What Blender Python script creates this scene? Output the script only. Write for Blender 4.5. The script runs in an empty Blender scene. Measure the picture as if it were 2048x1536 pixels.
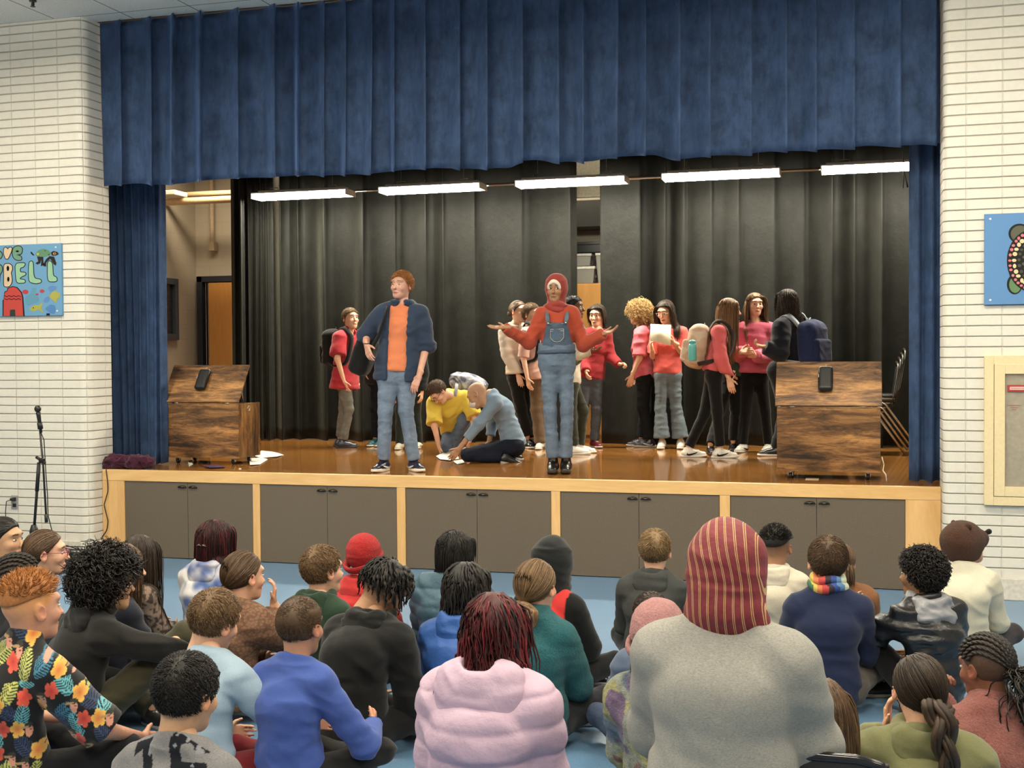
import bpy, bmesh, math, random
import numpy as np
from mathutils import Vector, Matrix
from mathutils.geometry import tessellate_polygon
SC = bpy.context.scene
COL = SC.collection
PI = math.pi
# ------------------------------------------------------------------ camera
FPX = 2407.0                      # focal length in pixels of a 2048 px wide frame
CX, CY = 1024.0, 768.0
_X = np.array([8504., -7., -2407.]); _X /= np.linalg.norm(_X)
_Y = np.array([681., -63., 2407.]); _Y -= _X * (_X @ _Y); _Y /= np.linalg.norm(_Y)
_Z = np.cross(_X, _Y)
if _Z[1] > 0: _Z = -_Z
RW = np.stack([_X, _Y, _Z])       # image axes (right, down, forward) -> world
CAM = np.array([0., -9.2735, 1.7567])
cam_d = bpy.data.cameras.new('camera'); cam = bpy.data.objects.new('camera', cam_d); COL.objects.link(cam)
cam_d.sensor_width = 36.0; cam_d.lens = FPX / 2048 * 36.0; cam_d.clip_start = 0.05; cam_d.clip_end = 100
_m = np.eye(4); _m[:3, 0] = RW[:, 0]; _m[:3, 1] = -RW[:, 1]; _m[:3, 2] = -RW[:, 2]; _m[:3, 3] = CAM
cam.matrix_world = Matrix(_m.tolist())
SC.camera = cam
# ------------------------------------------------------------------ world, lights, exposure
SC.view_settings.view_transform = 'Standard'; SC.view_settings.look = 'None'
SC.view_settings.gamma = 1.0; SC.view_settings.exposure = 0.42
SC.view_settings.use_curve_mapping = False
w = bpy.data.worlds.new('world'); SC.world = w; w.use_nodes = True
bg = w.node_tree.nodes['Background']; bg.inputs[0].default_value = (1.0, 0.92, 0.78, 1); bg.inputs[1].default_value = 0.46
def area(name, loc, sx, sy, power, color=(1, 0.91, 0.74), rot=(0, 0, 0)):
    d = bpy.data.lights.new(name, 'AREA'); d.shape = 'RECTANGLE'; d.size = sx; d.size_y = sy
    d.energy = power; d.color = color
    o = bpy.data.objects.new(name, d); o.location = loc; o.rotation_euler = rot; COL.objects.link(o)
    return o
for x in (-6.6, -3.3, 0.0, 2.8):
    for y in (-8.6, -5.4, -2.3):
        area('hall_pendant_light', (x, y, 4.42), 1.2, 0.6, 55 if x < 2 else 34)
        area('added_ceiling_uplight', (x, y, 4.44), 1.2, 0.6, 45, rot=(PI, 0, 0))  # upward fill added to brighten the ceiling, no known fixture
STAGE_LAMPS = [(-6.45, -5.20), (-4.92, -3.68), (-3.40, -2.19), (-1.86, -0.66), (-0.30, 0.92)]
for a, b in STAGE_LAMPS:
    area('stage_tube_light', ((a + b) / 2, 3.10, 3.515), b - a - .04, 0.2, 26, (1, 0.93, 0.76))
area('backstage_ceiling_light', (-7.6, 4.0, 4.30), 1.2, 0.3, 42, (1, 0.80, 0.55))
area('storage_ceiling_light', (-3.2, 4.7, 4.25), 1.0, 0.3, 16, (1, 0.90, 0.72))
# ------------------------------------------------------------------ maths helpers
def ray(px, py): return RW @ np.array([(px - CX) / FPX, (py - CY) / FPX, 1.0])
def at(px, py, d): return CAM + ray(px, py) * d            # point at forward distance d
def on_y(px, py, y): r = ray(px, py); return CAM + r * ((y - CAM[1]) / r[1])
def on_z(px, py, z): r = ray(px, py); return CAM + r * ((z - CAM[2]) / r[2])
def depth(p): return float((RW.T @ (np.array(p) - CAM))[2])
V = lambda *a: np.array(a, dtype=float)
def unit(v): v = np.asarray(v, float); return v / (np.linalg.norm(v) + 1e-12)
def lin(c):                                                # sRGB 0-255 -> linear
    c = np.array(c, float) / 255.0
    return np.where(c <= 0.04045, c / 12.92, ((c + 0.055) / 1.055) ** 2.4)
def _hash(ix, iy, iz, seed):
    h = (ix * 374761393 + iy * 668265263 + iz * 2147483647 + seed * 974634777) & 0x7fffffff
    h = (h ^ (h >> 13)) * 1274126177 & 0x7fffffff
    return ((h ^ (h >> 16)) & 0xffff) / 32767.5 - 1.0
def noise(p, seed=0):                                      # value noise, p (N,3)
    p = np.asarray(p, float); i = np.floor(p).astype(np.int64); t = p - i; t = t * t * (3 - 2 * t)
    r = 0
    for a in (0, 1):
        for b in (0, 1):
            for c in (0, 1):
                w_ = (t[:, 0] if a else 1 - t[:, 0]) * (t[:, 1] if b else 1 - t[:, 1]) * (t[:, 2] if c else 1 - t[:, 2])
                r = r + w_ * _hash(i[:, 0] + a, i[:, 1] + b, i[:, 2] + c, seed)
    return r
# ------------------------------------------------------------------ mesh output
def setp(o, label=None, cat=None, group=None, kind=None):
    if label: o['label'] = label
    if cat: o['category'] = cat
    if group: o['group'] = group
    if kind: o['kind'] = kind
    return o
def empty(name, loc, label=None, cat=None, group=None, rz=0):
    o = bpy.data.objects.new(name, None); o.empty_display_size = .1; COL.objects.link(o); o.location = [float(v) for v in loc]; o.rotation_euler = (0, 0, rz)
    return setp(o, label, cat, group)
def np_obj(name, verts, faces, mat, parent=None, col=None, smooth=True, origin=None, uv=None):
    """faces: list of (M,k) int arrays. col: (N,3) linear colours per vertex."""
    me = bpy.data.meshes.new(name)
    verts = np.asarray(verts, np.float32)
    faces = [np.asarray(f, np.int32) for f in faces if len(f)]
    n_l = sum(f.size for f in faces); n_p = sum(len(f) for f in faces)
    me.vertices.add(len(verts)); me.vertices.foreach_set('co', (verts - (0 if origin is None else np.asarray(origin, np.float32))).ravel())
    me.loops.add(n_l); me.polygons.add(n_p)
    me.loops.foreach_set('vertex_index', np.concatenate([f.ravel() for f in faces]))
    tot = np.concatenate([np.full(len(f), f.shape[1], np.int32) for f in faces])
    st = np.concatenate([[0], np.cumsum(tot)[:-1]]).astype(np.int32)
    me.polygons.foreach_set('loop_start', st)
    me.update(calc_edges=True)
    me.polygons.foreach_set('use_smooth', np.full(n_p, bool(smooth)))
    if col is not None:
        a = me.color_attributes.new('Col', 'FLOAT_COLOR', 'POINT')
        c = np.ones((len(verts), 4), np.float32); c[:, :3] = col
        a.data.foreach_set('color', c.ravel())
    if uv is not None:
        l = me.uv_layers.new(name='UVMap'); idx = np.concatenate([f.ravel() for f in faces])
        l.data.foreach_set('uv', np.asarray(uv, np.float32)[idx].ravel())
    me.validate()
    if mat: me.materials.append(mat)
    o = bpy.data.objects.new(name, me); COL.objects.link(o)
    if parent is not None: o.parent = parent
    if origin is not None and parent is None: o.location = [float(v) for v in origin]
    return o
class MB:
    """collects shapes into one mesh"""
    def __init__(s): s.v = []; s.f = []; s.c = []; s.n = 0
    def raw(s, v, f, col=None):
        v = np.asarray(v, float)
        s.v.append(v)
        for a in (f if isinstance(f, list) else [f]):
            if len(a): s.f.append(np.asarray(a) + s.n)
        s.c.append(np.tile(np.asarray(col if col is not None else (1, 1, 1), float), (len(v), 1)) if col is None or np.ndim(col) == 1 else np.asarray(col))
        s.n += len(v); return s
    def box(s, lo, hi, bev=0.0, col=None, rot=None, piv=None, seg=2):
        bm = bmesh.new(); bmesh.ops.create_cube(bm, size=1)
        lo = np.array(lo, float); hi = np.array(hi, float); c = (lo + hi) / 2; d = hi - lo
        for v in bm.verts: v.co = Vector((v.co.x * d[0], v.co.y * d[1], v.co.z * d[2]))
        if bev > 0: bmesh.ops.bevel(bm, geom=list(bm.edges), offset=bev, segments=seg, profile=0.6, affect='EDGES')
        s._bm(bm, c, rot, piv, col); return s
    def _bm(s, bm, c=(0, 0, 0), rot=None, piv=None, col=None):
        bm.verts.ensure_lookup_table()
        v = np.array([x.co[:] for x in bm.verts]) + np.array(c)
        if rot is not None:
            p = np.array(piv if piv is not None else c, float); v = (v - p) @ np.array(rot).T + p
        by = {}
        for f in bm.faces: by.setdefault(len(f.verts), []).append([q.index for q in f.verts])
        s.raw(v, [np.array(q) for q in by.values()], col); bm.free()
    def tube(s, path, r, n=8, col=None, caps=True, flat=None):
        P = np.asarray(path, float); K = len(P); r = np.broadcast_to(np.asarray(r, float), (K,))
        T = np.gradient(P, axis=0); T /= np.linalg.norm(T, axis=1)[:, None] + 1e-12
        u = np.cross(T[0], [0, 0, 1.]);
        if np.linalg.norm(u) < .1: u = np.cross(T[0], [1., 0, 0])
        u = unit(u); vs = []
        for k in range(K):
            u = unit(u - T[k] * (u @ T[k])); w_ = np.cross(T[k], u)
            a = np.linspace(0, 2 * PI, n, endpoint=False)
            fw = 1.0 if flat is None else flat
            vs.append(P[k] + r[k] * (np.cos(a)[:, None] * u + fw * np.sin(a)[:, None] * w_))
        v = np.concatenate(vs); i = np.arange(n); j = (i + 1) % n
        f = np.concatenate([np.stack([k * n + i, k * n + j, (k + 1) * n + j, (k + 1) * n + i], 1) for k in range(K - 1)])
        fs = [f]
        if caps: fs += [np.array([i[::-1]]), np.array([(K - 1) * n + i])]
        s.raw(v, fs, col); return s
    def cyl(s, a, b, r, n=16, col=None, r2=None): return s.tube([a, b], [r, r2 if r2 is not None else r], n, col)
    def lathe(s, prof, c, n=24, col=None, axis=2):
        prof = np.asarray(prof, float); a = np.linspace(0, 2 * PI, n, endpoint=False); vs = []
        for r, z in prof: vs.append(np.stack([r * np.cos(a), r * np.sin(a), np.full(n, z)], 1))
        v = np.concatenate(vs); i = np.arange(n); j = (i + 1) % n
        if axis == 1: v = v[:, [0, 2, 1]] * [1, 1, -1]
        if axis == 0: v = v[:, [2, 0, 1]]
        f = np.concatenate([np.stack([k * n + i, k * n + j, (k + 1) * n + j, (k + 1) * n + i], 1) for k in range(len(prof) - 1)])
        s.raw(v + np.array(c), [f, np.array([i[::-1]]), np.array([(len(prof) - 1) * n + i])], col); return s
    def poly(s, pts, org, ux, uy, thick=0.002, col=None):
        """flat prism from 2D outline; front side towards -normal"""
        pts = np.asarray(pts, float); ux = unit(ux); uy = unit(uy); nn = np.cross(ux, uy)
        a = np.asarray(org) + pts[:, :1] * ux + pts[:, 1:] * uy; b = a + nn * thick
        n = len(pts); i = np.arange(n); j = (i + 1) % n; A2 = float(np.sum(pts[:, 0] * np.roll(pts[:, 1], -1) - np.roll(pts[:, 0], -1) * pts[:, 1]))
        tri = np.array(tessellate_polygon([[Vector((float(p[0]), float(p[1]), 0)) for p in pts]]), int)
        e1 = pts[tri[:, 1]] - pts[tri[:, 0]]; e2 = pts[tri[:, 2]] - pts[tri[:, 0]]; ok = (e1[:, 0] * e2[:, 1] - e1[:, 1] * e2[:, 0]) < 0; tri[ok] = tri[ok][:, ::-1]
        side = np.stack([i, j, n + j, n + i], 1) if A2 > 0 else np.stack([j, i, n + i, n + j], 1)
        s.raw(np.concatenate([a, b]), [tri[:, ::-1], tri + n, side], col); return s
    def build(s, name, mat, parent=None, smooth=False, origin=None, usecol=True, uv=None):
        return np_obj(name, np.concatenate(s.v), s.f, mat, parent, np.concatenate(s.c) if usecol else None, smooth, origin, uv)
def Rz(a): c, s_ = math.cos(a), math.sin(a); return np.array([[c, -s_, 0], [s_, c, 0], [0, 0, 1.]])
def Rx(a): c, s_ = math.cos(a), math.sin(a); return np.array([[1., 0, 0], [0, c, -s_], [0, s_, c]])
def Ry(a): c, s_ = math.cos(a), math.sin(a); return np.array([[c, 0, s_], [0, 1., 0], [-s_, 0, c]])
# ------------------------------------------------------------------ materials
def nt(name):
    m = bpy.data.materials.new(name); m.use_nodes = True; t = m.node_tree; return m, t, t.nodes['Principled BSDF']
def N(t, typ, **kw):
    n = t.nodes.new(typ)
    for k, v in kw.items():
        if k.startswith('i_'): n.inputs[k[2:].replace('_', ' ')].default_value = v
        else: setattr(n, k, v)
    return n
def L(t, a, b): t.links.new(a, b)
def mixc(t, fac, a, b, mode='MIX'):
    n = t.nodes.new('ShaderNodeMix'); n.data_type = 'RGBA'; n.blend_type = mode
    for sock, val in ((n.inputs[0], fac), (n.inputs[6], a), (n.inputs[7], b)):
        if hasattr(val, 'is_linked') or hasattr(val, 'links'): L(t, val, sock)
        elif isinstance(val, (int, float)): sock.default_value = val
        else: sock.default_value = (*val[:3], 1)
    return n.outputs[2]
def ramp(t, fac, stops):
    r = t.nodes.new('ShaderNodeValToRGB'); L(t, fac, r.inputs[0]); e = r.color_ramp.elements
    while len(e) < len(stops): e.new(0.5)
    for q, (p, c) in zip(e, stops): q.position = p; q.color = (*c[:3], 1) if hasattr(c, '__len__') else (c, c, c, 1)
    return r.outputs[0]
def bump(t, bs, h, strength=.3, dist=.01):
    b = t.nodes.new('ShaderNodeBump'); b.inputs['Strength'].default_value = strength; b.inputs['Distance'].default_value = dist
    L(t, h, b.inputs['Height']); L(t, b.outputs[0], bs.inputs['Normal']); return b
def objco(t, scale=(1, 1, 1), src='Object'):
    c = t.nodes.new('ShaderNodeTexCoord'); m = t.nodes.new('ShaderNodeMapping'); m.inputs['Scale'].default_value = scale
    L(t, c.outputs[src], m.inputs[0]); return m.outputs[0]
def noise_tex(t, co, scale, detail=3, rough=.5, dist=0):
    n = N(t, 'ShaderNodeTexNoise'); n.inputs['Scale'].default_value = scale; n.inputs['Detail'].default_value = detail
    n.inputs['Roughness'].default_value = rough; n.inputs['Distortion'].default_value = dist; L(t, co, n.inputs['Vector']); return n.outputs['Fac']
def plain(name, rgb, rough=.6, metal=0., nscale=40, namp=.12, bstr=.1, spec=.4, coat=0):
    m, t, b = nt(name); c = np.array(rgb, float); co = objco(t)
    nf = noise_tex(t, co, nscale)
    L(t, ramp(t, nf, [(.3, c * (1 - namp)), (.7, np.minimum(c * (1 + namp), 1))]), b.inputs['Base Color'])
    b.inputs['Roughness'].default_value = rough; b.inputs['Metallic'].default_value = metal
    b.inputs['Specular IOR Level'].default_value = spec; b.inputs['Coat Weight'].default_value = coat
    if bstr: bump(t, b, nf, bstr, .003)
    return m
def vc_mat(name, rough=.85, spec=.25, kind='cloth', sheen=0., coat=0.):
    """colour comes from the mesh's own colour attribute; weave / grain by kind"""
    m, t, b = nt(name); a = N(t, 'ShaderNodeAttribute', attribute_name='Col'); co = objco(t)
    b.inputs['Roughness'].default_value = rough; b.inputs['Specular IOR Level'].default_value = spec
    b.inputs['Sheen Weight'].default_value = sheen; b.inputs['Coat Weight'].default_value = coat
    def var(nf, lo, hi): return mixc(t, 1.0, a.outputs['Color'], ramp(t, nf, [(.3, lo), (.7, hi)]), 'MULTIPLY')
    if kind == 'cloth':
        nf = noise_tex(t, co, 260, 2); nl = noise_tex(t, co, 14, 3)
        L(t, var(nf, .86, 1.0), b.inputs['Base Color']); bump(t, b, nl, .35, .012)
    elif kind == 'heather':
        nf = noise_tex(t, objco(t, (1, 1, 3)), 150, 3, .7); nl = noise_tex(t, co, 10, 3)
        L(t, var(nf, .62, 1.0), b.inputs['Base Color']); bump(t, b, nl, .3, .01)
    elif kind == 'denim':
        nf = noise_tex(t, objco(t, (1, 1, .12)), 300, 2, .6); nl = noise_tex(t, objco(t, (1, 1, 2.2)), 9, 4, .6)
        c1 = var(nf, .78, 1.0); L(t, mixc(t, 1.0, c1, ramp(t, nl, [(.35, .72), (.68, 1.0)]), 'MULTIPLY'), b.inputs['Base Color']); bump(t, b, nl, .5, .012)
    elif kind == 'fleece':
        nf = noise_tex(t, co, 120, 4, .75); L(t, var(nf, .6, 1.0), b.inputs['Base Color']); bump(t, b, nf, 1.0, .012)
    elif kind == 'knit':
        vo = N(t, 'ShaderNodeTexVoronoi'); vo.inputs['Scale'].default_value = 62; L(t, objco(t, (1, 1, 1.3)), vo.inputs['Vector'])
        L(t, var(vo.outputs['Distance'], 1.0, .6), b.inputs['Base Color']); bump(t, b, vo.outputs['Distance'], -1.0, .02)
    elif kind == 'shiny':
        nl = noise_tex(t, co, 16, 4, .6); L(t, a.outputs['Color'], b.inputs['Base Color']); bump(t, b, nl, .5, .012)
    elif kind == 'skin':
        nf = noise_tex(t, co, 60, 3); L(t, var(nf, .92, 1.0), b.inputs['Base Color'])
        b.inputs['Subsurface Weight'].default_value = .08; b.inputs['Subsurface Radius'].default_value = (.02, .008, .004)
    elif kind == 'hair':
        nf = noise_tex(t, co, 90, 3); L(t, var(nf, .75, 1.0), b.inputs['Base Color'])
    elif kind == 'none':
        L(t, a.outputs['Color'], b.inputs['Base Color'])
    return m
M = {}
M['cloth'] = vc_mat('cotton', .9, .2, 'cloth', .15)
M['heather'] = vc_mat('heathered_jersey', .95, .15, 'heather')
M['denim'] = vc_mat('denim', .9, .2, 'denim')
M['fleece'] = vc_mat('fleece', 1., .1, 'fleece', .12)
M['knit'] = vc_mat('knit', .95, .1, 'knit')
M['shiny'] = vc_mat('nylon', .34, .5, 'shiny')
M['puffy'] = vc_mat('quilted_nylon', .55, .35, 'shiny')
M['skin'] = vc_mat('skin', .5, .35, 'skin')
M['hair'] = vc_mat('hair', .5, .3, 'hair')
M['paint'] = vc_mat('paint', .6, .3, 'none')
M['gloss'] = vc_mat('smooth_plastic', .3, .5, 'none')
M['rubber'] = vc_mat('rubber', .7, .3, 'none')
def wood_mat(name, c1, c2, scale, stretch, rough, axis='x', coat=0., wav=2.0):
    m, t, b = nt(name); sc = {'x': (stretch, 1, 1), 'y': (1, stretch, 1), 'z': (1, 1, stretch)}[axis]
    co = objco(t, sc); n1 = noise_tex(t, co, scale, 6, .65, 1.2); n2 = noise_tex(t, co, scale * 7, 4, .6)
    c = mixc(t, .3, ramp(t, n1, [(.32, c1), (.68, c2)]), ramp(t, n2, [(.3, c1), (.7, c2)]))
    L(t, c, b.inputs['Base Color']); b.inputs['Roughness'].default_value = rough; b.inputs['Coat Weight'].default_value = coat
    bump(t, b, n2, .08, .003); return m
# ================================================================== room shell
DECK = 0.77
def brick_mat():
    m, t, b = nt('white_painted_brick')
    sp = N(t, 'ShaderNodeSeparateXYZ'); L(t, N(t, 'ShaderNodeTexCoord').outputs['UV'], sp.inputs[0]); co = objco(t)
    wob = noise_tex(t, co, 5, 3)
    def cells(sock, size, amp):
        a = N(t, 'ShaderNodeMath', operation='MULTIPLY_ADD'); L(t, wob, a.inputs[0]); a.inputs[1].default_value = amp; L(t, sock, a.inputs[2])
        d = N(t, 'ShaderNodeMath', operation='DIVIDE'); L(t, a.outputs[0], d.inputs[0]); d.inputs[1].default_value = size
        f = N(t, 'ShaderNodeMath', operation='FRACT'); L(t, d.outputs[0], f.inputs[0]); return f.outputs[0]
    fy = cells(sp.outputs[1], .0745, .004); fx = cells(sp.outputs[0], .24, .004)
    hy = ramp(t, fy, [(0, .0), (.045, .0), (.12, 1.), (.93, 1.), (1., .0)]); hx = ramp(t, fx, [(0, .35), (.012, .35), (.035, 1.), (.985, 1.), (1., .35)])
    n1 = noise_tex(t, co, 30, 4, .6); n2 = noise_tex(t, co, 1.5, 3)
    h = mixc(t, 1., hy, hx, 'MULTIPLY'); c = mixc(t, 1., ramp(t, fy, [(0, (.38, .345, .265)), (.05, (.38, .345, .265)), (.10, (.71, .68, .605)), (.96, (.71, .68, .605)), (1., (.38, .345, .265))]), ramp(t, n1, [(.3, .94), (.7, 1.)]), 'MULTIPLY')  # dark band per course: shadow of the horizontal joints put into the colour
    L(t, mixc(t, 1., c, ramp(t, n2, [(.3, .95), (.7, 1.)]), 'MULTIPLY'), b.inputs['Base Color']); b.inputs['Roughness'].default_value = .5; b.inputs['Specular IOR Level'].default_value = .35
    hh = mixc(t, .10, h, n1); bump(t, b, hh, .8, .010); return m
def block_mat():
    m, t, b = nt('grey_painted_block')
    br = N(t, 'ShaderNodeTexBrick'); L(t, N(t, 'ShaderNodeTexCoord').outputs['UV'], br.inputs['Vector'])
    br.inputs['Scale'].default_value = 1.0; br.inputs['Brick Width'].default_value = .4; br.inputs['Row Height'].default_value = .2
    br.inputs['Mortar Size'].default_value = .005; br.inputs['Mortar Smooth'].default_value = .3
    br.inputs['Color1'].default_value = (.46, .42, .34, 1); br.inputs['Color2'].default_value = (.44, .40, .325, 1); br.inputs['Mortar'].default_value = (.42, .385, .32, 1)
    L(t, br.outputs['Color'], b.inputs['Base Color']); b.inputs['Roughness'].default_value = .7
    inv = N(t, 'ShaderNodeMath', operation='SUBTRACT'); inv.inputs[0].default_value = 1.0; L(t, br.outputs['Fac'], inv.inputs[1]); bump(t, b, inv.outputs[0], .3, .006); return m
def floor_mat():
    m, t, b = nt('blue_speckled_vinyl'); co = objco(t)
    n1 = noise_tex(t, co, 260, 2, .8); n2 = noise_tex(t, co, 60, 3, .7); n3 = noise_tex(t, co, .8, 3)
    c = ramp(t, n1, [(.36, (.07, .155, .29)), (.5, (.11, .23, .385)), (.64, (.25, .37, .50))])
    c = mixc(t, 1., c, ramp(t, n2, [(.3, .84), (.7, 1.)]), 'MULTIPLY'); c = mixc(t, 1., c, ramp(t, n3, [(.3, .9), (.7, 1.)]), 'MULTIPLY')
    L(t, c, b.inputs['Base Color']); b.inputs['Roughness'].default_value = .30; b.inputs['Specular IOR Level'].default_value = .45; return m
def deck_mat():
    m, t, b = nt('polished_stage_wood'); co = objco(t, (.10, 1, 1)); c0 = objco(t)
    br = N(t, 'ShaderNodeTexBrick'); L(t, c0, br.inputs['Vector']); br.offset = .37
    br.inputs['Scale'].default_value = 1.; br.inputs['Brick Width'].default_value = 1.3; br.inputs['Row Height'].default_value = .057; br.inputs['Mortar Size'].default_value = .0012
    br.inputs['Color1'].default_value = (.33, .145, .032, 1); br.inputs['Color2'].default_value = (.25, .10, .022, 1); br.inputs['Mortar'].default_value = (.10, .035, .01, 1)
    n1 = noise_tex(t, co, 22, 5, .65, .6)
    L(t, mixc(t, 1., br.outputs['Color'], ramp(t, n1, [(.3, .72), (.7, 1.25)]), 'MULTIPLY'), b.inputs['Base Color'])
    b.inputs['Roughness'].default_value = .13; b.inputs['Specular IOR Level'].default_value = .5; b.inputs['Coat Weight'].default_value = .35; b.inputs['Coat Roughness'].default_value = .05
    bump(t, b, noise_tex(t, objco(t, (.3, 1, 1)), 6, 2), .05, .01); return m
def ceil_mat():
    m, t, b = nt('ceiling_tile'); c0 = objco(t)
    br = N(t, 'ShaderNodeTexBrick'); mp = N(t, 'ShaderNodeMapping'); L(t, c0, mp.inputs[0]); mp.inputs['Location'].default_value = (6.70, 0.18, 0); L(t, mp.outputs[0], br.inputs['Vector']); br.offset = 0
    br.inputs['Scale'].default_value = 1.; br.inputs['Brick Width'].default_value = .66; br.inputs['Row Height'].default_value = 1.22; br.inputs['Mortar Size'].default_value = .006
    br.inputs['Color1'].default_value = (.84, .81, .74, 1); br.inputs['Color2'].default_value = (.84, .81, .74, 1); br.inputs['Mortar'].default_value = (.20, .18, .16, 1)
    n1 = noise_tex(t, c0, 90, 3, .8); L(t, mixc(t, 1., br.outputs['Color'], ramp(t, n1, [(.35, .80), (.6, 1.)]), 'MULTIPLY'), b.inputs['Base Color'])
    b.inputs['Roughness'].default_value = .9; bump(t, b, n1, .4, .01); return m
def velvet(name, c, rough=.75, sheen=1.0, tint=(.3, .45, .9)):
    m, t, b = nt(name); co = objco(t, (1, 1, .35)); n1 = noise_tex(t, co, 26, 4, .6); n2 = noise_tex(t, objco(t), 5, 4, .65)
    c = np.array(c); cc = ramp(t, n1, [(.3, c * .8), (.7, c * 1.2)]); L(t, mixc(t, 1., cc, ramp(t, n2, [(.35, .72), (.65, 1.2)]), 'MULTIPLY'), b.inputs['Base Color'])
    b.inputs['Roughness'].default_value = rough; b.inputs['Specular IOR Level'].default_value = .15
    b.inputs['Sheen Weight'].default_value = sheen; b.inputs['Sheen Roughness'].default_value = .35; b.inputs['Sheen Tint'].default_value = (*tint, 1)
    bump(t, b, n2, .25, .03); return m
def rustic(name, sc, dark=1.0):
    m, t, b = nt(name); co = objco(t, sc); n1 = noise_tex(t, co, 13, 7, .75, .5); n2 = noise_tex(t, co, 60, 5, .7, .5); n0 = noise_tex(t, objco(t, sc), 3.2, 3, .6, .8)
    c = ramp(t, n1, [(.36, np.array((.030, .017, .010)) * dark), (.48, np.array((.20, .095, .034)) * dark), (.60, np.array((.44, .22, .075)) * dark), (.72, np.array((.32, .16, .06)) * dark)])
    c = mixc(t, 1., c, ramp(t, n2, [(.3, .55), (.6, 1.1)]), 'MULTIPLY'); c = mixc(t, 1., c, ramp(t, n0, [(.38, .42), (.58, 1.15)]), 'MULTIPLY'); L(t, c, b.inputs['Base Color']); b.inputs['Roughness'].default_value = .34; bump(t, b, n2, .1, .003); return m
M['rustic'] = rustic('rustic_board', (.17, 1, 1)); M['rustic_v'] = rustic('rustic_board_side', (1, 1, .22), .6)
M['brick'] = brick_mat(); M['block'] = block_mat(); M['floor'] = floor_mat(); M['deck'] = deck_mat(); M['ceil'] = ceil_mat()
M['maple'] = wood_mat('maple_trim', (.62, .36, .13), (.80, .53, .24), 7, .12, .35, 'x', .2)
M['maple_v'] = wood_mat('maple_post', (.60, .34, .12), (.78, .50, .22), 7, .12, .35, 'z', .2)
M['doorwood'] = wood_mat('oak_door', (.52, .24, .06), (.66, .34, .10), 5, .15, .4, 'z')
M['taupe'] = plain('taupe_panel', (.125, .098, .070), .55, 0, 90, .08, .05)
M['navy'] = velvet('navy_velvet', (.034, .062, .130), .7, .7, (.22, .38, .8))
M['black_drape'] = velvet('black_velour', (.0075, .0075, .006), .6, .20, (.8, .8, .65))
M['darkmetal'] = plain('dark_bronze', (.05, .045, .04), .35, .9, 60, .1, 0)
M['black'] = plain('black_plastic', (.012, .012, .012), .4)
M['steel'] = plain('steel', (.55, .52, .48), .25, 1., 60, .05, 0)
M['white_metal'] = plain('white_enamel', (.75, .73, .66), .35)
M['cream'] = plain('cream_enamel', (.72, .60, .36), .35, 0, 60, .04, .03)
M['dark'] = plain('dark_paint_and_shade', (.02, .022, .03), .5)
M['dim'] = plain('dark_ceiling', (.10, .075, .05), .9)
def emit(name, c, s):
    m, t, b = nt(name); b.inputs['Emission Color'].default_value = (*c, 1); b.inputs['Emission Strength'].default_value = s; b.inputs['Base Color'].default_value = (.8, .8, .75, 1); return m
M['tube'] = emit('lit_diffuser', (1, .94, .76), 66)
def ribbon_wall(name, path, z0, z1, mat, thick=None, nz=2):
    """vertical wall along a plan polyline (inner face), uv = (arc length, z)"""
    P = np.array(path, float); s = np.concatenate([[0], np.cumsum(np.linalg.norm(np.diff(P, axis=0), axis=1))])
    zs = np.linspace(z0, z1, nz); n = len(P); v = []; uv = []
    for z in zs:
        for k in range(n): v.append((P[k, 0], P[k, 1], z)); uv.append((s[k], z))
    f = [(r * n + k, r * n + k + 1, (r + 1) * n + k + 1, (r + 1) * n + k) for r in range(nz - 1) for k in range(n - 1)]
    o = np_obj(name, v, [np.array(f)], mat, smooth=False, uv=uv); o['kind'] = 'structure'; return o
# --- hall front wall, both sides of the stage, with bullnosed jambs
def arc(cx, cy, r, a0, a1, n=10): return [(cx + r * math.cos(a), cy + r * math.sin(a)) for a in np.linspace(a0, a1, n)]
YW = -.18; XL = -6.42; XR = .622
ribbon_wall('wall_left', [(-11.0, YW), (XL - .09, YW)] + arc(XL - .09, YW + .09, .09, -PI / 2, 0)[1:] + [(XL, .17), (-9.6, .17)], 0, 4.9, M['brick'])
ribbon_wall('wall_right', [(XR + 2.4, .17), (XR, .17)] + arc(XR + .05, YW + .05, .05, PI, 1.5 * PI) + [(5.5, YW)], 0, 5.6, M['brick'])
for nm, x0, x1 in (('baseboard_left', -11.0, XL - .10), ('baseboard_right', XR + .10, 5.5)):
    mb = MB(); mb.box((x0, YW - .014, 0), (x1, YW + .01, .155), .006)
    mb.build(nm, plain('baseboard_paint', (.60, .57, .50), .5)).__setitem__('kind', 'structure')
def slab(name, lo, hi, mat):
    mb = MB(); mb.box(lo, hi); o = mb.build(name, mat, usecol=False); o['kind'] = 'structure'; return o
slab('floor', (-14, -14, -.1), (8, .3, 0), M['floor'])
slab('ceiling', (-14, -14, 4.72), (8, .02, 4.82), M['ceil'])
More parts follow.
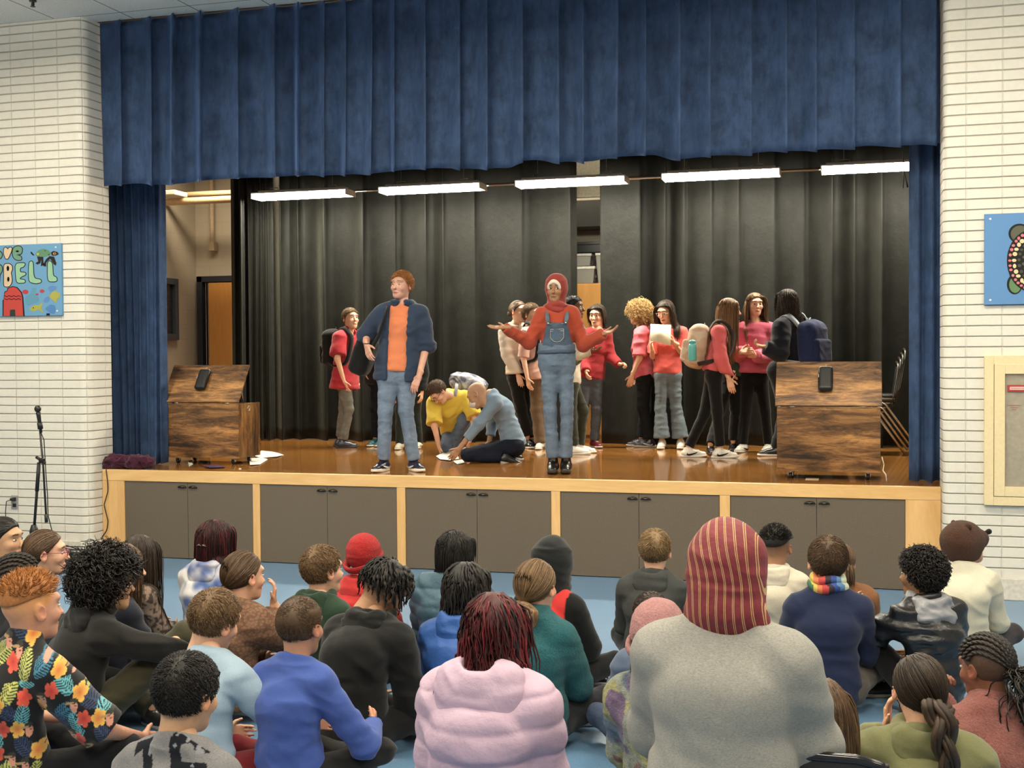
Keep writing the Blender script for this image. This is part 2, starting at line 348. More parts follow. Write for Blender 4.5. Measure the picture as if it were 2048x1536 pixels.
# --- stage
slab('floor_stage', (-9.0, .044, DECK - .025), (3.0, 5.6, DECK), M['deck'])
slab('ceiling_stage', (-9.0, .021, 4.722), (3.0, 5.7, 4.80), M['dim'])
ribbon_wall('wall_stage_left', [(-8.66, .42), (-8.66, 5.46)], DECK, 4.73, M['block'])
ribbon_wall('wall_stage_back', [(-8.66, 5.46), (3.0, 5.46)], DECK, 4.73, M['block'])
ribbon_wall('wall_stage_right', [(3.0, 5.46), (3.0, .42)], DECK, 4.73, M['block'])
mb = MB(); mb.box((XL + .003, .0, .672), (XR - .003, .045, DECK), .004)
mb.build('trim_1', M['maple'], smooth=False).__setitem__('kind', 'structure')
BAYS = [(-6.195, -5.57, -4.939), (-4.873, -4.251, -3.623), (-3.548, -2.931, -2.31), (-2.236, -1.607, -.981), (-.902, -.261, .373)]
posts = [(XL + .003, -6.195)] + [(BAYS[k][2], BAYS[k + 1][0]) for k in range(4)] + [(.373, XR - .003)]
for k, (a, b) in enumerate(posts):
    mb = MB(); mb.box((a, .002, 0), (b, .045, .672), .003); mb.build('trim_%d' % (k + 2), M['maple_v']).__setitem__('kind', 'structure')
def handle_mb(x, z, y=-.002):
    mb = MB()
    for k in range(9):                                   # shell shaped cup pull: fluted half dome
        a = PI * (k + .5) / 9; mb.tube([(x, y - .004, z), (x + .038 * math.cos(a), y - .010, z + .014 * math.sin(a) - .002)], [.004, .0065], 8)
    v = []; n = 14; m_ = 6
    for j in range(m_ + 1):
        for i in range(n + 1):
            a = PI * i / n; q = PI / 2 * j / m_
            v.append((x + .042 * math.cos(a) * math.sin(q), y - .022 * math.cos(q) * (.4 + .6 * math.sin(a)), z - .006 + .022 * math.sin(a) * math.sin(q)))
    f = [(j * (n + 1) + i, j * (n + 1) + i + 1, (j + 1) * (n + 1) + i + 1, (j + 1) * (n + 1) + i) for j in range(m_) for i in range(n)]
    mb.raw(v, [np.array(f)]); return mb
where = ['far left, nearest the microphone stand', 'second from the left', 'in the middle of the stage front', 'second from the right', 'far right, beside the wide maple end post']
for k, (a, m_, b) in enumerate(BAYS):
    t = empty('storage_cabinet', (m_, .3, 0), 'dark taupe double door cabinet under the stage, ' + where[k], 'cabinet', 'cabinets under the stage'); o0 = V(m_, .3, 0)
    mb = MB(); mb.box((a, .05, .0), (b, .9, .672)); bd = mb.build('body', M['dark'], t, origin=o0)
    for x0, x1, hx in ((a + .003, m_ - .0015, m_ - .05), (m_ + .0015, b - .003, m_ + .055)):
        mb = MB(); mb.box((x0, .010, .006), (x1, .034, .669), .002); d = mb.build('door', M['taupe'], t, origin=o0)
        handle_mb(hx, .628, .010).build('handle', M['darkmetal'], d, smooth=True, origin=o0)
# ================================================================== curtains
def curtain(name, x0, x1, z0, z1, y, pleat, amp, mat, label, cat='curtain', group=None, seed=1, sharp=.16, nx=None, hem=.01, flare=.0, ends=None, irr=.3, pw=1., thick=.004, side=1, cn=1., ov=.1):
    rnd = np.random.RandomState(seed); W = x1 - x0; n_p = max(2, int(round(W / pleat)))
    e = np.concatenate([[0], np.cumsum(1 + irr * (rnd.rand(n_p) - .5) * 2)]); e = e / e[-1]
    n = nx or int(n_p * 22); u = np.linspace(0, 1, n); k = np.clip(np.searchsorted(e, u, side='right') - 1, 0, n_p - 1); t = (u - e[k]) / (e[k + 1] - e[k])
    am = amp * (.6 + .8 * rnd.rand(n_p))[k]
    nz = 26; zz = np.linspace(0, 1, nz); v = []
    for q in zz:
        z = z0 + (z1 - z0) * q; gr = 1 + .35 * (1 - q)
        saw = np.where(t < 1 - sharp, t / (1 - sharp), 1 - (t - (1 - sharp)) / sharp)      # slow out, quick back
        saw = saw * saw * (3 - 2 * saw) * .5 + saw * .5
        saw = saw ** pw; dy = -am * gr * saw
        P = np.stack([u * W * 4.1 / max(pleat * 8, .1), np.full(n, q * 1.3), np.full(n, seed * 3.)], 1)
        P2 = np.stack([u * W / pleat * 2.3, np.full(n, q * 1.7), np.full(n, seed * 7.)], 1)
        dy = dy + cn * .35 * amp * noise(P, seed) + cn * .22 * amp * noise(P2, seed + 5) * (1.2 - q)
        over = np.where(t > 1 - sharp, -np.sin((t - (1 - sharp)) / sharp * PI) * pleat * ov * gr, 0)
        xx = x0 + u * W + over + flare * (u - .5) * (1 - q)
        zl = z - hem * (1 - q) ** 6 * (saw * 1.2 + noise(P * 2.2, seed + 9))
        v.append(np.stack([xx, y + dy, zl], 1))
    v = np.concatenate(v); ii = np.arange(n - 1); f = np.concatenate([np.stack([r * n + ii, r * n + ii + 1, (r + 1) * n + ii + 1, (r + 1) * n + ii], 1) for r in range(nz - 1)])
    c = v.mean(0); c[2] = v[:, 2].min()
    o = np_obj(name, v, [f], mat, smooth=True, origin=c); sm = o.modifiers.new('thick', 'SOLIDIFY'); sm.thickness = thick; sm.offset = 1
    return setp(o, label, cat, group)
val = curtain('valance', XL + .012, XR - .012, 3.285, 4.715, .07, .262, .095, M['navy'], 'wide pleated navy blue velvet valance across the top of the stage opening', seed=3, hem=.03, sharp=.09, irr=.35, cn=.75, ov=.22, pw=2.4)
curtain('side_curtain', -7.2, -6.115, DECK + .012, 4.3, .60, .075, .05, M['navy'], 'gathered navy blue velvet curtain at the left end of the stage', group='navy side curtains', seed=5, sharp=.4, cn=1.2)
curtain('side_curtain', .415, 1.15, DECK + .012, 4.3, .37, .085, .05, M['navy'], 'gathered navy blue velvet curtain at the right end of the stage', group='navy side curtains', seed=8, sharp=.35, cn=1.2)
curtain('backdrop_curtain', -6.68, -2.94, DECK + .012, 4.4, 3.80, .36, .12, M['black_drape'], 'wide black backdrop curtain left of the gap, behind the boy with red hair', group='black backdrop curtains', seed=11, sharp=.08, irr=.55, cn=1.0, ov=.16, pw=1.6)
curtain('backdrop_curtain', -7.06, -6.56, DECK + .02, 4.4, 3.62, .085, .05, M['black_drape'], 'narrow tightly gathered black curtain edge at the left of the backdrop', group='black backdrop curtains', seed=12, sharp=.35)
curtain('backdrop_curtain', -6.76, -6.60, DECK + .02, 4.4, 3.0, .12, .03, M['black_drape'], 'flat black masking curtain beside the open backstage doorway', group='black backdrop curtains', seed=13, sharp=.3)
curtain('backdrop_curtain', -2.67, 1.6, DECK + .012, 4.4, 3.80, .34, .12, M['black_drape'], 'wide black backdrop curtain right of the gap, behind the group in pink', group='black backdrop curtains', seed=15, sharp=.08, irr=.55, cn=1.0, ov=.16, pw=1.6)
# ================================================================== stage tube lights
for k, (pa, pb, py) in enumerate([(501, 692, 384), (756, 958, 379), (1029, 1250, 363), (1322, 1560, 350), (1641, 1862, 338)]):
    a = on_y(pa, py, 2.97)[0]; b = on_y(pb, py, 2.97)[0]; b = max(b, a + 1.16)
    loc = V((a + b) / 2, 3.10, 3.54)
    lab = ['leftmost of the five glowing tube lights over the stage', 'glowing tube light second from the left over the stage', 'glowing tube light above the person in the red headscarf, middle of five', 'glowing tube light second from the right over the stage', 'rightmost glowing tube light, partly behind the navy side curtain'][k]
    t = empty('tube_light', loc, lab, 'ceiling light', 'tube lights over the stage')
    mb = MB(); mb.box((a, 2.97, 3.585), (b, 3.23, 3.60), .003); mb.box((a + .05, 3.05, 3.60), (b - .05, 3.15, 3.63), .005); mb.build('housing', M['white_metal'], t, origin=loc)
    mb = MB(); pr = [(-.13, .05), (-.125, .02), (-.10, 0), (.10, 0), (.125, .02), (.13, .05)]
    v = [(x, 3.10 + p, 3.535 + q) for x in (a + .012, b - .012) for p, q in pr]
    mb.raw(v, [np.array([(i, i + 1, i + 7, i + 6) for i in range(5)] + [(5, 0, 6, 11)]), np.array([[5, 4, 3, 2, 1, 0], [6, 7, 8, 9, 10, 11]])]); mb.build('diffuser', M['tube'], t, origin=loc)
    for x in (a, b - .012):
        mb = MB(); mb.box((x, 2.965, 3.532), (x + .012, 3.235, 3.59), .003); mb.build('end_cap', M['white_metal'], t, origin=loc)
    for x in (a + .22, b - .22):
        mb = MB(); mb.tube([(x - .05, 3.10, 3.63), (x - .05, 3.10, 3.66), (x + .05, 3.10, 3.66), (x + .05, 3.10, 3.63)], .004, 6); mb.cyl((x, 3.10, 3.66), (x, 3.10, 4.722), .003, 6); mb.build('hanger', M['steel'], t, origin=loc)
mb = MB(); mb.cyl((-6.55, 3.26, 3.60), (1.2, 3.26, 3.60), .018, 12); setp(mb.build('batten_pipe', M['steel'], smooth=True, origin=V(-2.7, 3.26, 3.60)), 'thin metal pipe running behind the row of tube lights', 'pipe')
# black border drape piece + dangling cord near the right lamp
mb = MB(); rs = np.random.RandomState(4)
for k in range(14):
    x = .33 + .012 * k; z = 3.62 + .02 * rs.rand(); mb.tube([(x, .62, 3.95), (x + .01 * rs.randn(), .60, 3.75), (x + .01 * rs.randn(), .61, z - .05 * abs(math.sin(k)))], [.012, .014, .006], 6, (.01, .01, .015))
mb.tube([(.42, .61, 3.85), (.42, .61, 4.73)], .006, 6, (.01, .01, .015)); cb = mb.build('bundled_net', M['cloth'], smooth=True, origin=V(.4, .6, 3.6)); setp(cb, 'bundled dark netting hanging in front of the rightmost tube light', 'netting')
cb.modifiers.new('s', 'SUBSURF').levels = 1
p0 = on_y(1807, 335, .6); mb = MB(); mb.tube([V(p0[0], p0[1], 4.73), p0, p0 + V(.002, 0, -.10), p0 + V(-.004, 0, -.16)], .004, 6); mb.tube([p0 + V(0, 0, -.02), p0 + V(.02, 0, -.10), p0 + V(.03, 0, -.155)], [.003, .004, .008], 6)
setp(mb.build('loose_cord', M['black'], origin=p0), 'short black cord dangling in front of the rightmost tube light', 'cord')
# ================================================================== backstage seen left of the backdrop
fr = MB(); fr.box((-8.60, 5.36, DECK), (-8.52, 5.47, 2.86), .004); fr.box((-7.66, 5.36, DECK), (-7.58, 5.47, 2.86), .004); fr.box((-8.60, 5.36, 2.78), (-7.58, 5.47, 2.86), .004)
root = empty('door_1', (-8.1, 5.42, DECK)); root['kind'] = 'structure'; o0 = V(-8.1, 5.42, DECK)
fr.build('door_frame', plain('blue_black_paint', (.022, .027, .04), .4), root, origin=o0)
mb = MB(); mb.box((-8.40, 5.33, DECK + .01), (-7.66, 5.365, 2.765), .003); mb.build('door_leaf', M['doorwood'], root, origin=o0)
mb = MB(); mb.box((-8.518, 5.44, DECK), (-7.66, 5.455, 2.775)); mb.build('corridor_shade_sheet', M['dark'], root, origin=o0)  # near-black sheet stands in for the shade of the unlit corridor
mb = MB();
for x in (-8.49, -8.455): mb.box((x, 5.40, DECK), (x + .012, 5.44, 2.77), .002)
mb.build('door_stop', M['steel'], root, origin=o0)
root = empty('window_1', (-8.65, 4.6, 1.99)); root['kind'] = 'structure'; o0 = V(-8.65, 4.6, 1.99)
mb = MB(); mb.box((-8.66, 4.1, 1.99), (-8.60, 4.18, 2.80), .004); mb.box((-8.66, 4.83, 1.99), (-8.60, 4.91, 2.80), .004); mb.box((-8.66, 4.18, 2.72), (-8.60, 4.83, 2.80), .004); mb.box((-8.66, 4.18, 1.99), (-8.60, 4.83, 2.07), .004)
mb.build('window_frame', plain('slate_paint', (.05, .065, .09), .4), root, origin=o0)
mb = MB(); mb.box((-8.655, 4.18, 2.07), (-8.645, 4.83, 2.72)); mb.build('pane', plain('dark_glass', (.02, .025, .03), .08), root, origin=o0)
for k, (y, z, x0, x1, r) in enumerate([(4.6, 3.86, -8.66, -6.9, .035), (4.35, 3.74, -8.56, -6.9, .045)]):
    mb = MB(); mb.cyl((x0, y, z), (x1, y, z), r, 16)
    if k: mb.cyl((x0 - .03, y, z), (x0 + .03, y, z), r * 1.25, 16); mb.cyl((x0 - .1, y, z - .02), (x0, y, z), r * .7, 12)
    setp(mb.build('overhead_pipe', plain('tan_pipe_paint', (.60, .44, .27), .5), smooth=True, origin=V(-7.8, y, z)), ['upper of two tan painted pipes crossing the backstage ceiling', 'lower and thicker of two tan painted pipes crossing the backstage ceiling'][k], 'pipe', 'tan overhead pipes')
p = on_y(340, 387, 4.2); mb = MB(); mb.box((p[0] - .9, 4.1, p[2] - .03), (p[0] + .13, 4.4, p[2] + .03), .01)
setp(mb.build('backstage_light', M['white_metal'], origin=p), 'pale strip light housing above the tan pipes backstage', 'ceiling light')
mb = MB(); mb.cyl((-8.35, 5.36, 3.3), (-8.35, 5.36, 4.722), .03, 12); mb.box((-8.39, 5.33, 3.2), (-8.31, 5.44, 3.32), .006); setp(mb.build('wall_conduit', plain('tan_conduit', (.45, .36, .25), .6), origin=V(-8.35, 5.36, 3.2)), 'vertical tan conduit on the backstage wall above the door', 'conduit')
# ================================================================== storage behind the gap in the backdrop
root = empty('storage_cupboard', (-3.0, 4.55, DECK), 'tall orange wood cupboard seen through the gap in the black backdrop', 'cupboard'); o0 = V(-3.0, 4.55, DECK)
mb = MB(); mb.box((-3.45, 4.42, DECK), (-2.30, 4.9, 2.58), .004); mb.build('carcass', M['doorwood'], root, origin=o0)
mb = MB(); mb.box((-3.44, 4.40, DECK + .05), (-2.31, 4.42, 2.57), .004); mb.build('door', M['doorwood'], root, origin=o0)
def clear_mat():
    m, t, b = nt('clear_bin_plastic'); b.inputs['Base Color'].default_value = (.62, .60, .55, 1); b.inputs['Roughness'].default_value = .2; b.inputs['Transmission Weight'].default_value = .55; return m
M['clear'] = clear_mat()
def tote(x0, x1, z0, z1, label, lidc, content, seed):
    root = empty('storage_bin', ((x0 + x1) / 2, 4.6, z0), label, 'storage bin', 'clear bins on the cupboard'); o0 = V((x0 + x1) / 2, 4.6, z0)
    a, b, y0, y1 = x0, x1, 4.44, 4.84; s = .02; zt = z1 - .03
    v = [(a + s, y0 + s, z0), (b - s, y0 + s, z0), (b - s, y1 - s, z0), (a + s, y1 - s, z0), (a, y0, zt), (b, y0, zt), (b, y1, zt), (a, y1, zt)]
    mb = MB(); mb.raw(v, [np.array([(0, 3, 2, 1), (0, 1, 5, 4), (1, 2, 6, 5), (2, 3, 7, 6), (3, 0, 4, 7)])]); mb.build('tub', M['clear'], root, origin=o0)
    mb = MB(); mb.box((a - .01, y0 - .01, zt), (b + .01, y1 + .01, z1), .008); mb.build('lid', plain('bin_lid', lidc, .4), root, origin=o0)
    rs = np.random.RandomState(seed); mb = MB()
    for k in range(14):
        c = V(a + .05 + rs.rand() * (b - a - .12), y0 + .05 + rs.rand() * .1, z0 + .02 + rs.rand() * (zt - z0 - .10)); mb.box(c, c + rs.rand(3) * .07 + .03, .006, content[k % len(content)], rot=Rz(rs.rand()))
    mb.build('contents', M['paint'], root, origin=o0)
cl = [(.6, .12, .08), (.65, .63, .58), (.1, .1, .2), (.05, .05, .06), (.35, .33, .30), (.7, .68, .62)]
tote(-3.35, -2.88, 2.585, 2.78, 'clear plastic bin of craft things directly on the wood cupboard', (.72, .70, .62), cl, 1)
tote(-3.30, -2.92, 2.79, 2.93, 'smaller clear bin stacked on the lower bin behind the gap', (.45, .43, .42), [cl[2], cl[4], cl[1]], 2)
tote(-2.86, -2.42, 2.585, 2.93, 'taller clear bin at the right edge of the backdrop gap', (.5, .48, .44), [cl[5], cl[1], cl[3]], 3)
mb = MB(); mb.box((-3.30, 4.43, 2.94), (-2.55, 4.84, 3.05), .006); mb.box((-3.31, 4.42, 3.03), (-2.54, 4.85, 3.065), .004); setp(mb.build('flat_box', M['black'], origin=V(-2.9, 4.6, 2.94)), 'flat black box on top of the stacked bins behind the gap', 'box')
mb = MB(); mb.box((-3.6, 5.0, 3.30), (-2.2, 5.458, 3.62), .004); setp(mb.build('duct', plain('dark_duct', (.05, .05, .045), .6), origin=V(-2.9, 5.2, 3.30)), 'dark duct high on the storage wall behind the gap', 'duct')
mb = MB(); mb.box((-3.6, 4.6, 3.60), (-2.2, 4.66, 4.2), .004); setp(mb.build('ceiling_panel', plain('cream_panel', (.75, .68, .50), .6), origin=V(-2.9, 4.6, 3.60)), 'bright cream panel at the top of the backdrop gap', 'panel')
# ceiling sprinkler
mb = MB(); c = V(-6.52, -.70, 4.72); mb.cyl(c, c + V(0, 0, -.012), .03, 16); mb.cyl(c + V(0, 0, -.01), c + V(0, 0, -.05), .008, 8); mb.cyl(c + V(0, 0, -.05), c + V(0, 0, -.054), .02, 12)
mb.tube([c + V(-.012, 0, -.02), c + V(-.014, 0, -.04), c + V(0, 0, -.05)], .003, 6); mb.tube([c + V(.012, 0, -.02), c + V(.014, 0, -.04), c + V(0, 0, -.05)], .003, 6)
setp(mb.build('ceiling_sprinkler', M['darkmetal'], origin=c), 'small dark sprinkler head on the pale ceiling', 'sprinkler')
# ================================================================== implicit-surface modeller (smooth unions, surface nets)
def smin(a, b, k):
    h = np.maximum(k - np.abs(a - b), 0) / k
    return np.minimum(a, b) - h * h * k * .25
class Sdf:
    def __init__(s): s.p = []
    def cap(s, a, b, ra, rb=None, k=.02, side=None, ks=1., cut=False, op=0, cuta=False):
        a = np.array(a, float); b = np.array(b, float); s.p.append(('c', a, b, ra, ra if rb is None else rb, k, None if side is None else unit(side), ks, cut, op, cuta)); return s
    def ell(s, c, r, R=None, k=.02, op=0):
        s.p.append(('e', np.array(c, float), np.array(r, float) * np.ones(3), np.eye(3) if R is None else np.array(R), k, op)); return s
    def box(s, c, half, R=None, rad=.02, k=.01, op=0):
        s.p.append(('b', np.array(c, float), np.array(half, float), np.eye(3) if R is None else np.array(R), rad, k, op)); return s
    def plane(s, p, n, k=.005):                       # keep the side opposite to n
        s.p.append(('p', np.array(p, float), unit(n), k)); return s
    def bb(s, q):
        if q[0] == 'c': R = max(q[3], q[4]) * max(q[7], 1); return np.minimum(q[1], q[2]) - R, np.maximum(q[1], q[2]) + R
        if q[0] == 'e': e = np.abs(q[3]) @ q[2]; return q[1] - e, q[1] + e
        if q[0] == 'b': e = np.abs(q[3]) @ q[2] + .002; return q[1] - e, q[1] + e
    @staticmethod
    def dist(q, P):
        if q[0] == 'c':
            _, a, b, ra, rb, k, sd, ks, cut, op, cuta = q; ab = b - a; L2 = ab @ ab + 1e-12
            pa = P - a; t = np.clip((pa @ ab) / L2, 0, 1); q_ = pa - t[..., None] * ab
            if sd is not None: q_ = q_ - (q_ @ sd)[..., None] * sd * (1 - 1 / ks)
            d = np.sqrt((q_ * q_).sum(-1)) - (ra + (rb - ra) * t)
            if cut: d = np.maximum(d, ((P - b) @ ab) / math.sqrt(L2))
            if cuta: d = np.maximum(d, ((a - P) @ ab) / math.sqrt(L2))
            return d
        if q[0] == 'e':
            l = (P - q[1]) @ q[3]; k0 = np.sqrt(((l / q[2]) ** 2).sum(-1)); k1 = np.sqrt(((l / q[2] ** 2) ** 2).sum(-1)) + 1e-9
            return k0 * (k0 - 1) / k1
        if q[0] == 'b':
            l = np.abs((P - q[1]) @ q[3]) - q[2] + q[4]; return np.sqrt((np.maximum(l, 0) ** 2).sum(-1)) + np.minimum(l.max(-1), 0) - q[4]
        if q[0] == 'p': return (P - q[1]) @ q[2]
    def at(s, P):
        F = np.full(P.shape[:-1], 1.0)
        for q in s.p:
            d = s.dist(q, P)
            if q[0] == 'p': F = np.maximum(F, d)
            elif (q[9] if q[0] == 'c' else q[-1]) == 1: F = -smin(-F, d, q[5] if q[0] == 'c' else q[-2])
            else: F = smin(F, d, q[5] if q[0] == 'c' else q[-2])
        return F
    def mesh(s, h):
        bbs = [s.bb(q) for q in s.p if q[0] != 'p' and (q[9] if q[0] == 'c' else q[-1]) == 0]
        lo = np.min([b[0] for b in bbs], 0) - 2.5 * h; hi = np.max([b[1] for b in bbs], 0) + 2.5 * h
        n = np.ceil((hi - lo) / h).astype(int) + 1; F = np.full(n, .2, np.float32)
        ax = [lo[i] + h * np.arange(n[i]) for i in range(3)]
        for q in s.p:
            if q[0] == 'p':
                P = np.stack(np.meshgrid(*ax, indexing='ij'), -1); d = s.dist(q, P).astype(np.float32); F = -smin(-F, -d, q[3]); continue
            k = q[5] if q[0] == 'c' else q[-2]; op = q[9] if q[0] == 'c' else q[-1]
            b0, b1 = s.bb(q); pad = k + 2 * h
            i0 = np.clip(np.floor((b0 - pad - lo) / h).astype(int), 0, n - 1); i1 = np.clip(np.ceil((b1 + pad - lo) / h).astype(int) + 1, 1, n)
            P = np.stack(np.meshgrid(*[ax[i][i0[i]:i1[i]] for i in range(3)], indexing='ij'), -1)
            d = s.dist(q, P).astype(np.float32); sl = tuple(slice(i0[i], i1[i]) for i in range(3))
            F[sl] = -smin(-F[sl], d, k) if op else smin(F[sl], d, k)
        return nets(F, lo, h)
CORN = np.array([(i, j, k) for i in (0, 1) for j in (0, 1) for k in (0, 1)])
EDG = [(a, b) for a in range(8) for b in range(a + 1, 8) if np.abs(CORN[a] - CORN[b]).sum() == 1]
def nets(F, lo, h):
    F[0] = F[-1] = .1; F[:, 0] = F[:, -1] = .1; F[:, :, 0] = F[:, :, -1] = .1
    I = F < 0; n = F.shape
    cnt = sum(I[c[0]:n[0] - 1 + c[0], c[1]:n[1] - 1 + c[1], c[2]:n[2] - 1 + c[2]].astype(np.int8) for c in CORN)
    ci = np.argwhere((cnt > 0) & (cnt < 8))
    if not len(ci): return np.zeros((0, 3)), np.zeros((0, 4), int)
    vals = np.stack([F[tuple((ci + c).T)] for c in CORN], 1)
    acc = np.zeros((len(ci), 3)); w_ = np.zeros(len(ci))
    for a, b in EDG:
        va, vb = vals[:, a], vals[:, b]; m = (va < 0) != (vb < 0); t = np.where(m, va / np.where(m, va - vb, 1), 0)
        acc += m[:, None] * (CORN[a] + t[:, None] * (CORN[b] - CORN[a])); w_ += m
    v = lo + h * (ci + acc / w_[:, None])
    idx = -np.ones([k - 1 for k in n], np.int64); idx[tuple(ci.T)] = np.arange(len(ci)); fs = []
    for ax in range(3):
        o = [np.array(e) for e in ([0, 0, 0], [0, 0, 0])]; sl0 = [slice(1, k - 1) for k in n]; sl1 = list(sl0)
        sl0[ax] = slice(0, n[ax] - 1); sl1[ax] = slice(1, n[ax]); A = I[tuple(sl0)]; B = I[tuple(sl1)]
        for flip, mask in ((0, A & ~B), (1, ~A & B)):
            e = np.argwhere(mask)
            if not len(e): continue
            off = np.ones(3, int); off[ax] = 0; e = e + off
            u, w2 = [(1, 2), (2, 0), (0, 1)][ax]; eu = np.eye(3, dtype=int)[u]; ew = np.eye(3, dtype=int)[w2]
            q = [idx[tuple((e - d).T)] for d in (eu * 0, eu, eu + ew, ew)]
            f = np.stack(q if not flip else q[::-1], 1); fs.append(f[(f >= 0).all(1)])
    return v, np.concatenate(fs)
def vnormals(v, f):
    a = v[f[:, 2]] - v[f[:, 0]]; b = v[f[:, 3]] - v[f[:, 1]]; fn = np.cross(a, b); n = np.zeros_like(v)
    for k in range(4):
        for c in range(3): n[:, c] += np.bincount(f[:, k], fn[:, c], len(v))
    return n / (np.linalg.norm(n, axis=1)[:, None] + 1e-12)
def fold(v, f, amp, Rb, org, seed=0, sc=1., quilt=0., ys=1.):
    """push cloth in and out along its normal: creases, or quilted rows"""
    n = vnormals(v, f); l = (v - org) @ Rb
    q = l * np.array([5., 5., 13. * ys]) / sc; q = q + .6 * noise(q * .6 + 7, seed)[:, None]
    q2 = (l @ Ry(.7)) * np.array([6., 5., 17.]) / sc; d = (.75 - 2 * np.abs(noise(q, seed))) * .55 + (.6 - 1.7 * np.abs(noise(q2, seed + 2))) * .45 + .30 * noise(q * 2.1, seed + 3) + .3 * noise(q * .5, seed + 6)
    d = d * amp
    if quilt: d = d + quilt * (np.abs(np.sin((l[:, 2] + .01 * noise(l * 9, seed)) * PI / .085)) ** .5 - .6)
    return v + n * d[:, None]
# ================================================================== hair strands
def tubes(P, r, cols, ns=3):
    """P (N,K,3) strand points, r (N,K) radii, cols (N,3)"""
    N_, K, _ = P.shape; T = np.gradient(P, axis=1); T /= np.linalg.norm(T, axis=2)[..., None] + 1e-9
    ref = np.where(np.abs(T[..., 2:3]) < .9, [[[0, 0, 1.]]], [[[1., 0, 0]]]); U = np.cross(T, ref); U /= np.linalg.norm(U, axis=2)[..., None] + 1e-9; W = np.cross(T, U)
    a = np.arange(ns) * 2 * PI / ns
    v = P[:, :, None] + r[:, :, None, None] * (np.cos(a)[None, None, :, None] * U[:, :, None] + np.sin(a)[None, None, :, None] * W[:, :, None])
    v = v.reshape(-1, 3); i = np.arange(ns); j = (i + 1) % ns; base = (np.arange(N_) * K * ns)[:, None, None] + (np.arange(K - 1) * ns)[None, :, None]
    f = np.stack([base + i, base + j, base + ns + j, base + ns + i], -1).reshape(-1, 4)
    c = np.repeat(cols, K * ns, 0); return v, f, c
CR_C = V(0, -.012, .030); CR_R = V(.077, .095, .088)             # cranium, head-local metres
def push_out(P, c, r, marg):
    q = (P - c) / (r + marg); d = np.linalg.norm(q, axis=-1, keepdims=True); return np.where(d < 1, c + (P - c) / np.maximum(d, 1e-6), P)
def scalp_roots(rs, n, front=.075, nape=-.055, low=None):
    out = []
    while sum(map(len, out)) < n:
        d = rs.randn(n * 3, 3); d /= np.linalg.norm(d, axis=1)[:, None]; p = CR_C + CR_R * d
        keep = hairline(p, front, nape); out.append(p[keep])
    return np.concatenate(out)[:n]
def hairline(p, front=.075, nape=-.055):
    # plane from the forehead hairline down to behind the ear
    n = unit(V(0, -.115, .090)); ok = ((p - V(0, .070, front + .012)) @ n) > -.004; return ok & (p[:, 2] > nape)
